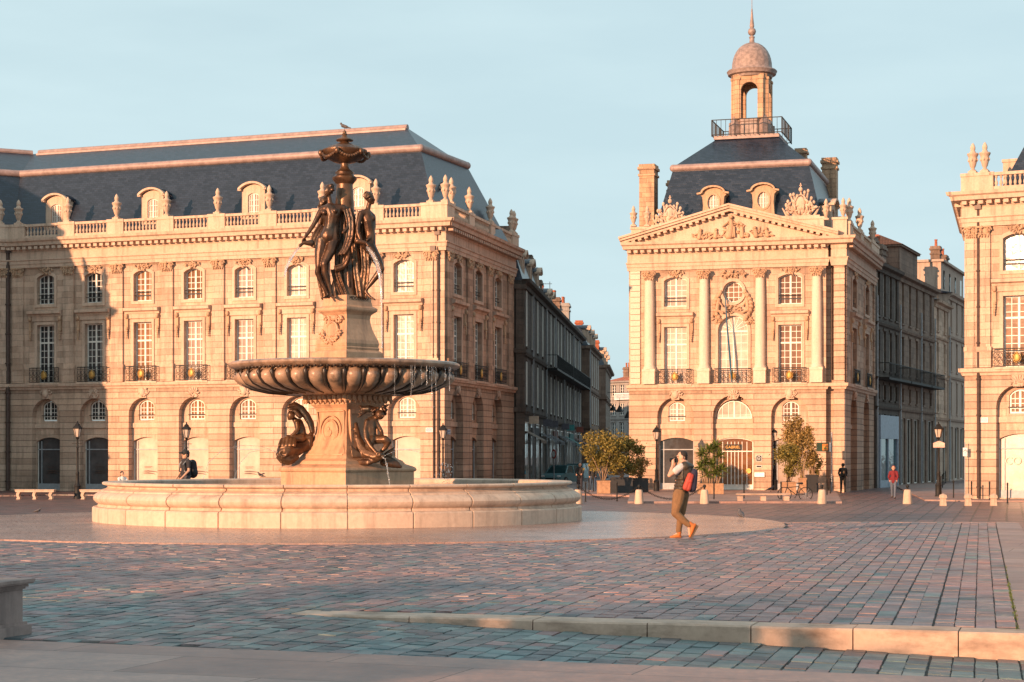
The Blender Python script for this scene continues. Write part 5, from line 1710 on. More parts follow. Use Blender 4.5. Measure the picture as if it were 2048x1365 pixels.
for k in range(4): chain(g2, [(612,1298,-0.42,0.016),(624,1306,-0.38-k*0.03,0.011)])
chain(g2, [(556,940,-0.20,0.14),(556,1030,-0.18,0.11),(545,1110,-0.16,0.08),(535,1180,-0.14,0.07),(528,1262,-0.14,0.045),(545,1288,-0.20,0.035)])
chain(g2, [(518,694,-0.42,0.074),(506,740,-0.46,0.066),(497,800,-0.50,0.055),(500,830,-0.52,0.054),(518,880,-0.56,0.045),(536,900,-0.58,0.033)])
for k in range(4): chain(g2, [(538,900,-0.58,0.024),(552+k*3,896+k*5,-0.60,0.016),(565+k*2,905+k*6,-0.58,0.012)])
chain(g2, [(598,705,-0.14,0.070),(606,780,-0.22,0.055),(580,860,-0.42,0.045),(566,880,-0.5,0.035)])
s2 = sculpt('statue_figure', g2, M['bronze'], 0.017, 2, root)
tag(s2, 'bronze grace on the right turned away, hair in a coiled bun')
hh = sculpt('hair', hair(580,572,-0.30, lk2, 5, (560,562,-0.38)), M['bronze2'], 0.016, 1, s2)
dm = MB()
folds(dm, [(540,920,-0.30),(548,1000,-0.34),(552,1080,-0.30),(540,1180,-0.28),(530,1285,-0.28)], 5, (12,0), 0.028, 0.03)
folds(dm, [(470,900,-0.20),(478,1000,-0.22),(490,1120,-0.30),(515,1280,-0.34)], 4, (13,0), 0.034, 0.02)
folds(dm, [(520,760,-0.16),(500,900,-0.10),(480,1080,-0.06),(470,1280,-0.05)], 4, (18,0), 0.055, 0.02)
sculpt('drapery', dm, M['bronze2'], 0.019, 1, s2)
jg = MB(); jg.capsule(G(500,890,-0.58),G(560,905,-0.60),0.075,0.045,10); jg.capsule(G(560,905,-0.60),G(575,925,-0.62),0.03,0.045,8); sculpt('jug', jg, M['bronze'], 0.018, 1, s2)
# grace at the back left
g3 = MB(); lk3 = (-0.9,0.1,-0.3)
head(g3, 226,600,0.12, lk3, 0.112)
chain(g3, [(232,640,0.14,0.055),(240,680,0.16,0.065)])
chain(g3, [(222,700,0.10,0.072),(290,695,0.25,0.075)])
chain(g3, [(246,710,0.18,0.14),(240,780,0.18,0.13),(232,860,0.16,0.16),(224,920,0.15,0.16)])
chain(g3, [(218,930,0.12,0.13),(212,1020,0.10,0.11),(212,1090,0.08,0.08),(225,1160,0.10,0.065),(268,1262,0.12,0.042),(250,1290,0.05,0.03)])
chain(g3, [(245,930,0.2,0.13),(250,1090,0.2,0.08),(275,1270,0.2,0.045)])
chain(g3, [(222,705,0.08,0.068),(205,780,0.02,0.052),(170,860,-0.05,0.042),(155,890,-0.08,0.03)])
s3 = sculpt('statue_figure', g3, M['bronze2'], 0.02, 2, root)
tag(s3, 'bronze grace at the back left, half hidden behind the front one')
sculpt('hair', hair(228,592,0.12, lk3, 9, (250,560,0.15)), M['bronze2'], 0.018, 1, s3)
dm = MB()
folds(dm, [(238,770,-0.10),(208,820,-0.16),(182,880,-0.20),(186,925,-0.22)], 6, (10,4), 0.032, 0.03)
folds(dm, [(205,935,-0.02),(205,1020,0.0),(215,1120,0.02),(250,1285,0.05)], 4, (12,0), 0.04, 0.02)
sculpt('drapery', dm, M['bronze2'], 0.02, 1, s3)
# child riders on dolphins at the foot of the pedestal
def H(cx, cy, dy): return Vector(((550 + cx/6.203 - 689)/78.4, dy, 1.72 + (128 - cy/6.203)/78.4 - 0.04))
def hch(mb, pts, n=8):
    for i in range(len(pts)-1): mb.capsule(H(*pts[i][:3]), H(*pts[i+1][:3]), pts[i][3], pts[i+1][3], n)
p1 = MB(); dy=-0.15
p1.ball(H(212,318,dy-0.1),(0.105,0.11,0.125),10,8); p1.ball(H(176,335,dy-0.14),(0.03,0.03,0.035),6,5); p1.ball(H(186,368,dy-0.12),(0.04,0.04,0.03),6,5)
hch(p1, [(250,370,dy,0.07),(300,420,dy,0.125),(325,500,dy,0.135),(330,580,dy,0.145)])
hch(p1, [(290,410,dy-0.14,0.065),(300,490,dy-0.2,0.052),(250,555,dy-0.24,0.045),(225,565,dy-0.25,0.035)])
hch(p1, [(330,600,dy-0.08,0.13),(230,610,dy-0.2,0.10),(180,600,dy-0.24,0.085),(210,690,dy-0.22,0.07),(250,740,dy-0.2,0.05)])
hch(p1, [(340,600,dy,0.12),(440,590,dy,0.08),(440,680,dy,0.07),(400,740,dy,0.06)])
a = sculpt('putto', p1, M['bronze2'], 0.018, 2, root); tag(a, 'bronze child rider at the left corner, bending over a dolphin')
h1 = MB()
hch(h1, [(190,210,dy-0.1,0.06),(255,195,dy-0.05,0.09),(330,240,dy,0.10),(400,330,dy,0.10),(450,420,dy,0.09),(470,520,dy,0.07)])
hch(h1, [(200,260,dy-0.1,0.05),(270,270,dy-0.1,0.07),(320,330,dy-0.1,0.07)])
sculpt('palm_hood', h1, M['bronze'], 0.018, 1, a)
d1 = MB()
d1.ball(H(160,760,dy-0.25),(0.24,0.24,0.22),12,9)
hch(d1, [(190,740,dy-0.2,0.22),(280,730,dy-0.1,0.20),(360,700,dy,0.16),(430,640,dy+0.05,0.11),(450,560,dy+0.05,0.07)])
hch(d1, [(60,800,dy-0.35,0.05),(120,850,dy-0.4,0.07),(210,870,dy-0.36,0.09),(280,840,dy-0.25,0.09)])
hch(d1, [(50,840,dy-0.3,0.03),(110,890,dy-0.38,0.05),(190,910,dy-0.34,0.06),(250,890,dy-0.25,0.05)])
for k in range(9): 
    a_ = k*PI/5; d1.ball(H(140+48*math.cos(a_),790+40*math.sin(a_),dy-0.46),(0.035,0.03,0.03),6,4)
for k in range(5): hch(d1, [(110+40*k,600+10*abs(k-2),dy-0.3,0.05),(90+45*k,690,dy-0.42,0.05)])
sculpt('dolphin', d1, M['bronze2'], 0.02, 1, root)
dy = -0.95
p2 = MB()
p2.ball(H(1335,320,dy-0.1),(0.12,0.12,0.13),10,8); p2.ball(H(1385,340,dy-0.2),(0.035,0.03,0.03),6,4)
hch(p2, [(1290,350,dy,0.07),(1230,400,dy,0.13),(1215,480,dy-0.02,0.155),(1215,560,dy-0.02,0.16),(1230,610,dy,0.15)])
hch(p2, [(1180,400,dy-0.1,0.07),(1160,500,dy-0.16,0.06),(1175,610,dy-0.22,0.065),(1230,700,dy-0.30,0.055),(1300,780,dy-0.36,0.045)])
hch(p2, [(1230,620,dy-0.1,0.13),(1210,700,dy-0.2,0.11),(1250,770,dy-0.25,0.07)])
hch(p2, [(1270,620,dy,0.13),(1400,620,dy-0.15,0.10),(1440,650,dy-0.15,0.085),(1400,720,dy-0.1,0.07),(1360,760,dy-0.1,0.05)])
hch(p2, [(1290,410,dy,0.06),(1350,520,dy,0.055),(1370,600,dy-0.1,0.045)])
a = sculpt('putto', p2, M['bronze2'], 0.018, 2, root); tag(a, 'bronze child rider on the right face, arm reaching down to the spout')
h2 = MB()
rnd = random.Random(8)
for k in range(26):
    an = rnd.uniform(0, 2*PI); rr = rnd.uniform(50,95)
    h2.ball(H(1330+rr*math.cos(an), 300+rr*0.75*math.sin(an)-20, dy-0.05+rnd.uniform(-0.05,0.1)),(0.045,0.045,0.04),6,4)
hch(h2, [(1270,250,dy,0.06),(1200,250,dy,0.10),(1130,250,dy,0.07),(1090,210,dy,0.03)])
hch(h2, [(1370,230,dy,0.05),(1420,205,dy,0.035),(1450,195,dy,0.015)])
for k in range(4): hch(h2, [(1150,290,dy,0.04),(1100-10*k,230+40*k,dy-0.05,0.02)])
sculpt('hair', h2, M['bronze'], 0.018, 1, a)
d2 = MB()
hch(d2, [(1035,430,dy+0.15,0.05),(1050,520,dy+0.1,0.085),(1065,620,dy+0.05,0.12),(1110,720,dy,0.16),(1190,800,dy-0.1,0.18),(1280,830,dy-0.2,0.17),(1350,820,dy-0.3,0.11),(1380,830,dy-0.36,0.06)])
for k in range(7):
    t = k/6; hch(d2, [(1130,830,dy-0.15,0.035),(990+20*t,700+130*t,dy-0.25,0.028)])
hch(d2, [(1030,500,dy+0.1,0.03),(985,480,dy+0.05,0.015)]); hch(d2, [(1060,580,dy,0.03),(1000,520,dy-0.05,0.015)])
for k in range(6): hch(d2, [(1060,880+8*k,dy-0.1,0.03),(1200,885+6*k,dy-0.28,0.045),(1330,870,dy-0.3,0.03)])
for k in range(8):
    a_ = k*PI/4; d2.ball(H(1330+26*math.cos(a_),800+22*math.sin(a_),dy-0.42),(0.03,0.03,0.03),6,4)
sculpt('dolphin', d2, M['bronze2'], 0.02, 1, root)
d3 = MB()
for k in range(6): hch(d3, [(1400,800,dy+0.05,0.05),(1500-6*k,720+28*k,dy+0.05,0.02)])
hch(d3, [(1380,900,dy,0.10),(1480,920,dy,0.10),(1580,950,dy,0.05)]); hch(d3, [(1390,850,dy,0.09),(1500,880,dy,0.07),(1560,920,dy,0.05)])
sculpt('rock_base', d3, M['bronze'], 0.02, 1, root)
# water
def pxw(px, py, dy): return Vector(((px-689)/78.4, dy, 1.72 + (908-py)/78.4 - 0.04))
wj = MB(); wj.tube([pxw(608,497,-0.66),pxw(596,511,-0.75),pxw(587,527,-0.82),pxw(580,545,-0.87),pxw(577,562,-0.9)],[0.03,0.03,0.04,0.03,0.01],6); wj.build('water_jet', M['jet'], root, smooth=True)
wj = MB(); wj.tube([pxw(738,500,-0.66),pxw(749,514,-0.72),pxw(758,532,-0.76),pxw(764,555,-0.8),pxw(767,585,-0.84),pxw(768,625,-0.88),pxw(769,700,-0.92)],[0.035,0.05,0.06,0.05,0.035,0.02,0.012],6); wj.build('water_jet', M['jet'], root, smooth=True)
def stream(pts, r):
    wj = MB(); rnd = random.Random(len(pts)*7+int(pts[0][0]))
    P_ = [pxw(*p) for p in pts]; Q=[]
    for i in range(len(P_)-1):
        for k in range(4): Q.append(P_[i].lerp(P_[i+1],k/4)+Vector((rnd.uniform(-0.01,0.01),0,0)))
    Q.append(P_[-1]); wj.tube(Q,[r*rnd.uniform(0.5,1.4) for _ in Q],5); wj.build('water_jet', M['jet'], root, smooth=True)
stream([(770,913,-1.35),(778,918,-1.5),(783,935,-1.7),(787,955,-1.8),(790,975,-1.85)],0.018)
stream([(775,912,-1.35),(795,903,-1.2),(815,900,-1.0),(835,903,-0.8),(850,910,-0.7)],0.007)
stream([(560,905,-0.6),(530,893,-1.0),(500,892,-1.5),(470,900,-2.0),(448,925,-2.4),(440,955,-2.6)],0.007)
stream([(560,903,-0.6),(540,900,-1.0),(515,905,-1.4),(500,925,-1.7),(490,960,-2.0)],0.006)
rnd = random.Random(12)
for k in range(16):
    a = R(rnd.uniform(-62,-12)); rr = 2.93
    x, y = rr*math.cos(a), rr*math.sin(a)
    L_ = rnd.uniform(0.2,0.9); wj = MB()
    z0 = 3.84
    pts = [(x+rnd.uniform(-.012,.012), y, z0-L_*i/8) for i in range(9)]
    wj.tube(pts,[0.010*rnd.uniform(0.2,1.2) for _ in pts],5); wj.build('water_drip', M['jet'], root, smooth=True)
rnd = random.Random(13)
mb = MB()
for k in range(60):
    x_ = 884+rnd.gauss(0,10); mb.ball(pxw(x_,rnd.uniform(925,968),rnd.uniform(1.0,1.6)),rnd.uniform(0.008,0.02),5,4)
for k in range(50): mb.ball(pxw(rnd.uniform(810,885),rnd.uniform(750,830),-1.2),rnd.uniform(0.006,0.014),5,4)
tag(mb.build('water_spray', M['jet'], root), kind='stuff')

# small bird on the finial
def bird(name, loc, rotz, s, mat, label, group=None, pose='stand'):
    mb = MB()
    mb.capsule((-0.05,0,0.085),(0.05,0,0.12),0.038,0.045,9); mb.ball((0.095,0,0.175),0.028,8,6); mb.capsule((0.06,0,0.13),(0.09,0,0.165),0.034,0.024,8)
    mb.capsule((0.118,0,0.172),(0.145,0,0.166),0.007,0.003,6); mb.capsule((-0.06,0,0.08),(-0.16,0,0.055),0.026,0.012,7)
    for s_ in (-1,1):
        if pose == 'fly': mb.capsule((0.02,s_*0.03,0.12),(-0.02,s_*0.18,0.17),0.022,0.008,7); mb.capsule((-0.03,s_*0.1,0.14),(-0.06,s_*0.16,0.15),0.02,0.008,7)
        else:
            mb.capsule((0.03,s_*0.035,0.12),(-0.09,s_*0.03,0.085),0.024,0.010,7); mb.capsule((0.0,s_*0.018,0.07),(0.005,s_*0.018,0.005),0.006,0.005,6); mb.capsule((-0.01,s_*0.018,0.005),(0.03,s_*0.018,0.004),0.005,0.004,5)
    mb.v = [(x*s,y*s,z*s) for x,y,z in mb.v]
    o = sculpt(name, mb, mat, 0.006*s, 1, None, loc, rotz)
    tag(o, label, 'bird', group); return o
M['feather'] = plain('dark_grey_feathers',(0.10,0.085,0.085),0.7,0,0.3,20)
bird('small_bird', (FX-0.0,FY,9.965), R(160), 1.05, M['feather'], 'small dark bird perched on the very top of the fountain')
M['warm_street'] = stone('warm_render', (0.36,0.255,0.20), (0.48,0.36,0.29), stain=0.6, dirt=(0.10,0.07,0.055))
# ---------------------------------------------------------------- houses along the two side streets
def house(name, label, a, b, z1, floors, nb, mat, depth=10, roof='flat', z2=None, ww=0.95, shop=True, front=None, pane='g_dark', group=None, sill=True, y0=None, inset=2.0, roofmat='slate', wy=0.16):
    fr, L_ = frame2(a, b)
    root = empty(name, (a[0], a[1], GZ), label, 'house', group)
    zs = [GZ] + floors + [z1]
    mb = MB(); holes = []
    wins = []
    for i in range(len(zs)-1):
        lo, hi = zs[i], zs[i+1]
        for k in range(nb):
            u = L_*(k+0.5)/nb
            if i == 0 and shop: h0, h1, w_ = lo+0.1, hi-0.6, min(L_/nb*0.75, 2.4)
            else: h0, h1, w_ = lo+0.55 + (0 if i else 0.4), hi-0.45, min(ww, L_/nb*0.6)
            holes.append(arch(u-w_/2, u+w_/2, h0, h1, 0.0)); wins.append((u, h0, w_, h1-h0, i))
    mb.poly([(0,GZ),(L_,GZ),(L_,z1),(0,z1)], holes, 0.0)
    for h in holes: mb.reveal(h, 0.0, 0.22)
    mb.add([(0,0,GZ),(0,depth,GZ),(0,depth,z1),(0,0,z1),(L_,0,GZ),(L_,depth,GZ),(L_,depth,z1),(L_,0,z1)], [(1,0,3,2),(4,5,6,7),(2,3,7,6),(0,1,5,4),(1,2,6,5)])
    put(mb.build('wall', M[mat], recalc=False), root, fr)
    for (u,h0,w_,h,i) in wins:
        if i == 0 and shop:
            window(root, fr, u, h0, w_, h, 0, 2, 1, pane, None, wy, name='shop_window', mid=False)
        else: window(root, fr, u, h0, w_, h, 0, 2, 4, pane, None, wy)
    # mouldings
    mb = MB()
    mb.extr([(0.1,z1-0.5),(-0.12,z1-0.5),(-0.15,z1-0.25),(-0.45,z1-0.15),(-0.5,z1+0.05),(0.1,z1+0.08)], -0.05, L_+0.05, 0.6, 0.6)
    put(mb.build('eaves', M[mat]), root, fr)
    mb = MB()
    for z in floors: mb.extr([(0.1,z-0.12),(-0.12,z-0.12),(-0.2,z+0.05),(0.1,z+0.08)], 0, L_, 0.5, 0.5)
    put(mb.build('floor_band', M[mat]), root, fr)
    if sill:
        for (u,h0,w_,h,i) in wins:
            mb = MB()
            if i: mb.box(u-w_/2-0.12,u+w_/2+0.12,-0.10,0.05,h0-0.14,h0-0.02); mb.box(u-w_/2-0.1,u+w_/2+0.1,-0.07,0.02,h0+h+0.02,h0+h+0.2); put(mb.build('window_surround', M[mat]), root, fr)
    if roof == 'mansard':
        z2 = z2 or z1+2.6
        hip_roof(root, 'roof', fr, [(0.05,L_-0.05,0.05,depth-0.1,z1),(0.5,L_-0.5,0.9,depth-0.9,z2),(1.2,L_-1.2,depth*0.42,depth*0.55,z2+1.1)], M[roofmat])
        for k in range(max(1,nb//2+1)):
            u = L_*(k+0.5)/(max(1,nb//2+1))
            dormer(root, fr, u, 0.25, z1+0.3, 0.95, 1.75, 1.4, pane='g_dark')
    else:
        hip_roof(root, 'roof', fr, [(-0.3,L_+0.3,-0.5,depth+0.3,z1+0.06),(0.8,L_-0.8,depth*0.45,depth*0.55,z1+(1.6 if z2 is None else z2-z1))], M[roofmat])
    return root, fr, L_
V2 = lambda v: (v.x, v.y)
dl = lambda x: 119.0*(1389-1047)/(1389-x)
def wrought(root, fr, u0, u1, z, name='balcony_railing', y=-0.9):
    mb = MB(); mb.box(u0,u1,y,0.0,z-0.16,z)
    mb.box(u0,u1,y-0.02,y+0.02,z+0.93,z+0.98)
    n = int((u1-u0)/0.24)
    for i in range(n+1): x=u0+(u1-u0)*i/n; mb.box(x-0.014,x+0.014,y-0.01,y+0.01,z,z+0.95)
    for x in (u0,u1): mb.box(x-0.02,x+0.02,y,0,z+0.93,z+0.98)
    put(mb.build(name, M['iron']), root, fr)
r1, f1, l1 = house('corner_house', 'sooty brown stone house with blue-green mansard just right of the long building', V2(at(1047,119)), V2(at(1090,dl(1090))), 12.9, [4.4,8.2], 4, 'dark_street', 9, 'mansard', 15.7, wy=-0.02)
chimney(r1, f1, 4.5, 2.1, 12, 16.9, 0.4, 0.95, 'grey_street', 0); chimney(r1, f1, 3.0, 3.4, 12, 17.0, 0.4, 0.7, 'grey_street'); chimney(r1, f1, l1-3, 1.0, 12, 16.0, 0.5, 0.32,'grey_street', 0)
# end wall facing the square: a plain pilastered strip
fe, le = frame2(V2(at(1026,118.7)), V2(at(1046.5,118.9)))
mb = MB(); mb.box(-1.0,le,0.0,0.3,GZ,12.6); mb.box(0.15,0.75,-0.14,0.0,GZ,12.6)
for z in (4.4,8.2,12.3): mb.box(-0.1,le+0.1,-0.24,0.0,z,z+0.3)
put(mb.build('end_wall', M['dark_street']), r1, fe)
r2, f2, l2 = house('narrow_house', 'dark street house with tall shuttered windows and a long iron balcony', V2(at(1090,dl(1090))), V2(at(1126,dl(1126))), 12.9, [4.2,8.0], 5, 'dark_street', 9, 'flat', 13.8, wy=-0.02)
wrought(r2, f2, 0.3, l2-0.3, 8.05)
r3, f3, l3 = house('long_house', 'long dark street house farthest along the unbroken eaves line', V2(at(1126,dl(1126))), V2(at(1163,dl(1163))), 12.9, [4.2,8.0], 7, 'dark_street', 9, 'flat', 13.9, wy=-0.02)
wrought(r3, f3, 0.3, l3-0.3, 8.05)
chimney(r3, f3, l3-7, 3.0, 12, 15.8, 0.8, 0.5, 'grey_street', 2)
mb = MB(); p = fpos(f3, l3-14, 2.0); mb.bar((0,0,13.5),(0,0,17.2),0.05); mb.bar((-2.2,0,17.0),(0.2,0,17.0),0.04)
for i in range(6): mb.bar((-0.3*i-0.1,-0.25,17.0),(-0.3*i-0.1,0.25,17.0),0.03)
put(mb.build('roof_aerial', M['iron']), r3, f3, l3-14, 2.0, 0, rot=-f3[2])
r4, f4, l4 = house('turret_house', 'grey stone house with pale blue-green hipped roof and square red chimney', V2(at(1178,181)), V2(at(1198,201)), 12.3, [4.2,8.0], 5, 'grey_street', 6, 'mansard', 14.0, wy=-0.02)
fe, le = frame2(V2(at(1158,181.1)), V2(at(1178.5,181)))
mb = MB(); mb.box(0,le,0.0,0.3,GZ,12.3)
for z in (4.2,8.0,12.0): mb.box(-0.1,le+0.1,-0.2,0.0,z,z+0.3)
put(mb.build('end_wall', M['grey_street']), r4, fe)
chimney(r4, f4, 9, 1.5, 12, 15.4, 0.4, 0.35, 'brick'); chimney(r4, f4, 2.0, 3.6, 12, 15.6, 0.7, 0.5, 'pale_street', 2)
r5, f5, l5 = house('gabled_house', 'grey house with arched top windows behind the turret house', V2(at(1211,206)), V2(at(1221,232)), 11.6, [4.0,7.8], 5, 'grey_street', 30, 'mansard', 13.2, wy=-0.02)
fe, le = frame2(V2(at(1194,206.1)), V2(at(1211.5,206)))
mb = MB(); mb.poly([(0,GZ),(le,GZ),(le,11.6),(0,11.6)],[arch(0.25,0.75,8.6,10.6,0.25),arch(0.25,0.75,5.0,7.2,0.25)],0.0)
for z in (4.0,7.8,11.3): mb.box(-0.1,le+0.1,-0.2,0.0,z,z+0.3)
put(mb.build('end_wall', M['grey_street'], recalc=False), r5, fe)
chimney(r5, f5, 4, 1.2, 11, 14.6, 0.4, 0.35, 'brick')
r6, f6, l6 = house('white_house', 'white rendered house closing the far end of the left street', V2(at(1219,262)), V2(at(1268,258)), 11.9, [3.6,6.6,9.3], 3, 'pale_street', 8, 'flat', 13.0, ww=0.9, roofmat='brick')
chimney(r6, f6, l6-0.75, 2.2, 11, 14.8, 0.42, 0.4, 'brick', 1); chimney(r6, f6, 1.4, 2.2, 11, 14.0, 0.5, 0.4, 'grey_street', 2)
mb = MB(); mb.box(l6*0.35,l6,-0.7,0,9.3,9.42); mb.box(l6*0.35,l6,-0.72,-0.6,10.1,10.22)
for i in range(14): x=l6*0.36+l6*0.63*i/13; mb.box(x-0.05,x+0.05,-0.7,-0.62,9.4,10.15)
put(mb.build('balustrade', M['wht']), r6, f6)
# hanging street lights on a wire
wire = empty('hanging_street_lights', (*V2(at(1222,215)),7.0), 'conical lanterns hung on a wire across the left street', 'street light')
mb = MB(); q1 = at(1215,214); q2 = at(1262,150)
mb.tube([(q1.x-at(1222,215).x,q1.y-215,1.8),(2.0,-20,1.2),(q2.x-at(1222,215).x,q2.y-215,2.6)],0.03,5)
mb.build('wire', M['iron'], wire)
for px, py, d in ((1226,818,215),(1239,820,200),(1256,832,190)):
    mb = MB(); c = at(px,d,zpx(py,d)); c = c - wire.location
    mb.lathe([(0.02,0.6),(0.05,0.5),(0.12,0.35),(0.40,-0.2),(0.38,-0.24),(0,-0.2)],12,(c.x,c.y)); mb.v=[(x,y,z+c.z) for x,y,z in mb.v]
    mb.tube([(c.x,c.y,c.z+0.5),(c.x,c.y,c.z+1.3)],0.02,5)
    mb.build('lantern_shade', M['iron'], wire)
# right hand street
dr_ = lambda x: 124.6*(2546-1750)/(2546-x)
s1_, g1_, w1_ = house('arcaded_house', 'dark stone house with tall round-headed windows behind the pavilion, blue shopfront below', V2(at(1751,124.7)), V2(at(1798,dr_(1798))), 14.6, [4.9,6.9,10.6], 4, 'dark_street', 8, 'flat', 16.0, shop=False)
wrought(s1_, g1_, 0.2, w1_-0.1, 6.9)
s2_, g2_, w2_ = house('three_window_house', 'brown grey street house three windows wide over a black balcony', V2(at(1798.2,dr_(1798))), V2(at(1840,dr_(1840))), 14.6, [4.9,6.9,10.6], 3, 'grey_street', 8, 'flat', 16.4, roofmat='brick')
wrought(s2_, g2_, 0.1, w2_-0.1, 6.9)
s3_, g3_, w3_ = house('two_window_house', 'grey street house two windows wide with a projecting eave and drain pipe', V2(at(1840.2,dr_(1840))), V2(at(1868,dr_(1868))), 14.6, [4.9,6.9,10.6], 2, 'grey_street', 8, 'flat', 16.2, roofmat='brick')
wrought(s3_, g3_, 0.1, w3_-0.4, 6.9)
mb = MB(); mb.box(0,7.5,1.0,5.0,14.7,17.2); mb.box(-0.2,7.7,0.8,5.2,17.2,17.4)
put(mb.build('attic_room', M['grey_street']), s3_, g3_, -3.0)
hip_roof(s3_, 'attic_roof', (g3_[0],g3_[1],g3_[2]), [(-3.3,4.8,0.7,5.3,17.35),(-2.0,3.5,2.8,3.2,18.3)], M['brick'])
chimney(s1_, g1_, 1.6, 0.75, 14, 16.5, 0.75, 0.45, 'grey_street', 0); chimney(s1_, g1_, 5.6, 0.9, 14, 16.4, 0.8, 0.4, 'grey_street', 1); chimney(s2_, g2_, 3.0, 3.4, 14, 17.3, 2.4, 0.5, 'brick', 0)
s4_, g4_, w4_ = house('brown_house', 'small brown house with ochre window frames between taller neighbours', V2(at(1868.5,149)), V2(at(1896,156)), 14.1, [4.6,8.0,11.2], 2, 'ashlar', 8, 'flat', 14.8)
s5_, g5_, w5_ = house('cream_house', 'tall cream house with four close windows on each floor and an attic', V2(at(1896.5,155.5)), V2(at(1940,168)), 15.2, [4.6,8.2,11.6], 4, 'warm_street', 8, 'flat', 16.0)
mb = MB()
mb.poly([(0,15.2),(w5_,15.2),(w5_,17.9),(0,17.9)],[arch(w5_*(k+0.5)/4-0.4,w5_*(k+0.5)/4+0.4,15.7,17.3,0) for k in range(4)],0.6)
mb.add([(0,0.6,15.2),(0,7,15.2),(0,7,17.9),(0,0.6,17.9)],[(0,1,2,3)]); mb.box(-0.2,w5_+0.2,0.35,7,17.9,18.1)
put(mb.build('attic_wall', M['warm_street'], recalc=False), s5_, g5_)
mb = MB(); mb.box(0.1,w5_-0.1,0.8,6.9,15.3,17.8); put(mb.build('attic_glass', M['g_dark']), s5_, g5_)
chimney(s5_, g5_, 6.5, 2.0, 17, 19.9, 0.5, 0.4, 'grey_street', 1); chimney(s4_, g4_, 2.0, 3, 14, 18.3, 0.4, 0.4, 'brick', 1); chimney(s5_, g5_, 10.5, 2.0, 17, 19.5, 0.7, 0.4, 'grey_street', 1)
# blue shopfront
mb = MB(); mb.box(0,6.6,-0.28,0.0,2.75,4.35); mb.box(0,0.3,-0.25,0,GZ,2.8); mb.box(6.3,6.6,-0.25,0,GZ,2.8); mb.box(0.3,6.3,-0.2,0,GZ,-0.1); mb.box(3.1,3.3,-0.2,0,GZ,2.8)
M['shopblue']=plain('blue_grey_shop_paint',(0.24,0.29,0.36),0.5)
o=put(mb.build('shopfront', M['shopblue']), s1_, g1_, 0.4)
mb = MB(); mb.poly([(0.3,-0.1),(6.3,-0.1),(6.3,2.75),(0.3,2.75)],(),-0.10); mb.build('shop_glass', glass('teal_shop_glass',(0.05,0.15,0.16)), o, recalc=False)

for (rt, fr_, us) in ((r1,f1,(6.0,)),(r2,f2,(0.1,9.0)),(r3,f3,(0.1,12.0,20.0)),(r4,f4,(0.1,)),(s1_,g1_,(0.1,)),(s2_,g2_,(0.0,)),(s3_,g3_,(0.0,w3_-0.1)),(s5_,g5_,(0.1,))):
    for u in us:
        mb = MB(); mb.tube([(0,0,GZ),(0,0,12.4)],0.06,6); put(mb.build('drain_pipe', M['shopgrey']), rt, fr_, u, -0.12, 0)
# shop fascias, awnings and projecting signs in the left street
rnd = random.Random(17)
for (rt, fr_, ln, nn_) in ((r1,f1,l1,3),(r2,f2,l2,3),(r3,f3,l3,4),(r4,f4,l4,2)):
    for k in range(nn_):
        u = ln*(k+0.5)/nn_; w_ = ln/nn_*0.38
        mb = MB()
        if k % 2: mb.box(u-w_,u+w_,-0.12,0.0,2.9,3.5)
        else: mb.add([(u-w_,0,3.2),(u+w_,0,3.2),(u+w_,-1.1,2.6),(u-w_,-1.1,2.6),(u-w_,-1.1,2.4),(u+w_,-1.1,2.4)],[(0,1,2,3),(3,2,5,4)])
        c_ = rnd.choice([(0.02,0.10,0.10),(0.10,0.03,0.02),(0.04,0.04,0.05),(0.16,0.12,0.09)])
        put(mb.build('awning' if k%2==0 else 'shop_fascia', plain('shop_cloth',c_,0.8)), rt, fr_)
        if k % 2 == 0:
            mb = MB(); mb.box(-0.03,0.03,-0.75,-0.1,3.7,4.2); put(mb.build('shop_sign', plain('shop_sign_paint',tuple(min(1,q*3) for q in c_),0.5)), rt, fr_, u, 0, 0)

chimney(r2, f2, 4.5, 1.0, 12, 14.9, 0.5, 0.4, 'grey_street', 2); chimney(r2, f2, 13.5, 1.3, 12, 14.7, 0.6, 0.5, 'dark_street', 1)
chimney(r3, f3, 5.0, 1.1, 12, 15.2, 0.6, 0.5, 'grey_street', 2); chimney(r3, f3, 20.0, 1.4, 12, 15.9, 0.9, 0.6, 'pale_street', 2)
for u in (8.0, 11.0): dormer(r2, f2, u, 0.35, 12.9, 0.95, 1.5, 1.4, pane='g_dark')
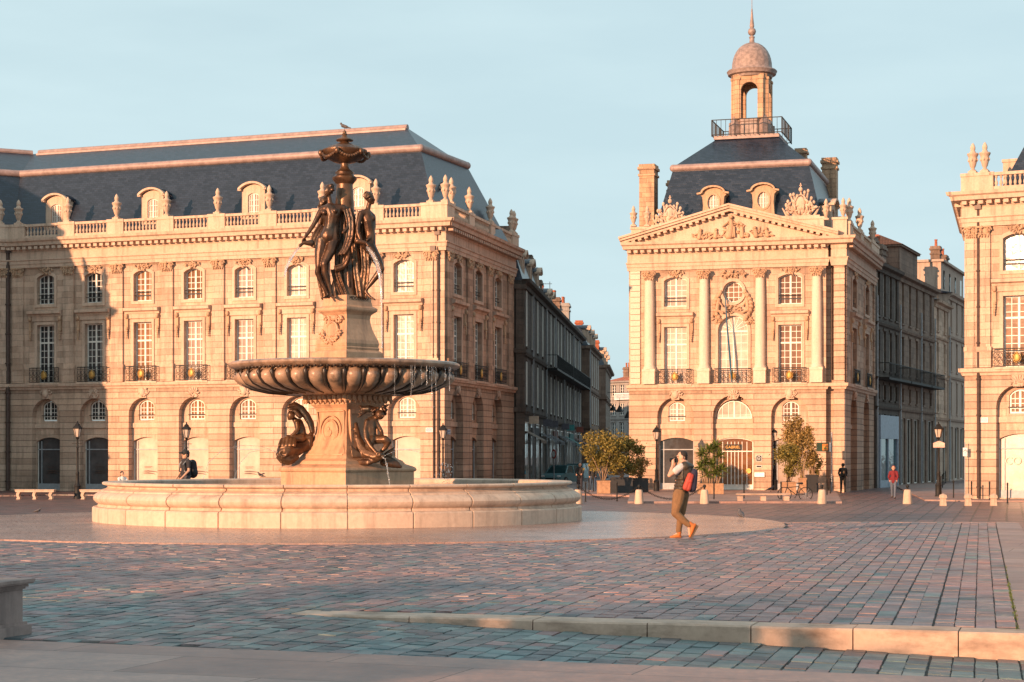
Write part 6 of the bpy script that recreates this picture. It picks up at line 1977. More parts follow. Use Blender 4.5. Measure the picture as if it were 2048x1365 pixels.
# ---------------------------------------------------------------- street furniture
def gpt(px, py, z=GZ):
    """ground point seen at a pixel"""
    d = (EYE-z)*FPX/(py-908.0)
    return at(px, d, z)
GL = 'iron street lamps around the square'
m_, nt_, b_ = new_mat('lamp_glass'); b_.inputs['Base Color'].default_value=(0.62,0.50,0.42,1); b_.inputs['Roughness'].default_value=0.15; b_.inputs['Alpha'].default_value=0.8; M['lampglass']=m_
def lamp(loc, label, H_=4.0):
    r = empty('street_lamp', loc, label, 'street lamp', GL)
    mb = MB()
    mb.lathe([(0.0,0),(0.20,0),(0.20,0.10),(0.17,0.14),(0.16,0.62),(0.18,0.66),(0.15,0.72),(0.10,0.80),(0.085,1.25),(0.10,1.28),(0.10,1.34),(0.06,1.42),(0.05,2.6),(0.075,2.64),(0.05,2.70),(0.042,3.05),(0.07,3.10),(0.10,3.13),(0.05,3.16),(0.03,3.18)],14)
    mb.box(-0.28,0.28,-0.015,0.015,2.83,2.86)
    mb.build('post', M['iron'], r, smooth=40)
    mb = MB(); n=6
    for i in range(n):
        a = 2*PI*i/n; a2=2*PI*(i+1)/n
        mb.bar((0.12*math.cos(a),0.12*math.sin(a),3.18),(0.22*math.cos(a),0.22*math.sin(a),3.62),0.022)
        for rr,z in ((0.12,3.18),(0.22,3.62)): mb.bar((rr*math.cos(a),rr*math.sin(a),z),(rr*math.cos(a2),rr*math.sin(a2),z),0.028)
    mb.lathe([(0.25,3.62),(0.25,3.66),(0.17,3.76),(0.12,3.80),(0.13,3.84),(0.06,3.90),(0.03,3.93),(0.045,3.97),(0.0,4.03)],6)
    mb.build('lantern_frame', M['iron'], r)
    mb = MB(); mb.lathe([(0.0,3.19),(0.113,3.19),(0.21,3.61)],6); mb.build('lantern_glass', M['lampglass'], r)
    return r
L1 = lamp(gpt(155,998), 'lamp post in the shade before the two grey shop windows')
for px, py, lab in ((373,995,'lamp post standing behind the man in the black cap'),(886,992,'lamp post at the right corner of the long building'),(1313,986,'lamp post just left of the walking photographer'),(1549,984,'lamp post before the right arch of the pavilion'),(1877,996,'lamp post in the right street carrying a pink sign')):
    c = copy_tree(L1, None, gpt(px,py)); c['label'] = lab; LX = c
mb = MB(); mb.slab([(-0.30,-0.13),(0.30,-0.13),(0.30,0.10),(0.16,0.16),(0,0.22),(-0.16,0.16),(-0.30,0.10)],-0.12,-0.08)
o = mb.build('sign_plate', plain('pink_sign',(0.72,0.48,0.42),0.4), LX); o.location=(0,0,2.78)
# stone bollards
def stone_bollard(loc, label, chainball=True):
    r = empty('stone_bollard', loc, label, 'bollard', 'white stone bollards')
    mb = MB(); mb.lathe([(0.0,0.0),(0.235,0.0),(0.24,0.05),(0.215,0.35),(0.19,0.62),(0.15,0.69),(0.0,0.70)],18,rf=lambda r_,z,a,k:r_*(1+0.02*math.sin(3*a+z*7)))
    mb.build('stone', M['trim'], r, smooth=50)
    r.scale = (0.9,0.9,0.95)
    if chainball:
        mb = MB(); mb.lathe([(0.06,0.68),(0.05,0.74),(0.03,0.76),(0.07,0.80),(0.09,0.86),(0.07,0.92),(0,0.95)],12); mb.build('iron_knob', M['iron'], r, smooth=True)
    return r
B = []
for i,(px,lab) in enumerate(((1156,'stone bollard peeping out at the right edge of the fountain basin'),(1278,'stone bollard left of the walking photographer'),(1409,'stone bollard right of the walking photographer'),(1644,'stone bollard by the bicycle and bench'),(1815,'stone bollard near the person in red'))):
    if i == 0: b0 = stone_bollard(gpt(px,1008), lab); B.append(b0)
    else:
        c = copy_tree(b0, None, gpt(px,1008), rotz=i*0.7); c['label'] = lab; B.append(c)
for i, lab in ((0,'slack chain from the basin edge to the first stone bollard'),(1,'slack chain behind the walking photographer')):
    a, b = B[i].location+Vector((0,0,0.84)), B[i+1].location+Vector((0,0,0.84))
    mb = MB(); n=46
    for k in range(n):
        t = k/n; t2=(k+1)/n
        f_ = lambda t: (b-a)*t + Vector((0,0,-0.62*4*t*(1-t)))
        p, q_ = f_(t), f_(t2); d = (q_-p).normalized(); m = (p+q_)/2; s_=(q_-p).length*0.62
        u = d.cross(Vector((0,1,0) if k%2 else (0,0,1))).normalized()
        mb.tube([m+d*s_*math.cos(x*PI/4)+u*0.035*math.sin(x*PI/4) for x in range(9)],0.014,4,False)
    o = mb.build('chain', M['iron']); o.location = a; tag(o, lab, 'chain', 'bollard chains')
# thin iron posts
def ipost(loc, label, h=1.0):
    mb = MB(); mb.lathe([(0.0,0),(0.05,0),(0.05,0.03),(0.034,0.05),(0.034,0.86),(0.042,0.87),(0.042,0.93),(0.03,0.96),(0,0.98)],8)
    o = mb.build('iron_post', M['iron'], smooth=40); o.location = loc; return tag(o, label, 'post', 'thin iron posts')
posts = [(1171,1004,'behind the basin edge, first left of the wooden planter'),(1178,988,'among the people waiting beside the cars'),(1187,987,'beside the dark jacketed walker'),(1234,1003,'before the black planter boxes'),(1428,1003,'right of the second chained bollard'),(1488,1001,'behind the stone bench seat'),(1562,1003,'touching the right end of the bench'),(1614,998,'behind the rear wheel of the bicycle'),(1654,994,'just right of the bicycle bollard'),(1661,991,'second right of the bicycle bollard'),(1907,999,'left of the corner building, by the row of slim posts'),(1943,1002,'before the corner pier of the right building'),(1979,1003,'between the pier and the shop window at right'),(2015,1007,'before the beige shop window at right')]
ip = None
for px,py,lab in posts:
    if ip is None: ip = ipost(gpt(px,py), 'thin iron post '+lab)
    else:
        c = copy_tree(ip, None, gpt(px,py)); c['label'] = 'thin iron post '+lab
for k in range(8):
    px = 1879+3.0*k; py = 989-5.4*k
    c = copy_tree(ip, None, gpt(px,py)); c['label'] = 'one of a receding row of slim posts beside the pink signed lamp'; c['group']='receding row of posts'; c.scale=(1,1,1.0)
# small square stone posts
sp = None
for px,lab in ((1886,'short stone post nearest the lamp with the pink sign'),(1936,'short stone post before the corner building pier'),(1987,'short stone post before the beige shop window')):
    if sp is None:
        mb = MB(); mb.taper((0,0),0.13,0.13,0.11,0.11,0,0.34); mb.taper((0,0),0.15,0.15,0.13,0.13,0.34,0.48); mb.taper((0,0),0.13,0.13,0.02,0.02,0.48,0.54)
        sp = mb.build('stone_post', M['trim']); sp.location = gpt(px,1012); tag(sp, lab,'stone post','short stone posts')
    else:
        c = copy_tree(sp,None,gpt(px,1012)); c['label']=lab
# benches
def bench(loc, label, L_=2.4, rot=0.0, legs=3, mat='fountain', h=0.46, th=0.09):
    r = empty('stone_bench', loc, label, 'bench', 'stone benches', rot)
    mb = MB(); mb.box(-L_/2,L_/2,-0.22,0.22,h-th,h); mb.box(-L_/2-0.03,L_/2+0.03,-0.25,0.25,h,h+0.04); mb.build('seat', M[mat], r)
    for i in range(legs):
        x = -L_/2+0.15+(L_-0.3)*i/(legs-1); mb = MB()
        mb.slab([(x-0.13,0),(x+0.06,0),(x+0.07,0.08),(x+0.01,0.20),(x+0.05,0.32),(x+0.10,h-0.09),(x-0.08,h-0.09),(x-0.10,0.33),(x-0.13,0.20),(x-0.07,0.08)] if mat=='fountain' else [(x-0.12,0),(x+0.12,0),(x+0.12,h-0.09),(x-0.12,h-0.09)],-0.18,0.18); mb.build('leg', M[mat], r)
    return r
bench(gpt(71,999), 'curved-leg stone bench at the far left before the first grey shop window', 1.95)
bench(gpt(200,999), 'curved-leg stone bench half hidden by the left edge of the basin', 1.95)
bench(gpt(1526,1006), 'low flat stone bench before the pavilion, beside the bicycle', 2.5, 0, 3, 'kerb', 0.40, 0.03)
# near stone pedestal at the left edge
mb = MB()
pz = lambda py: zpx(py, 17.4)
a = at(-120,17.6); 
R_ = empty('stone_parapet', (-4.60-0.53,17.38,0), 'grey stone pedestal cut by the left edge in the near foreground', 'parapet', None, R(-17))
M['dustone'] = stone('dusty_pedestal_stone',(0.26,0.185,0.165),(0.36,0.27,0.245),stain=0.7,dirt=(0.10,0.075,0.07))  # pinkish grey base with darker streaks
def bx(mb,e,z0,z1): mb.box(-0.62-e,0.42+e,-0.30-e,0.30+e,z0,z1)
bx(mb,0.06,0,0.10); bx(mb,0.03,0.10,0.13); bx(mb,0.0,0.13,0.44); mb.build('block', M['dustone'] if 'dustone' in M else M['grey_street'], R_)
mb = MB(); bx(mb,0.02,0.44,0.46); bx(mb,0.04,0.46,0.49); bx(mb,0.075,0.49,0.505); bx(mb,0.085,0.505,0.535); mb.build('coping', M['dustone'], R_)
# planters with shrubs
def leafmat(name, a, b_, tr=0.25):
    m, nt, b = new_mat(name); lk=nt.links
    g = nt.nodes.new('ShaderNodeNewGeometry')
    col = ramp(nt,[(0.0,a),(0.5,b_),(1.0,tuple(c*1.6 for c in b_))],g.outputs['Random Per Island'])
    lk.new(col,b.inputs['Base Color']); b.inputs['Roughness'].default_value=0.55
    ts = nt.nodes.new('ShaderNodeBsdfTranslucent'); lk.new(col,ts.inputs[0])
    mx = nt.nodes.new('ShaderNodeMixShader'); mx.inputs[0].default_value=tr
    lk.new(b.outputs[0],mx.inputs[1]); lk.new(ts.outputs[0],mx.inputs[2]); lk.new(mx.outputs[0],nt.nodes['Material Output'].inputs[0]); return m
M['olive']=leafmat('olive_leaves',(0.10,0.085,0.02),(0.22,0.17,0.04))
M['orangeleaf']=leafmat('bronzed_leaves',(0.14,0.10,0.03),(0.32,0.21,0.07))
M['yucca']=leafmat('yucca_leaves',(0.05,0.085,0.02),(0.14,0.17,0.04))
M['bark']=plain('pale_bark',(0.30,0.20,0.13),0.8)
M['boxwood']=plain('orange_brown_planter',(0.36,0.20,0.11),0.7,0,0.2)
M['boxblack']=plain('black_planter',(0.03,0.03,0.032),0.5)
M['soil']=plain('potting_soil',(0.05,0.035,0.025),0.9)
def leaves(mb, c, rad, n, seed, size=0.11, clumps=14, long=2.4):
    rnd = random.Random(seed); cs=[]
    for _ in range(clumps):
        v = Vector((rnd.gauss(0,1),rnd.gauss(0,1),rnd.gauss(0,1))).normalized()*rnd.uniform(0.3,0.95)
        cs.append((Vector((c[0]+v.x*rad[0],c[1]+v.y*rad[1],c[2]+v.z*rad[2])),rnd.uniform(0.22,0.42)))
    for i in range(n):
        cc, s_ = rnd.choice(cs)
        v = Vector((rnd.gauss(0,1),rnd.gauss(0,1),rnd.gauss(0,1)))
        p = cc+Vector((v.x*rad[0],v.y*rad[1],v.z*rad[2]))*s_*0.55
        if p.z < c[2]-rad[2]*1.05: continue
        d = Vector((rnd.uniform(-1,1),rnd.uniform(-1,1),rnd.uniform(-0.3,1))).normalized(); e = d.cross(Vector((rnd.uniform(-1,1),rnd.uniform(-1,1),rnd.uniform(-1,1)))).normalized()
        l = size*rnd.uniform(0.6,1.3); w_=l/long
        mb.add([p-d*l/2, p+e*w_/2, p+d*l/2, p-e*w_/2],[(0,1,2,3)])
    return cs
def planter_shrub(loc, label, bw, bd, bh, boxmat, rad, ch, seed, mat, n=2600, name='potted_shrub', size=0.11, cat='potted shrub'):
    r = empty(name, loc, label, cat, 'planted boxes before the pavilion')
    mb = MB(); mb.box(-bw/2,bw/2,-bd/2,bd/2,0,bh); mb.box(-bw/2-0.02,bw/2+0.02,-bd/2-0.02,bd/2+0.02,bh-0.08,bh); 
    p = mb.build('planter', M[boxmat], r)
    mb = MB(); mb.box(-bw/2+0.05,bw/2-0.05,-bd/2+0.05,bd/2-0.05,bh,bh+0.02); mb.build('soil', M['soil'], r)
    mb = MB(); cs = leaves(mb,(0,0,ch),rad,n,seed,size); mb.build('foliage', M[mat], r, recalc=False)
    mb = MB(); rnd=random.Random(seed)
    for k,(cc,s_) in enumerate(cs[:12]):
        b0_=Vector((rnd.uniform(-0.1,0.1),rnd.uniform(-0.1,0.1),bh)); m=b0_.lerp(cc,0.5)+Vector((0,0,0.15))
        mb.tube([b0_,m,cc],[0.035,0.022,0.008],6)
    mb.build('trunk', M['bark'], r, smooth=True); return r
def gd(px, d): return at(px, d, GZ+0.10)
planter_shrub(gd(1207,103.5), 'tall loose olive bush in a twin wooden box, left of the other planters', 0.72,0.5,0.72,'boxwood',(1.25,0.8,1.15),2.15,21,'olive',5200,size=0.17)
planter_shrub(gd(1243,105.5), 'wide olive bush in a black box behind the wooden one', 1.25,0.55,0.86,'boxblack',(1.15,0.8,1.15),2.2,22,'olive',5200,size=0.17)
planter_shrub(gd(1280,107), 'sparse small-leaved bush in a black box beside the lamp post', 0.95,0.5,0.80,'boxblack',(0.70,0.5,0.85),1.65,23,'orangeleaf',1500,size=0.14)
planter_shrub(gd(1577,101), 'orange-leaved bush in a wooden box behind the bicycle', 0.76,0.5,0.68,'boxwood',(0.78,0.7,1.0),2.0,24,'olive',3600,size=0.16)
planter_shrub(gd(1605,104.5), 'tall airy golden bush in a tall wooden box', 0.40,0.4,0.86,'boxwood',(1.12,0.8,1.5),3.0,25,'orangeleaf',5200,size=0.17)
planter_shrub(gd(1624,106.5), 'low drooping bush in a black box at the right end', 0.66,0.5,1.0,'boxblack',(0.55,0.5,0.8),1.7,26,'olive',1700,size=0.15)
r = empty('potted_yuccas', at(1421,102.5,GZ+0.10), 'spiky green yuccas in a long terracotta coloured trough', 'potted yucca')
mb = MB(); mb.box(-0.70,0.70,-0.25,0.25,0,0.58); mb.build('planter', M['boxwood'], r)
mb = MB(); mb.box(-0.6,0.6,-0.2,0.2,0.58,0.60); mb.build('soil', M['soil'], r)
mb = MB(); rnd = random.Random(5); heads=[(-0.55,1.45),(-0.42,2.25),(-0.2,1.1),(-0.05,2.45),(0.12,1.6),(0.32,2.6),(0.5,2.1),(0.62,1.35),(-0.3,1.75),(0.3,1.15)]
for hx,hz in heads:
    for k in range(95):
        a = rnd.uniform(0,2*PI); el = rnd.uniform(-0.6,1.35); l = rnd.uniform(0.42,0.66)
        d = Vector((math.cos(a)*math.cos(el),math.sin(a)*math.cos(el),math.sin(el))); b_=Vector((hx,rnd.uniform(-0.1,0.1),hz)); e=d.cross(Vector((0,0,1)))
        if e.length<0.1: continue
        e = e.normalized()*0.032; m = b_+d*l*0.5; t_=b_+d*l+Vector((0,0,-0.08*l))
        mb.add([b_-e*0.6,b_+e*0.6,m+e,t_,m-e],[(0,1,2,3,4)])
mb.build('foliage', M['yucca'], r, recalc=False)
mb = MB()
for hx,hz in heads: mb.tube([(hx*0.7,0,0.58),(hx*0.9,0,(0.58+hz)/2),(hx,0,hz)],[0.05,0.045,0.04],7)
mb.build('trunk', M['bark'], r, smooth=True)
# bicycle
def bicycle(loc, label, rot):
    r = empty('bicycle', loc, label, 'bicycle', None, rot)
    for x in (-0.52,0.55):
        mb = MB(); mb.tube([(x+0.34*math.cos(a*PI/14),0,0.34+0.34*math.sin(a*PI/14)) for a in range(29)],0.022,6,False); w_=mb.build('wheel', M['iron'], r, smooth=True)
        mb = MB()
        for k in range(12): a=k*PI/6; mb.bar((x,0,0.34),(x+0.33*math.cos(a),0,0.34+0.33*math.sin(a)),0.008)
        mb.ball((x,0,0.34),0.035,6,4); mb.build('spokes', M['shopgrey'], w_)
    mb = MB(); S_=lambda p,q_,w_=0.034: mb.bar(p,q_,w_)
    bb_=(-0.05,0,0.30); st=(-0.20,0,0.82); hd=(0.38,0,0.86); hb=(0.42,0,0.66)
    S_(bb_,st); S_(bb_,hb); S_((-0.17,0,0.72),hb); S_((-0.52,0,0.34),bb_); S_((-0.52,0,0.34),(-0.17,0,0.72),0.022); S_(hb,hd); S_(hb,(0.55,0,0.34),0.028)
    mb.build('frame', M['iron'], r)
    mb = MB(); mb.capsule((-0.34,0,0.87),(-0.08,0,0.88),0.055,0.025,8); mb.build('saddle', M['iron'], r, smooth=True)
    mb = MB(); mb.tube([(0.30,-0.26,0.98),(0.40,-0.22,0.97),(0.40,0,0.93),(0.40,0.22,0.97),(0.30,0.26,0.98)],0.014,6); mb.bar((0.38,0,0.86),(0.40,0,0.95),0.025); mb.build('handlebar', M['iron'], r, smooth=True)
    for s_ in (-1,1):
        mb = MB(); mb.bar((-0.05,s_*0.05,0.30),(-0.05+s_*0.1,s_*0.06,0.30-s_*0.13),0.02); mb.box(-0.10+s_*0.1,0.0+s_*0.1,s_*0.1-0.04,s_*0.1+0.04,0.29-s_*0.13,0.31-s_*0.13); mb.build('pedal', M['iron'], r)
    return r
bicycle(gpt(1592,1003)+Vector((0.0,0.2,0)), 'dark bicycle parked behind the end of the low bench', R(188))
# signs
r = empty('round_road_sign', gpt(1108,976), 'round red-rimmed road sign on a thin pole, seen edge-on near the parked cars', 'road sign')
mb = MB(); mb.tube([(0,0,0),(0,0,2.05)],0.035,8); mb.build('pole', M['shopgrey'], r)
mb = MB(); mb.lathe([(0,0),(0.33,0),(0.33,0.03),(0,0.03)],24); o=mb.build('disc', plain('red_enamel',(0.45,0.05,0.04),0.4), r); o.location=(0,-0.05,2.3); o.rotation_euler=(R(90),0,R(-62))
mb = MB(); mb.lathe([(0,0.0),(0.22,0.0),(0.22,0.004),(0,0.004)],24); c=mb.build('disc_face', M['wht'], o); c.location=(0,0,0.031)
r = empty('arrow_board', gpt(1932,1001)+Vector((-0.05,0,0)), 'small white board with a black arrow on the corner of the right building', 'sign')
mb = MB(); mb.tube([(0,0,0),(0,0,2.9)],0.02,6); mb.build('pole', M['shopgrey'], r)
mb = MB(); mb.box(-0.11,0.11,-0.04,-0.02,2.2,2.62); b2=mb.build('board', M['wht'], r)
text_obj('arrow','\u2191',0.3,M['iron'],b2,None,0,-0.045,2.41,0.002)
r = empty('projecting_sign', gpt(1657,988)+Vector((0,1.5,0)), 'green and orange sign box on a pole at the right corner of the pavilion', 'sign')
mb = MB(); mb.tube([(0.45,0,0),(0.45,0,3.6)],0.045,8); mb.build('pole', M['shopgrey'], r)
mb = MB(); mb.box(-0.45,0.40,-0.08,0.08,2.45,2.98); o=mb.build('sign_box', plain('dark_green_sign',(0.03,0.06,0.04),0.4), r)
mb = MB(); mb.box(-0.12,0.22,-0.09,-0.082,2.52,2.9); mb.build('orange_panel', plain('orange_panel',(0.65,0.22,0.05),0.4), o); mb=MB(); mb.box(0.28,0.40,-0.09,-0.082,2.45,2.98); mb.build('white_panel', M['wht'], o)
mb = MB(); mb.box(-0.08,0.1,-0.098,-0.091,2.7,2.74); mb.box(-0.08,0.16,-0.098,-0.091,2.62,2.66); mb.build('green_bars', plain('green_bar',(0.1,0.3,0.08),0.4), o)

# cars at the mouth of the left street
def car(loc, label, rot, paint, group='cars at the mouth of the left street', s=1.0):
    r = empty('parked_car', loc, label, 'car', group, rot)
    lower=[(-2.05,0.28),(2.0,0.28),(2.08,0.42),(2.08,0.62),(1.95,0.78),(1.05,0.92),(-1.75,0.95),(-2.05,0.88),(-2.12,0.6)]
    mb = MB(); mb.slab(lower,-0.84,0.84); bdy=mb.build('body', paint, r)
    md=bdy.modifiers.new('b','BEVEL'); md.width=0.06; md.segments=3
    cab=[(-1.85,0.93),(1.15,0.90),(0.45,1.42),(-1.25,1.45)]
    mb = MB(); vs=[]
    for y,ins in ((-0.80,0),(0.80,0)):
        for i,(x,z) in enumerate(cab): vs.append((x, y*(0.82 if i>=2 else 1.0), z))
    mb.add(vs,[(0,1,2,3),(7,6,5,4),(0,4,5,1),(1,5,6,2),(2,6,7,3),(3,7,4,0)]); g_=mb.build('window_glass', glass('car_glass',(0.05,0.12,0.13),0.05,0.0), r)
    mb = MB(); mb.box(-1.22,0.42,-0.64,0.64,1.43,1.49)
    for s_ in (-1,1):
        for a,b in (((1.13,0.79,0.92),(0.44,0.65,1.44)),((-0.35,0.80,0.93),(-0.40,0.655,1.45)),((-1.83,0.79,0.94),(-1.24,0.65,1.45))): mb.bar((a[0],a[1]*s_,a[2]),(b[0],b[1]*s_,b[2]),0.07)
    mb.build('roof', paint, r)
    for x in (-1.3,1.3):
        for s_ in (-1,1):
            mb = MB(); mb.lathe([(0.0,-0.1),(0.31,-0.1),(0.33,-0.06),(0.33,0.06),(0.31,0.1),(0,0.1)],18); w_=mb.build('wheel', M['iron'], r, smooth=40); w_.location=(x,s_*0.80,0.33); w_.rotation_euler=(R(90),0,0)
            mb = MB(); mb.lathe([(0.0,0),(0.19,0),(0.2,0.02),(0,0.03)],10); c=mb.build('rim', M['shopgrey'], w_); c.location=(0,0,-0.12 if s_>0 else 0.10)
    for s_ in (-1,1):
        mb = MB(); mb.ball((2.02,s_*0.62,0.68),(0.07,0.18,0.09),8,6); mb.build('headlight', M['wht'], r, smooth=True)
    mb = MB(); mb.box(2.06,2.10,-0.4,0.4,0.42,0.56); mb.build('grille', M['iron'], r)
    mb = MB(); mb.box(2.08,2.12,-0.25,0.25,0.34,0.44); mb.build('number_plate', M['wht'], r)
    return r
teal=plain('pale_teal_car_paint',(0.16,0.30,0.33),0.25,0.2,0.05); teal2=plain('dark_teal_car_paint',(0.06,0.16,0.19),0.25,0.2,0.05)
car(gpt(1124,972)+Vector((0,0,0.02)), 'pale teal car, nearest in the left street, beside the road sign', R(-115), teal)
car(gpt(1154,964)+Vector((0,0,0.02)), 'pale teal car just behind the nearest one', R(-108), teal)
car(gpt(1186,958)+Vector((0,0,0.02)), 'dark teal car partly hidden by the big olive bush', R(-118), teal2)
car(gpt(1164,948)+Vector((0,0,0.02)), 'dark teal car farthest up the left street', R(-100), teal2)

# ---------------------------------------------------------------- people
skin=plain('skin',(0.55,0.30,0.20),0.55,0,0.05)
def cloth(name,col,r=0.85): return plain(name,col,r,0,0.10,12)
def hand(mb, w_, d, up=(0,0,1), s=1.0, curl=0.5):
    w_=Vector(w_); d=Vector(d).normalized(); side=d.cross(Vector(up)).normalized(); n_=side.cross(d)
    mb.capsule(w_,w_+d*0.085*s,0.028*s,0.034*s,8)
    k_=w_+d*0.095*s
    for i,l in enumerate((0.062,0.074,0.070,0.052)):
        b_=k_+side*(i-1.5)*0.019*s; m=b_+(d*(1-curl*0.3)-n_*curl*0.4)*l*0.55*s; e=m+(d*(1-curl)-n_*curl)*l*0.5*s
        mb.capsule(b_,m,0.0095*s,0.009*s,6); mb.capsule(m,e,0.009*s,0.007*s,6)
    t0=w_+d*0.03*s-side*0.03*s; t1=t0+(d*0.5-side*0.5)*0.06*s; mb.capsule(t0,t1,0.012*s,0.010*s,6); mb.capsule(t1,t1+d*0.03*s,0.010*s,0.008*s,6)
def face_head(mb, c, look, r=0.098):
    c=Vector(c); L_=Vector(look).normalized(); side=Vector((-L_.y,L_.x,0)).normalized()
    mb.ball(c,(r*0.84,r*0.84,r*1.18),12,9); mb.ball(c-L_*r*0.25+Vector((0,0,r*0.2)),(r*0.86,r*0.86,r*0.95),10,8)
    mb.capsule(c+L_*r*0.85+Vector((0,0,r*0.12)),c+L_*r*1.08+Vector((0,0,-r*0.2)),0.012,0.017,6)
    mb.ball(c+L_*r*0.72+Vector((0,0,-r*0.58)),(0.028,0.028,0.013),6,4); mb.ball(c+L_*r*0.55+Vector((0,0,-r*0.98)),(0.035,0.035,0.03),6,5)
    for s_ in (-1,1):
        mb.ball(c+side*s_*r*0.86,(0.018,0.02,0.034),6,5); mb.ball(c+L_*r*0.74+side*s_*r*0.36+Vector((0,0,r*0.3)),(0.026,0.02,0.012),6,4)
def eyes(parent, c, look, r=0.098):
    c=Vector(c); L_=Vector(look).normalized(); side=Vector((-L_.y,L_.x,0)).normalized(); mb=MB()
    for s_ in (-1,1): mb.ball(c+L_*r*0.82+side*s_*r*0.36+Vector((0,0,r*0.12)),0.011,6,5)
    mb.build('eyes', M['iron'], parent, smooth=True)
def hairm(parent, c, look, mat, r=0.098, long=0.0, beard=False):
    c=Vector(c); L_=Vector(look).normalized(); mb=MB()
    mb.ball(c-L_*r*0.34+Vector((0,0,r*0.46)),(r*0.90,r*0.92,r*0.86),12,8); mb.ball(c-L_*r*0.5+Vector((0,0,-r*0.1)),(r*0.72,r*0.72,r*0.85),10,7)
    if long: mb.capsule(c-L_*r*0.6,c-L_*r*0.95+Vector((0,0,-long)),r*0.7,r*0.45,8)
    sculpt('hair', mb, mat, 0.014, 1, parent)
# the photographer, in mid-stride to the left
P = empty('tmp', (0,0,0)); bpy.data.objects.remove(P)
dM = EYE*FPX/(1077.5-908)
def q3(cx, cy, y): return Vector(((1300+cx/6.5-1355)/98.5, y, (1077.5-(880+cy/6.5))/98.5))
mb = MB(); look=(-0.95,-0.15,0.0); hc=q3(410,228,0.0)
face_head(mb, hc, look, 0.102)
mb.capsule(q3(425,265,0),q3(435,310,0),0.055,0.06,10); mb.capsule(q3(430,330,0),q3(425,420,0),0.13,0.15,10); mb.capsule(q3(425,420,0),q3(400,680,0),0.14,0.14,10)
mb.capsule(q3(400,350,-0.17),q3(240,462,-0.24),0.055,0.042,9); mb.capsule(q3(240,462,-0.24),q3(290,330,-0.12),0.042,0.028,9)
mb.capsule(q3(410,350,0.17),q3(280,440,0.24),0.055,0.042,9); mb.capsule(q3(280,440,0.24),q3(325,320,0.08),0.040,0.028,9)
hand(mb, q3(290,330,-0.12), (0.1,0.25,1.0), (-1,0,0), 1.0, 0.6); hand(mb, q3(325,320,0.08), (0.0,-0.3,1.0), (-1,0,0), 1.0, 0.6)
mb.capsule(q3(385,700,-0.09),q3(322,950,-0.10),0.085,0.06,10); mb.capsule(q3(322,950,-0.10),q3(500,1110,-0.10),0.055,0.04,10)
mb.capsule(q3(415,700,0.09),q3(395,950,0.09),0.085,0.06,10); mb.capsule(q3(395,950,0.09),q3(378,1215,0.09),0.055,0.04,10)
mb.capsule(q3(500,1110,-0.10),q3(510,1230,-0.10),0.035,0.025,8); mb.capsule(q3(378,1215,0.09),q3(300,1265,0.09),0.035,0.025,8)
man = sculpt('person', mb, skin, 0.0085, 2, None, (at(1355,dM).x, dM, 0.0))
tag(man, 'man walking left while taking a photo, quilted vest, tan trousers and orange boots', 'person')
eyes(man, hc, look, 0.102)
hairm(man, hc, look, plain('dark_brown_hair',(0.022,0.014,0.011),0.8), 0.105)
mb = MB()
mb.capsule(q3(395,352,-0.165),q3(325,405,-0.21),0.080,0.078,10); mb.capsule(q3(405,352,0.165),q3(330,405,0.21),0.080,0.078,10); mb.capsule(q3(440,420,-0.08),q3(435,420,0.08),0.10,0.10,10); mb.capsule(q3(430,420,0),q3(400,640,0),0.11,0.11,10)
sculpt('white_shirt', mb, cloth('white_cotton',(0.52,0.46,0.44)), 0.014, 1, man)
mb = MB()
n=9
for k in range(n):
    t=k/(n-1); cy=345+ (675-345)*t; cxx=438-46*t; rr=0.188-0.028*t
    cxx=458-58*t; c=q3(cxx,cy,0); mb.ball(c,(rr*1.0,rr*1.18,0.052),16,8)
    mb.ball(c,(rr*0.88,rr*1.06,0.09),16,8)
mb.capsule(q3(436,296,0),q3(436,330,0),0.085,0.12,12); mb.capsule(q3(446,350,-0.13),q3(446,350,0.13),0.112,0.112,10); mb.capsule(q3(436,380,-0.09),q3(436,480,-0.09),0.125,0.13,10); mb.capsule(q3(470,400,-0.10),q3(480,560,-0.08),0.12,0.12,10); mb.capsule(q3(470,400,0.10),q3(480,560,0.08),0.12,0.12,10)
sculpt('quilted_vest', mb, plain('olive_brown_vest',(0.042,0.028,0.016),0.5,0,0.25,20), 0.012, 4, man)
mb = MB()
mb.capsule(q3(385,695,-0.07),q3(420,700,0.07),0.13,0.13,10)
mb.capsule(q3(372,715,-0.09),q3(350,840,-0.10),0.130,0.115,10); mb.capsule(q3(350,840,-0.10),q3(325,950,-0.10),0.115,0.090,10); mb.capsule(q3(325,950,-0.10),q3(410,1030,-0.10),0.090,0.080,10); mb.capsule(q3(410,1030,-0.10),q3(500,1105,-0.10),0.080,0.060,10)
mb.capsule(q3(432,715,0.08),q3(410,940,0.09),0.13,0.095,10); mb.capsule(q3(410,940,0.09),q3(378,1190,0.09),0.08,0.058,10)
for cy_ in (1160,1180): mb.ball(q3(380,cy_,0.09),(0.066,0.066,0.022),10,5)
sculpt('trousers', mb, plain('tan_trousers',(0.19,0.10,0.045),0.85,0,0.12,9), 0.012, 1, man)
def boot(pts, soledir, name):
    mb=MB()
    for a,b,ra,rb in pts: mb.capsule(a,b,ra,rb,9)
    return sculpt(name, mb, plain('orange_suede',(0.48,0.13,0.025),0.7,0,0.08), 0.010, 1, man)
b1=boot([(q3(385,1200,0.09),q3(378,1245,0.09),0.052,0.05),(q3(378,1245,0.09),q3(330,1258,0.09),0.052,0.042),(q3(330,1262,0.09),q3(275,1270,0.09),0.042,0.026),(q3(395,1262,0.09),q3(380,1262,0.09),0.035,0.035)],0,'boot')
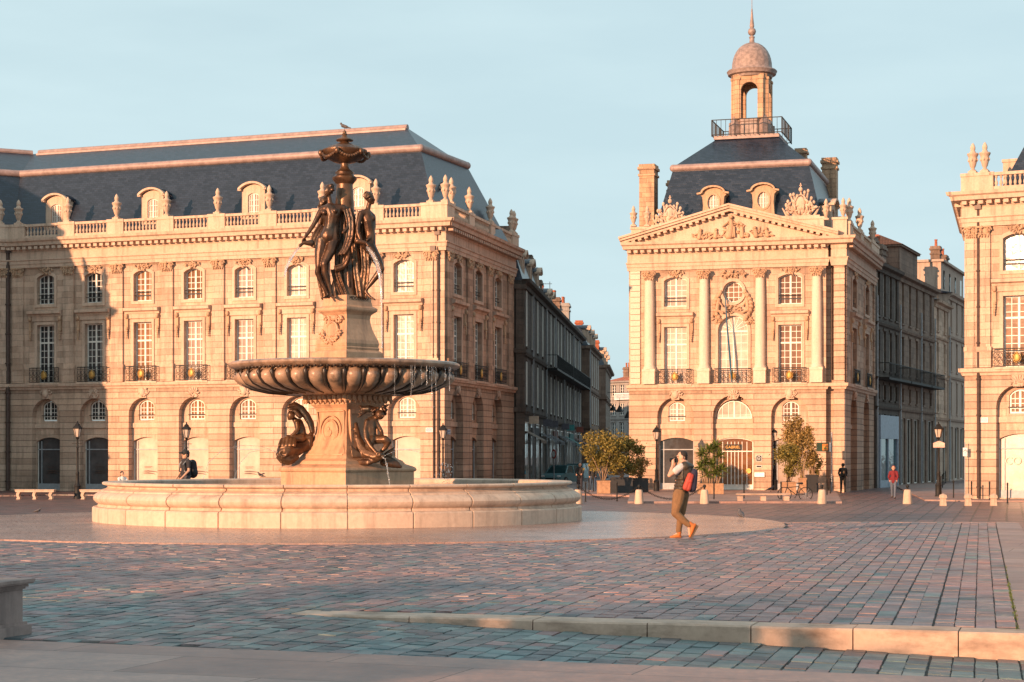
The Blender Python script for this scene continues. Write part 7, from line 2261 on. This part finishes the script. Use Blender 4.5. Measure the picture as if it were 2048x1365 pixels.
mb=MB(); a,b=q3(408,1283,0.09),q3(250,1284,0.09); mb.box(b.x,a.x,0.045,0.135,0.0,0.018); mb.build('sole', cloth('dark_sole',(0.10,0.07,0.05)), b1)
b1=boot([(q3(512,1090,-0.10),q3(555,1120,-0.10),0.052,0.05),(q3(555,1120,-0.10),q3(535,1190,-0.10),0.052,0.044),(q3(535,1190,-0.10),q3(512,1250,-0.10),0.042,0.026),(q3(575,1105,-0.10),q3(570,1125,-0.10),0.035,0.035)],0,'boot')
mb=MB(); mb.bar(q3(603,1105,-0.10),q3(512,1272,-0.10),0.018,0.09); mb.build('sole', cloth('dark_sole2',(0.10,0.07,0.05)), b1)
# backpack and camera are carried things
bp = empty('backpack', man.location.copy(), 'orange-red and navy backpack on the walking man\'s back', 'backpack')
mb=MB(); c=q3(585,530,-0.04)
for i in range(4): mb.capsule(q3(560+6*i,430,-0.12+0.08*i),q3(535+6*i,620,-0.12+0.08*i),0.085,0.10,9)
sculpt('bag_body', mb, cloth('navy_canvas',(0.025,0.022,0.045)), 0.014, 1, bp)
mb=MB(); mb.capsule(q3(506,462,-0.20),q3(450,618,-0.21),0.058,0.062,10); mb.capsule(q3(528,470,-0.20),q3(486,632,-0.21),0.052,0.058,10); mb.capsule(q3(515,540,-0.235),q3(475,545,-0.235),0.035,0.035,8)
sculpt('side_pocket', mb, plain('orange_red_canvas',(0.38,0.048,0.03),0.7,0,0.1), 0.012, 1, bp)
mb=MB(); mb.tube([q3(560,420,-0.12),q3(470,320,-0.20),q3(420,360,-0.21),q3(415,460,-0.20),q3(450,600,-0.18)],0.018,6); mb.tube([q3(560,405,-0.02),q3(585,385,0),q3(600,410,0.02)],0.012,6); mb.build('strap', cloth('dark_webbing',(0.02,0.02,0.025)), bp, smooth=True)
cm = empty('camera', man.location.copy(), 'black camera held up to the walking man\'s eye', 'camera')
mb=MB(); a=q3(350,262,0); mb.box(a.x-0.075,a.x,-0.07,0.07,a.z-0.045,a.z+0.04); mb.box(a.x-0.05,a.x,-0.03,0.03,a.z+0.04,a.z+0.065); mb.build('camera_body', M['iron'], cm)
mb=MB(); mb.lathe([(0.0,0),(0.036,0),(0.036,0.03),(0.040,0.035),(0.040,0.075),(0.033,0.078),(0,0.07)],14); o=mb.build('lens', M['iron'], cm, smooth=40); o.location=(a.x-0.07,-0.01,a.z); o.rotation_euler=(0,R(-90),0)

def figure(loc, rotz, label, top, legs, hairc, pose='stand', H_=1.72, extra=None, shoes=(0.03,0.03,0.03), arms=((0.1,-0.1),(0.1,-0.1)), stride=0.25, look=(0,-1,0), jacket=False):
    """a person facing -y before turning"""
    s=H_/1.72; mb=MB(); Vv=lambda x,y,z: Vector((x*s,y*s,z*s))
    drop = 0.0 if pose!='sit' else -0.42
    hz=1.60+drop; hc=Vv(0,-0.02,hz)
    face_head(mb, hc, look, 0.10*s)
    mb.capsule(Vv(0,0,1.45+drop),Vv(0,0,1.38+drop),0.055*s,0.06*s,8); mb.capsule(Vv(0,0,1.32+drop),Vv(0,0,0.95+drop),0.12*s,0.11*s,8)
    wr=[]
    for i,s_ in enumerate((-1,1)):
        f_, b_ = arms[i]
        sh=Vv(s_*0.18,0,1.38+drop); el=Vv(s_*0.23,-f_,1.12+drop+max(0,f_)*0.25); ha=Vv(s_*(0.22-max(0,f_)*0.3),-f_-b_*1.0-0.05,0.90+drop+max(0,f_)*0.9)
        mb.capsule(sh,el,0.048*s,0.04*s,8); mb.capsule(el,ha,0.038*s,0.026*s,8); hand(mb, ha, (ha-el), (0,1,0.2) , s, 0.5); wr.append((sh,el,ha))
    lg=[]
    for s_ in (-1,1):
        hp=Vv(s_*0.09,0,0.92+drop)
        if pose=='sit': kn=Vv(s_*0.12,-0.42,0.50); an=Vv(s_*0.12,-0.45,0.10)
        else:
            st=stride*s_; kn=Vv(s_*0.09,-st*0.55-0.05*abs(stride),0.50); an=Vv(s_*0.09,-st,0.09+(0.04 if st<0 and stride else 0))
        mb.capsule(hp,kn,0.08*s,0.055*s,8); mb.capsule(kn,an,0.052*s,0.036*s,8); mb.capsule(an,an+Vv(0,-0.15,-0.05),0.032*s,0.022*s,7); lg.append((hp,kn,an))
    o=sculpt('person', mb, skin, 0.011*s, 1, None, loc, rotz); tag(o,label,'person')
    eyes(o,hc,look,0.10*s); hairm(o,hc,look,plain('hair',hairc,0.7),0.104*s,0.12 if extra and 'long' in extra else 0)
    mb=MB(); mb.capsule(Vv(0,0,1.36+drop),Vv(0,0,0.93+drop),0.14*s,0.145*s,10); mb.capsule(Vv(-0.14,0,1.38+drop),Vv(0.14,0,1.38+drop),0.085*s,0.085*s,8); mb.capsule(Vv(-0.08,0,1.05+drop),Vv(0.08,0,1.05+drop),0.12*s,0.12*s,8)
    for sh,el,ha in wr:
        mb.capsule(sh,el if not(extra and 'tee' in extra) else sh.lerp(el,0.6),0.066*s,0.056*s,8)
        if not (extra and 'tee' in extra): mb.capsule(el,el.lerp(ha,0.95),0.056*s,0.042*s,8)
    sculpt('jacket' if jacket else 'shirt', mb, cloth('top_cloth',top), 0.014, 1, o)
    mb=MB(); mb.capsule(Vv(-0.07,0,0.93+drop),Vv(0.07,0,0.93+drop),0.115*s,0.115*s,8)
    for hp,kn,an in lg: mb.capsule(hp,kn,0.10*s,0.075*s,8); mb.capsule(kn,an+Vv(0,0,0.02),0.072*s,0.055*s,8)
    sculpt('trousers', mb, cloth('leg_cloth',legs), 0.014, 1, o)
    for hp,kn,an in lg:
        mb=MB(); mb.capsule(an+Vv(0,0.03,-0.03),an+Vv(0,-0.15,-0.05),0.045*s,0.036*s,8); sculpt('shoe', mb, cloth('shoe',shoes), 0.012, 1, o)
    return o, hc, s
o,hc,s=figure((at(372,56.3).x,56.3,0.04), R(-52), 'man in a black cap and black T-shirt standing behind the basin', (0.02,0.02,0.025), (0.05,0.05,0.06), (0.03,0.02,0.02), H_=1.78, extra='tee', arms=((0.03,0.10),(0.03,0.16)), stride=0.05, look=(-0.3,-1,0))
mb=MB(); mb.ball(hc+Vector((0,0,0.055)),(0.112,0.118,0.10),12,8); mb.capsule(hc+Vector((-0.05,-0.13,0.06)),hc+Vector((0.02,-0.14,0.06)),0.03,0.03,8); mb.capsule(hc+Vector((-0.07,-0.17,0.05)),hc+Vector((0.0,-0.18,0.05)),0.022,0.022,8); sculpt('cap', mb, cloth('black_cap',(0.02,0.02,0.02)), 0.012, 1, o)
bp=empty('backpack', o.location.copy(), 'black rucksack on the back of the man in the cap', 'backpack', None, R(-52)); 
mb=MB(); mb.capsule((0,0.22,1.38),(0,0.24,1.08),0.13,0.15,10); mb.capsule((-0.08,0.24,1.3),(0.08,0.24,1.1),0.12,0.12,8); sculpt('bag_body', mb, cloth('black_nylon',(0.018,0.018,0.022)),0.016,1,bp)
mb=MB()
for s_ in (-1,1): mb.tube([(s_*0.10,0.14,1.46),(s_*0.12,-0.02,1.5),(s_*0.13,-0.16,1.36),(s_*0.15,-0.14,1.15),(s_*0.12,0.1,1.02)],0.02,6)
mb.build('strap', cloth('grey_webbing',(0.25,0.25,0.25)), bp, smooth=True)
o,hc,s=figure((at(246,91.5).x,91.3,GZ+0.12), R(38), 'woman in a white top seated on the half hidden bench, looking at a phone', (0.72,0.66,0.62), (0.55,0.52,0.52), (0.03,0.02,0.018), 'sit', 1.75, extra='long', arms=((0.22,0.15),(0.22,0.15)), look=(0.1,-1,-0.3))
o,hc,s=figure(gpt(1042,980), R(20), 'person in a bright blue coat standing in the dark left street', (0.03,0.20,0.28), (0.03,0.03,0.04), (0.03,0.02,0.02), H_=1.68, arms=((0.15,0.15),(0.12,0.1)), stride=0.1, jacket=True)
o,hc,s=figure(gpt(1160,985), R(-10), 'person in dark clothes with arms folded, left of a pair by the cars', (0.02,0.02,0.022), (0.02,0.02,0.03), (0.02,0.02,0.02), H_=1.78, arms=((0.18,0.1),(0.2,0.05)), stride=0.1, jacket=True, shoes=(0.5,0.5,0.5))
o,hc,s=figure(gpt(1185,986), R(15), 'walker in black jacket and blue jeans close to the olive bush', (0.02,0.02,0.022), (0.04,0.07,0.12), (0.03,0.02,0.02), H_=1.76, stride=0.22, jacket=True, shoes=(0.5,0.45,0.42))
o,hc,s=figure(gpt(1686,987), R(178), 'man in black seen from behind walking towards the right street', (0.015,0.015,0.018), (0.05,0.045,0.035), (0.02,0.015,0.015), H_=1.76, stride=0.16, jacket=True)
bp=empty('backpack', o.location.copy(), 'dark rucksack with a pale emblem on the man walking away', 'backpack', None, R(178)); mb=MB(); mb.capsule((0,0.2,1.36),(0,0.22,1.12),0.13,0.14,10); mb.capsule((-0.06,0.2,1.36),(0.06,0.2,1.15),0.12,0.12,8); sculpt('bag_body', mb, cloth('dark_nylon',(0.03,0.025,0.02)),0.016,1,bp)
mb=MB(); mb.ball((0,0.355,1.24),(0.055,0.02,0.09),8,6); mb.build('emblem', plain('tan_emblem',(0.42,0.24,0.12),0.6), bp, smooth=True)
o,hc,s=figure(gpt(1787,998), R(-20), 'woman in a red jacket and jeans walking out of the right street', (0.16,0.012,0.018), (0.09,0.11,0.15), (0.22,0.03,0.02), H_=1.7, extra='long', stride=0.14, jacket=True)

# pigeons on the ground
bird('pigeon', gpt(1482,1041,0.02), R(100), 1.5, M['feather'], 'pigeon standing on the platform edge right of the photographer', 'pigeons')
bird('pigeon', gpt(75,1028,GZ+0.02), R(20), 1.15, M['feather'], 'pigeon on the cobbles below the leftmost bench', 'pigeons')
bird('pigeon', gpt(1541,984,GZ+0.12), R(-20), 1.8, M['feather'], 'pigeon walking near the lamp before the right arch', 'pigeons')
bird('flying_bird', at(522,50,zpx(957,50)), R(160), 0.85, M['feather'], 'small dark bird flying low over the basin', None, 'fly')

# young quay trees behind the camera; their shade falls over the near paving
def quay_tree(loc, label, rad, ch, seed, n=2600):
    r = empty('quay_tree', loc, label, 'tree', 'small trees on the quay')
    mb = MB(); cs = leaves(mb,(0,0,ch),rad,n,seed,0.42,16,1.7); mb.build('crown', M['olive'], r, recalc=False)
    mb = MB(); mb.tube([(0,0,0),(0.05,0,1.2),(0,0.05,ch-rad[2]*0.5)],[0.16,0.12,0.07],8)
    for cc,s_ in cs[:9]: mb.tube([(0,0.03,ch-rad[2]*0.8),(Vector((0,0,ch-rad[2]*0.6)).lerp(cc,0.5)),cc],[0.06,0.04,0.015],6)
    mb.build('trunk', M['bark'], r, smooth=True); return r
quay_tree((-20.0,0.5,GZ),'small quay tree nearest the left of the camera',(2.6,2.6,1.5),4.3,61)
quay_tree((-18.6,-4.0,GZ),'small quay tree farther behind the camera',(2.8,2.8,1.5),4.4,62)
quay_tree((-25.5,4.5,GZ),'small quay tree farthest left along the quay',(2.6,2.6,1.4),4.2,63)

# moss and weeds in the joint beside the edge strip
mb = MB(); rnd = random.Random(71)
for k in range(110):
    t = min(1,max(0,rnd.gauss(0.17,0.09))); p = Vector((4.93,17.98)).lerp(Vector((12.06,46.1)), t)+Vector((rnd.uniform(-0.03,0.012),0))
    for q in range(3):
        a_=rnd.uniform(0,2*PI); l=rnd.uniform(0.015,0.05); d_=Vector((math.cos(a_)*0.5,math.sin(a_)*0.5,1)).normalized(); e_=Vector((-math.sin(a_),math.cos(a_),0))*0.008
        b_=Vector((p.x,p.y,0.0)); mb.add([b_-e_,b_+e_,b_+d_*l],[(0,1,2)])
tag(mb.build('weeds', M['yucca'], recalc=False), kind='stuff')
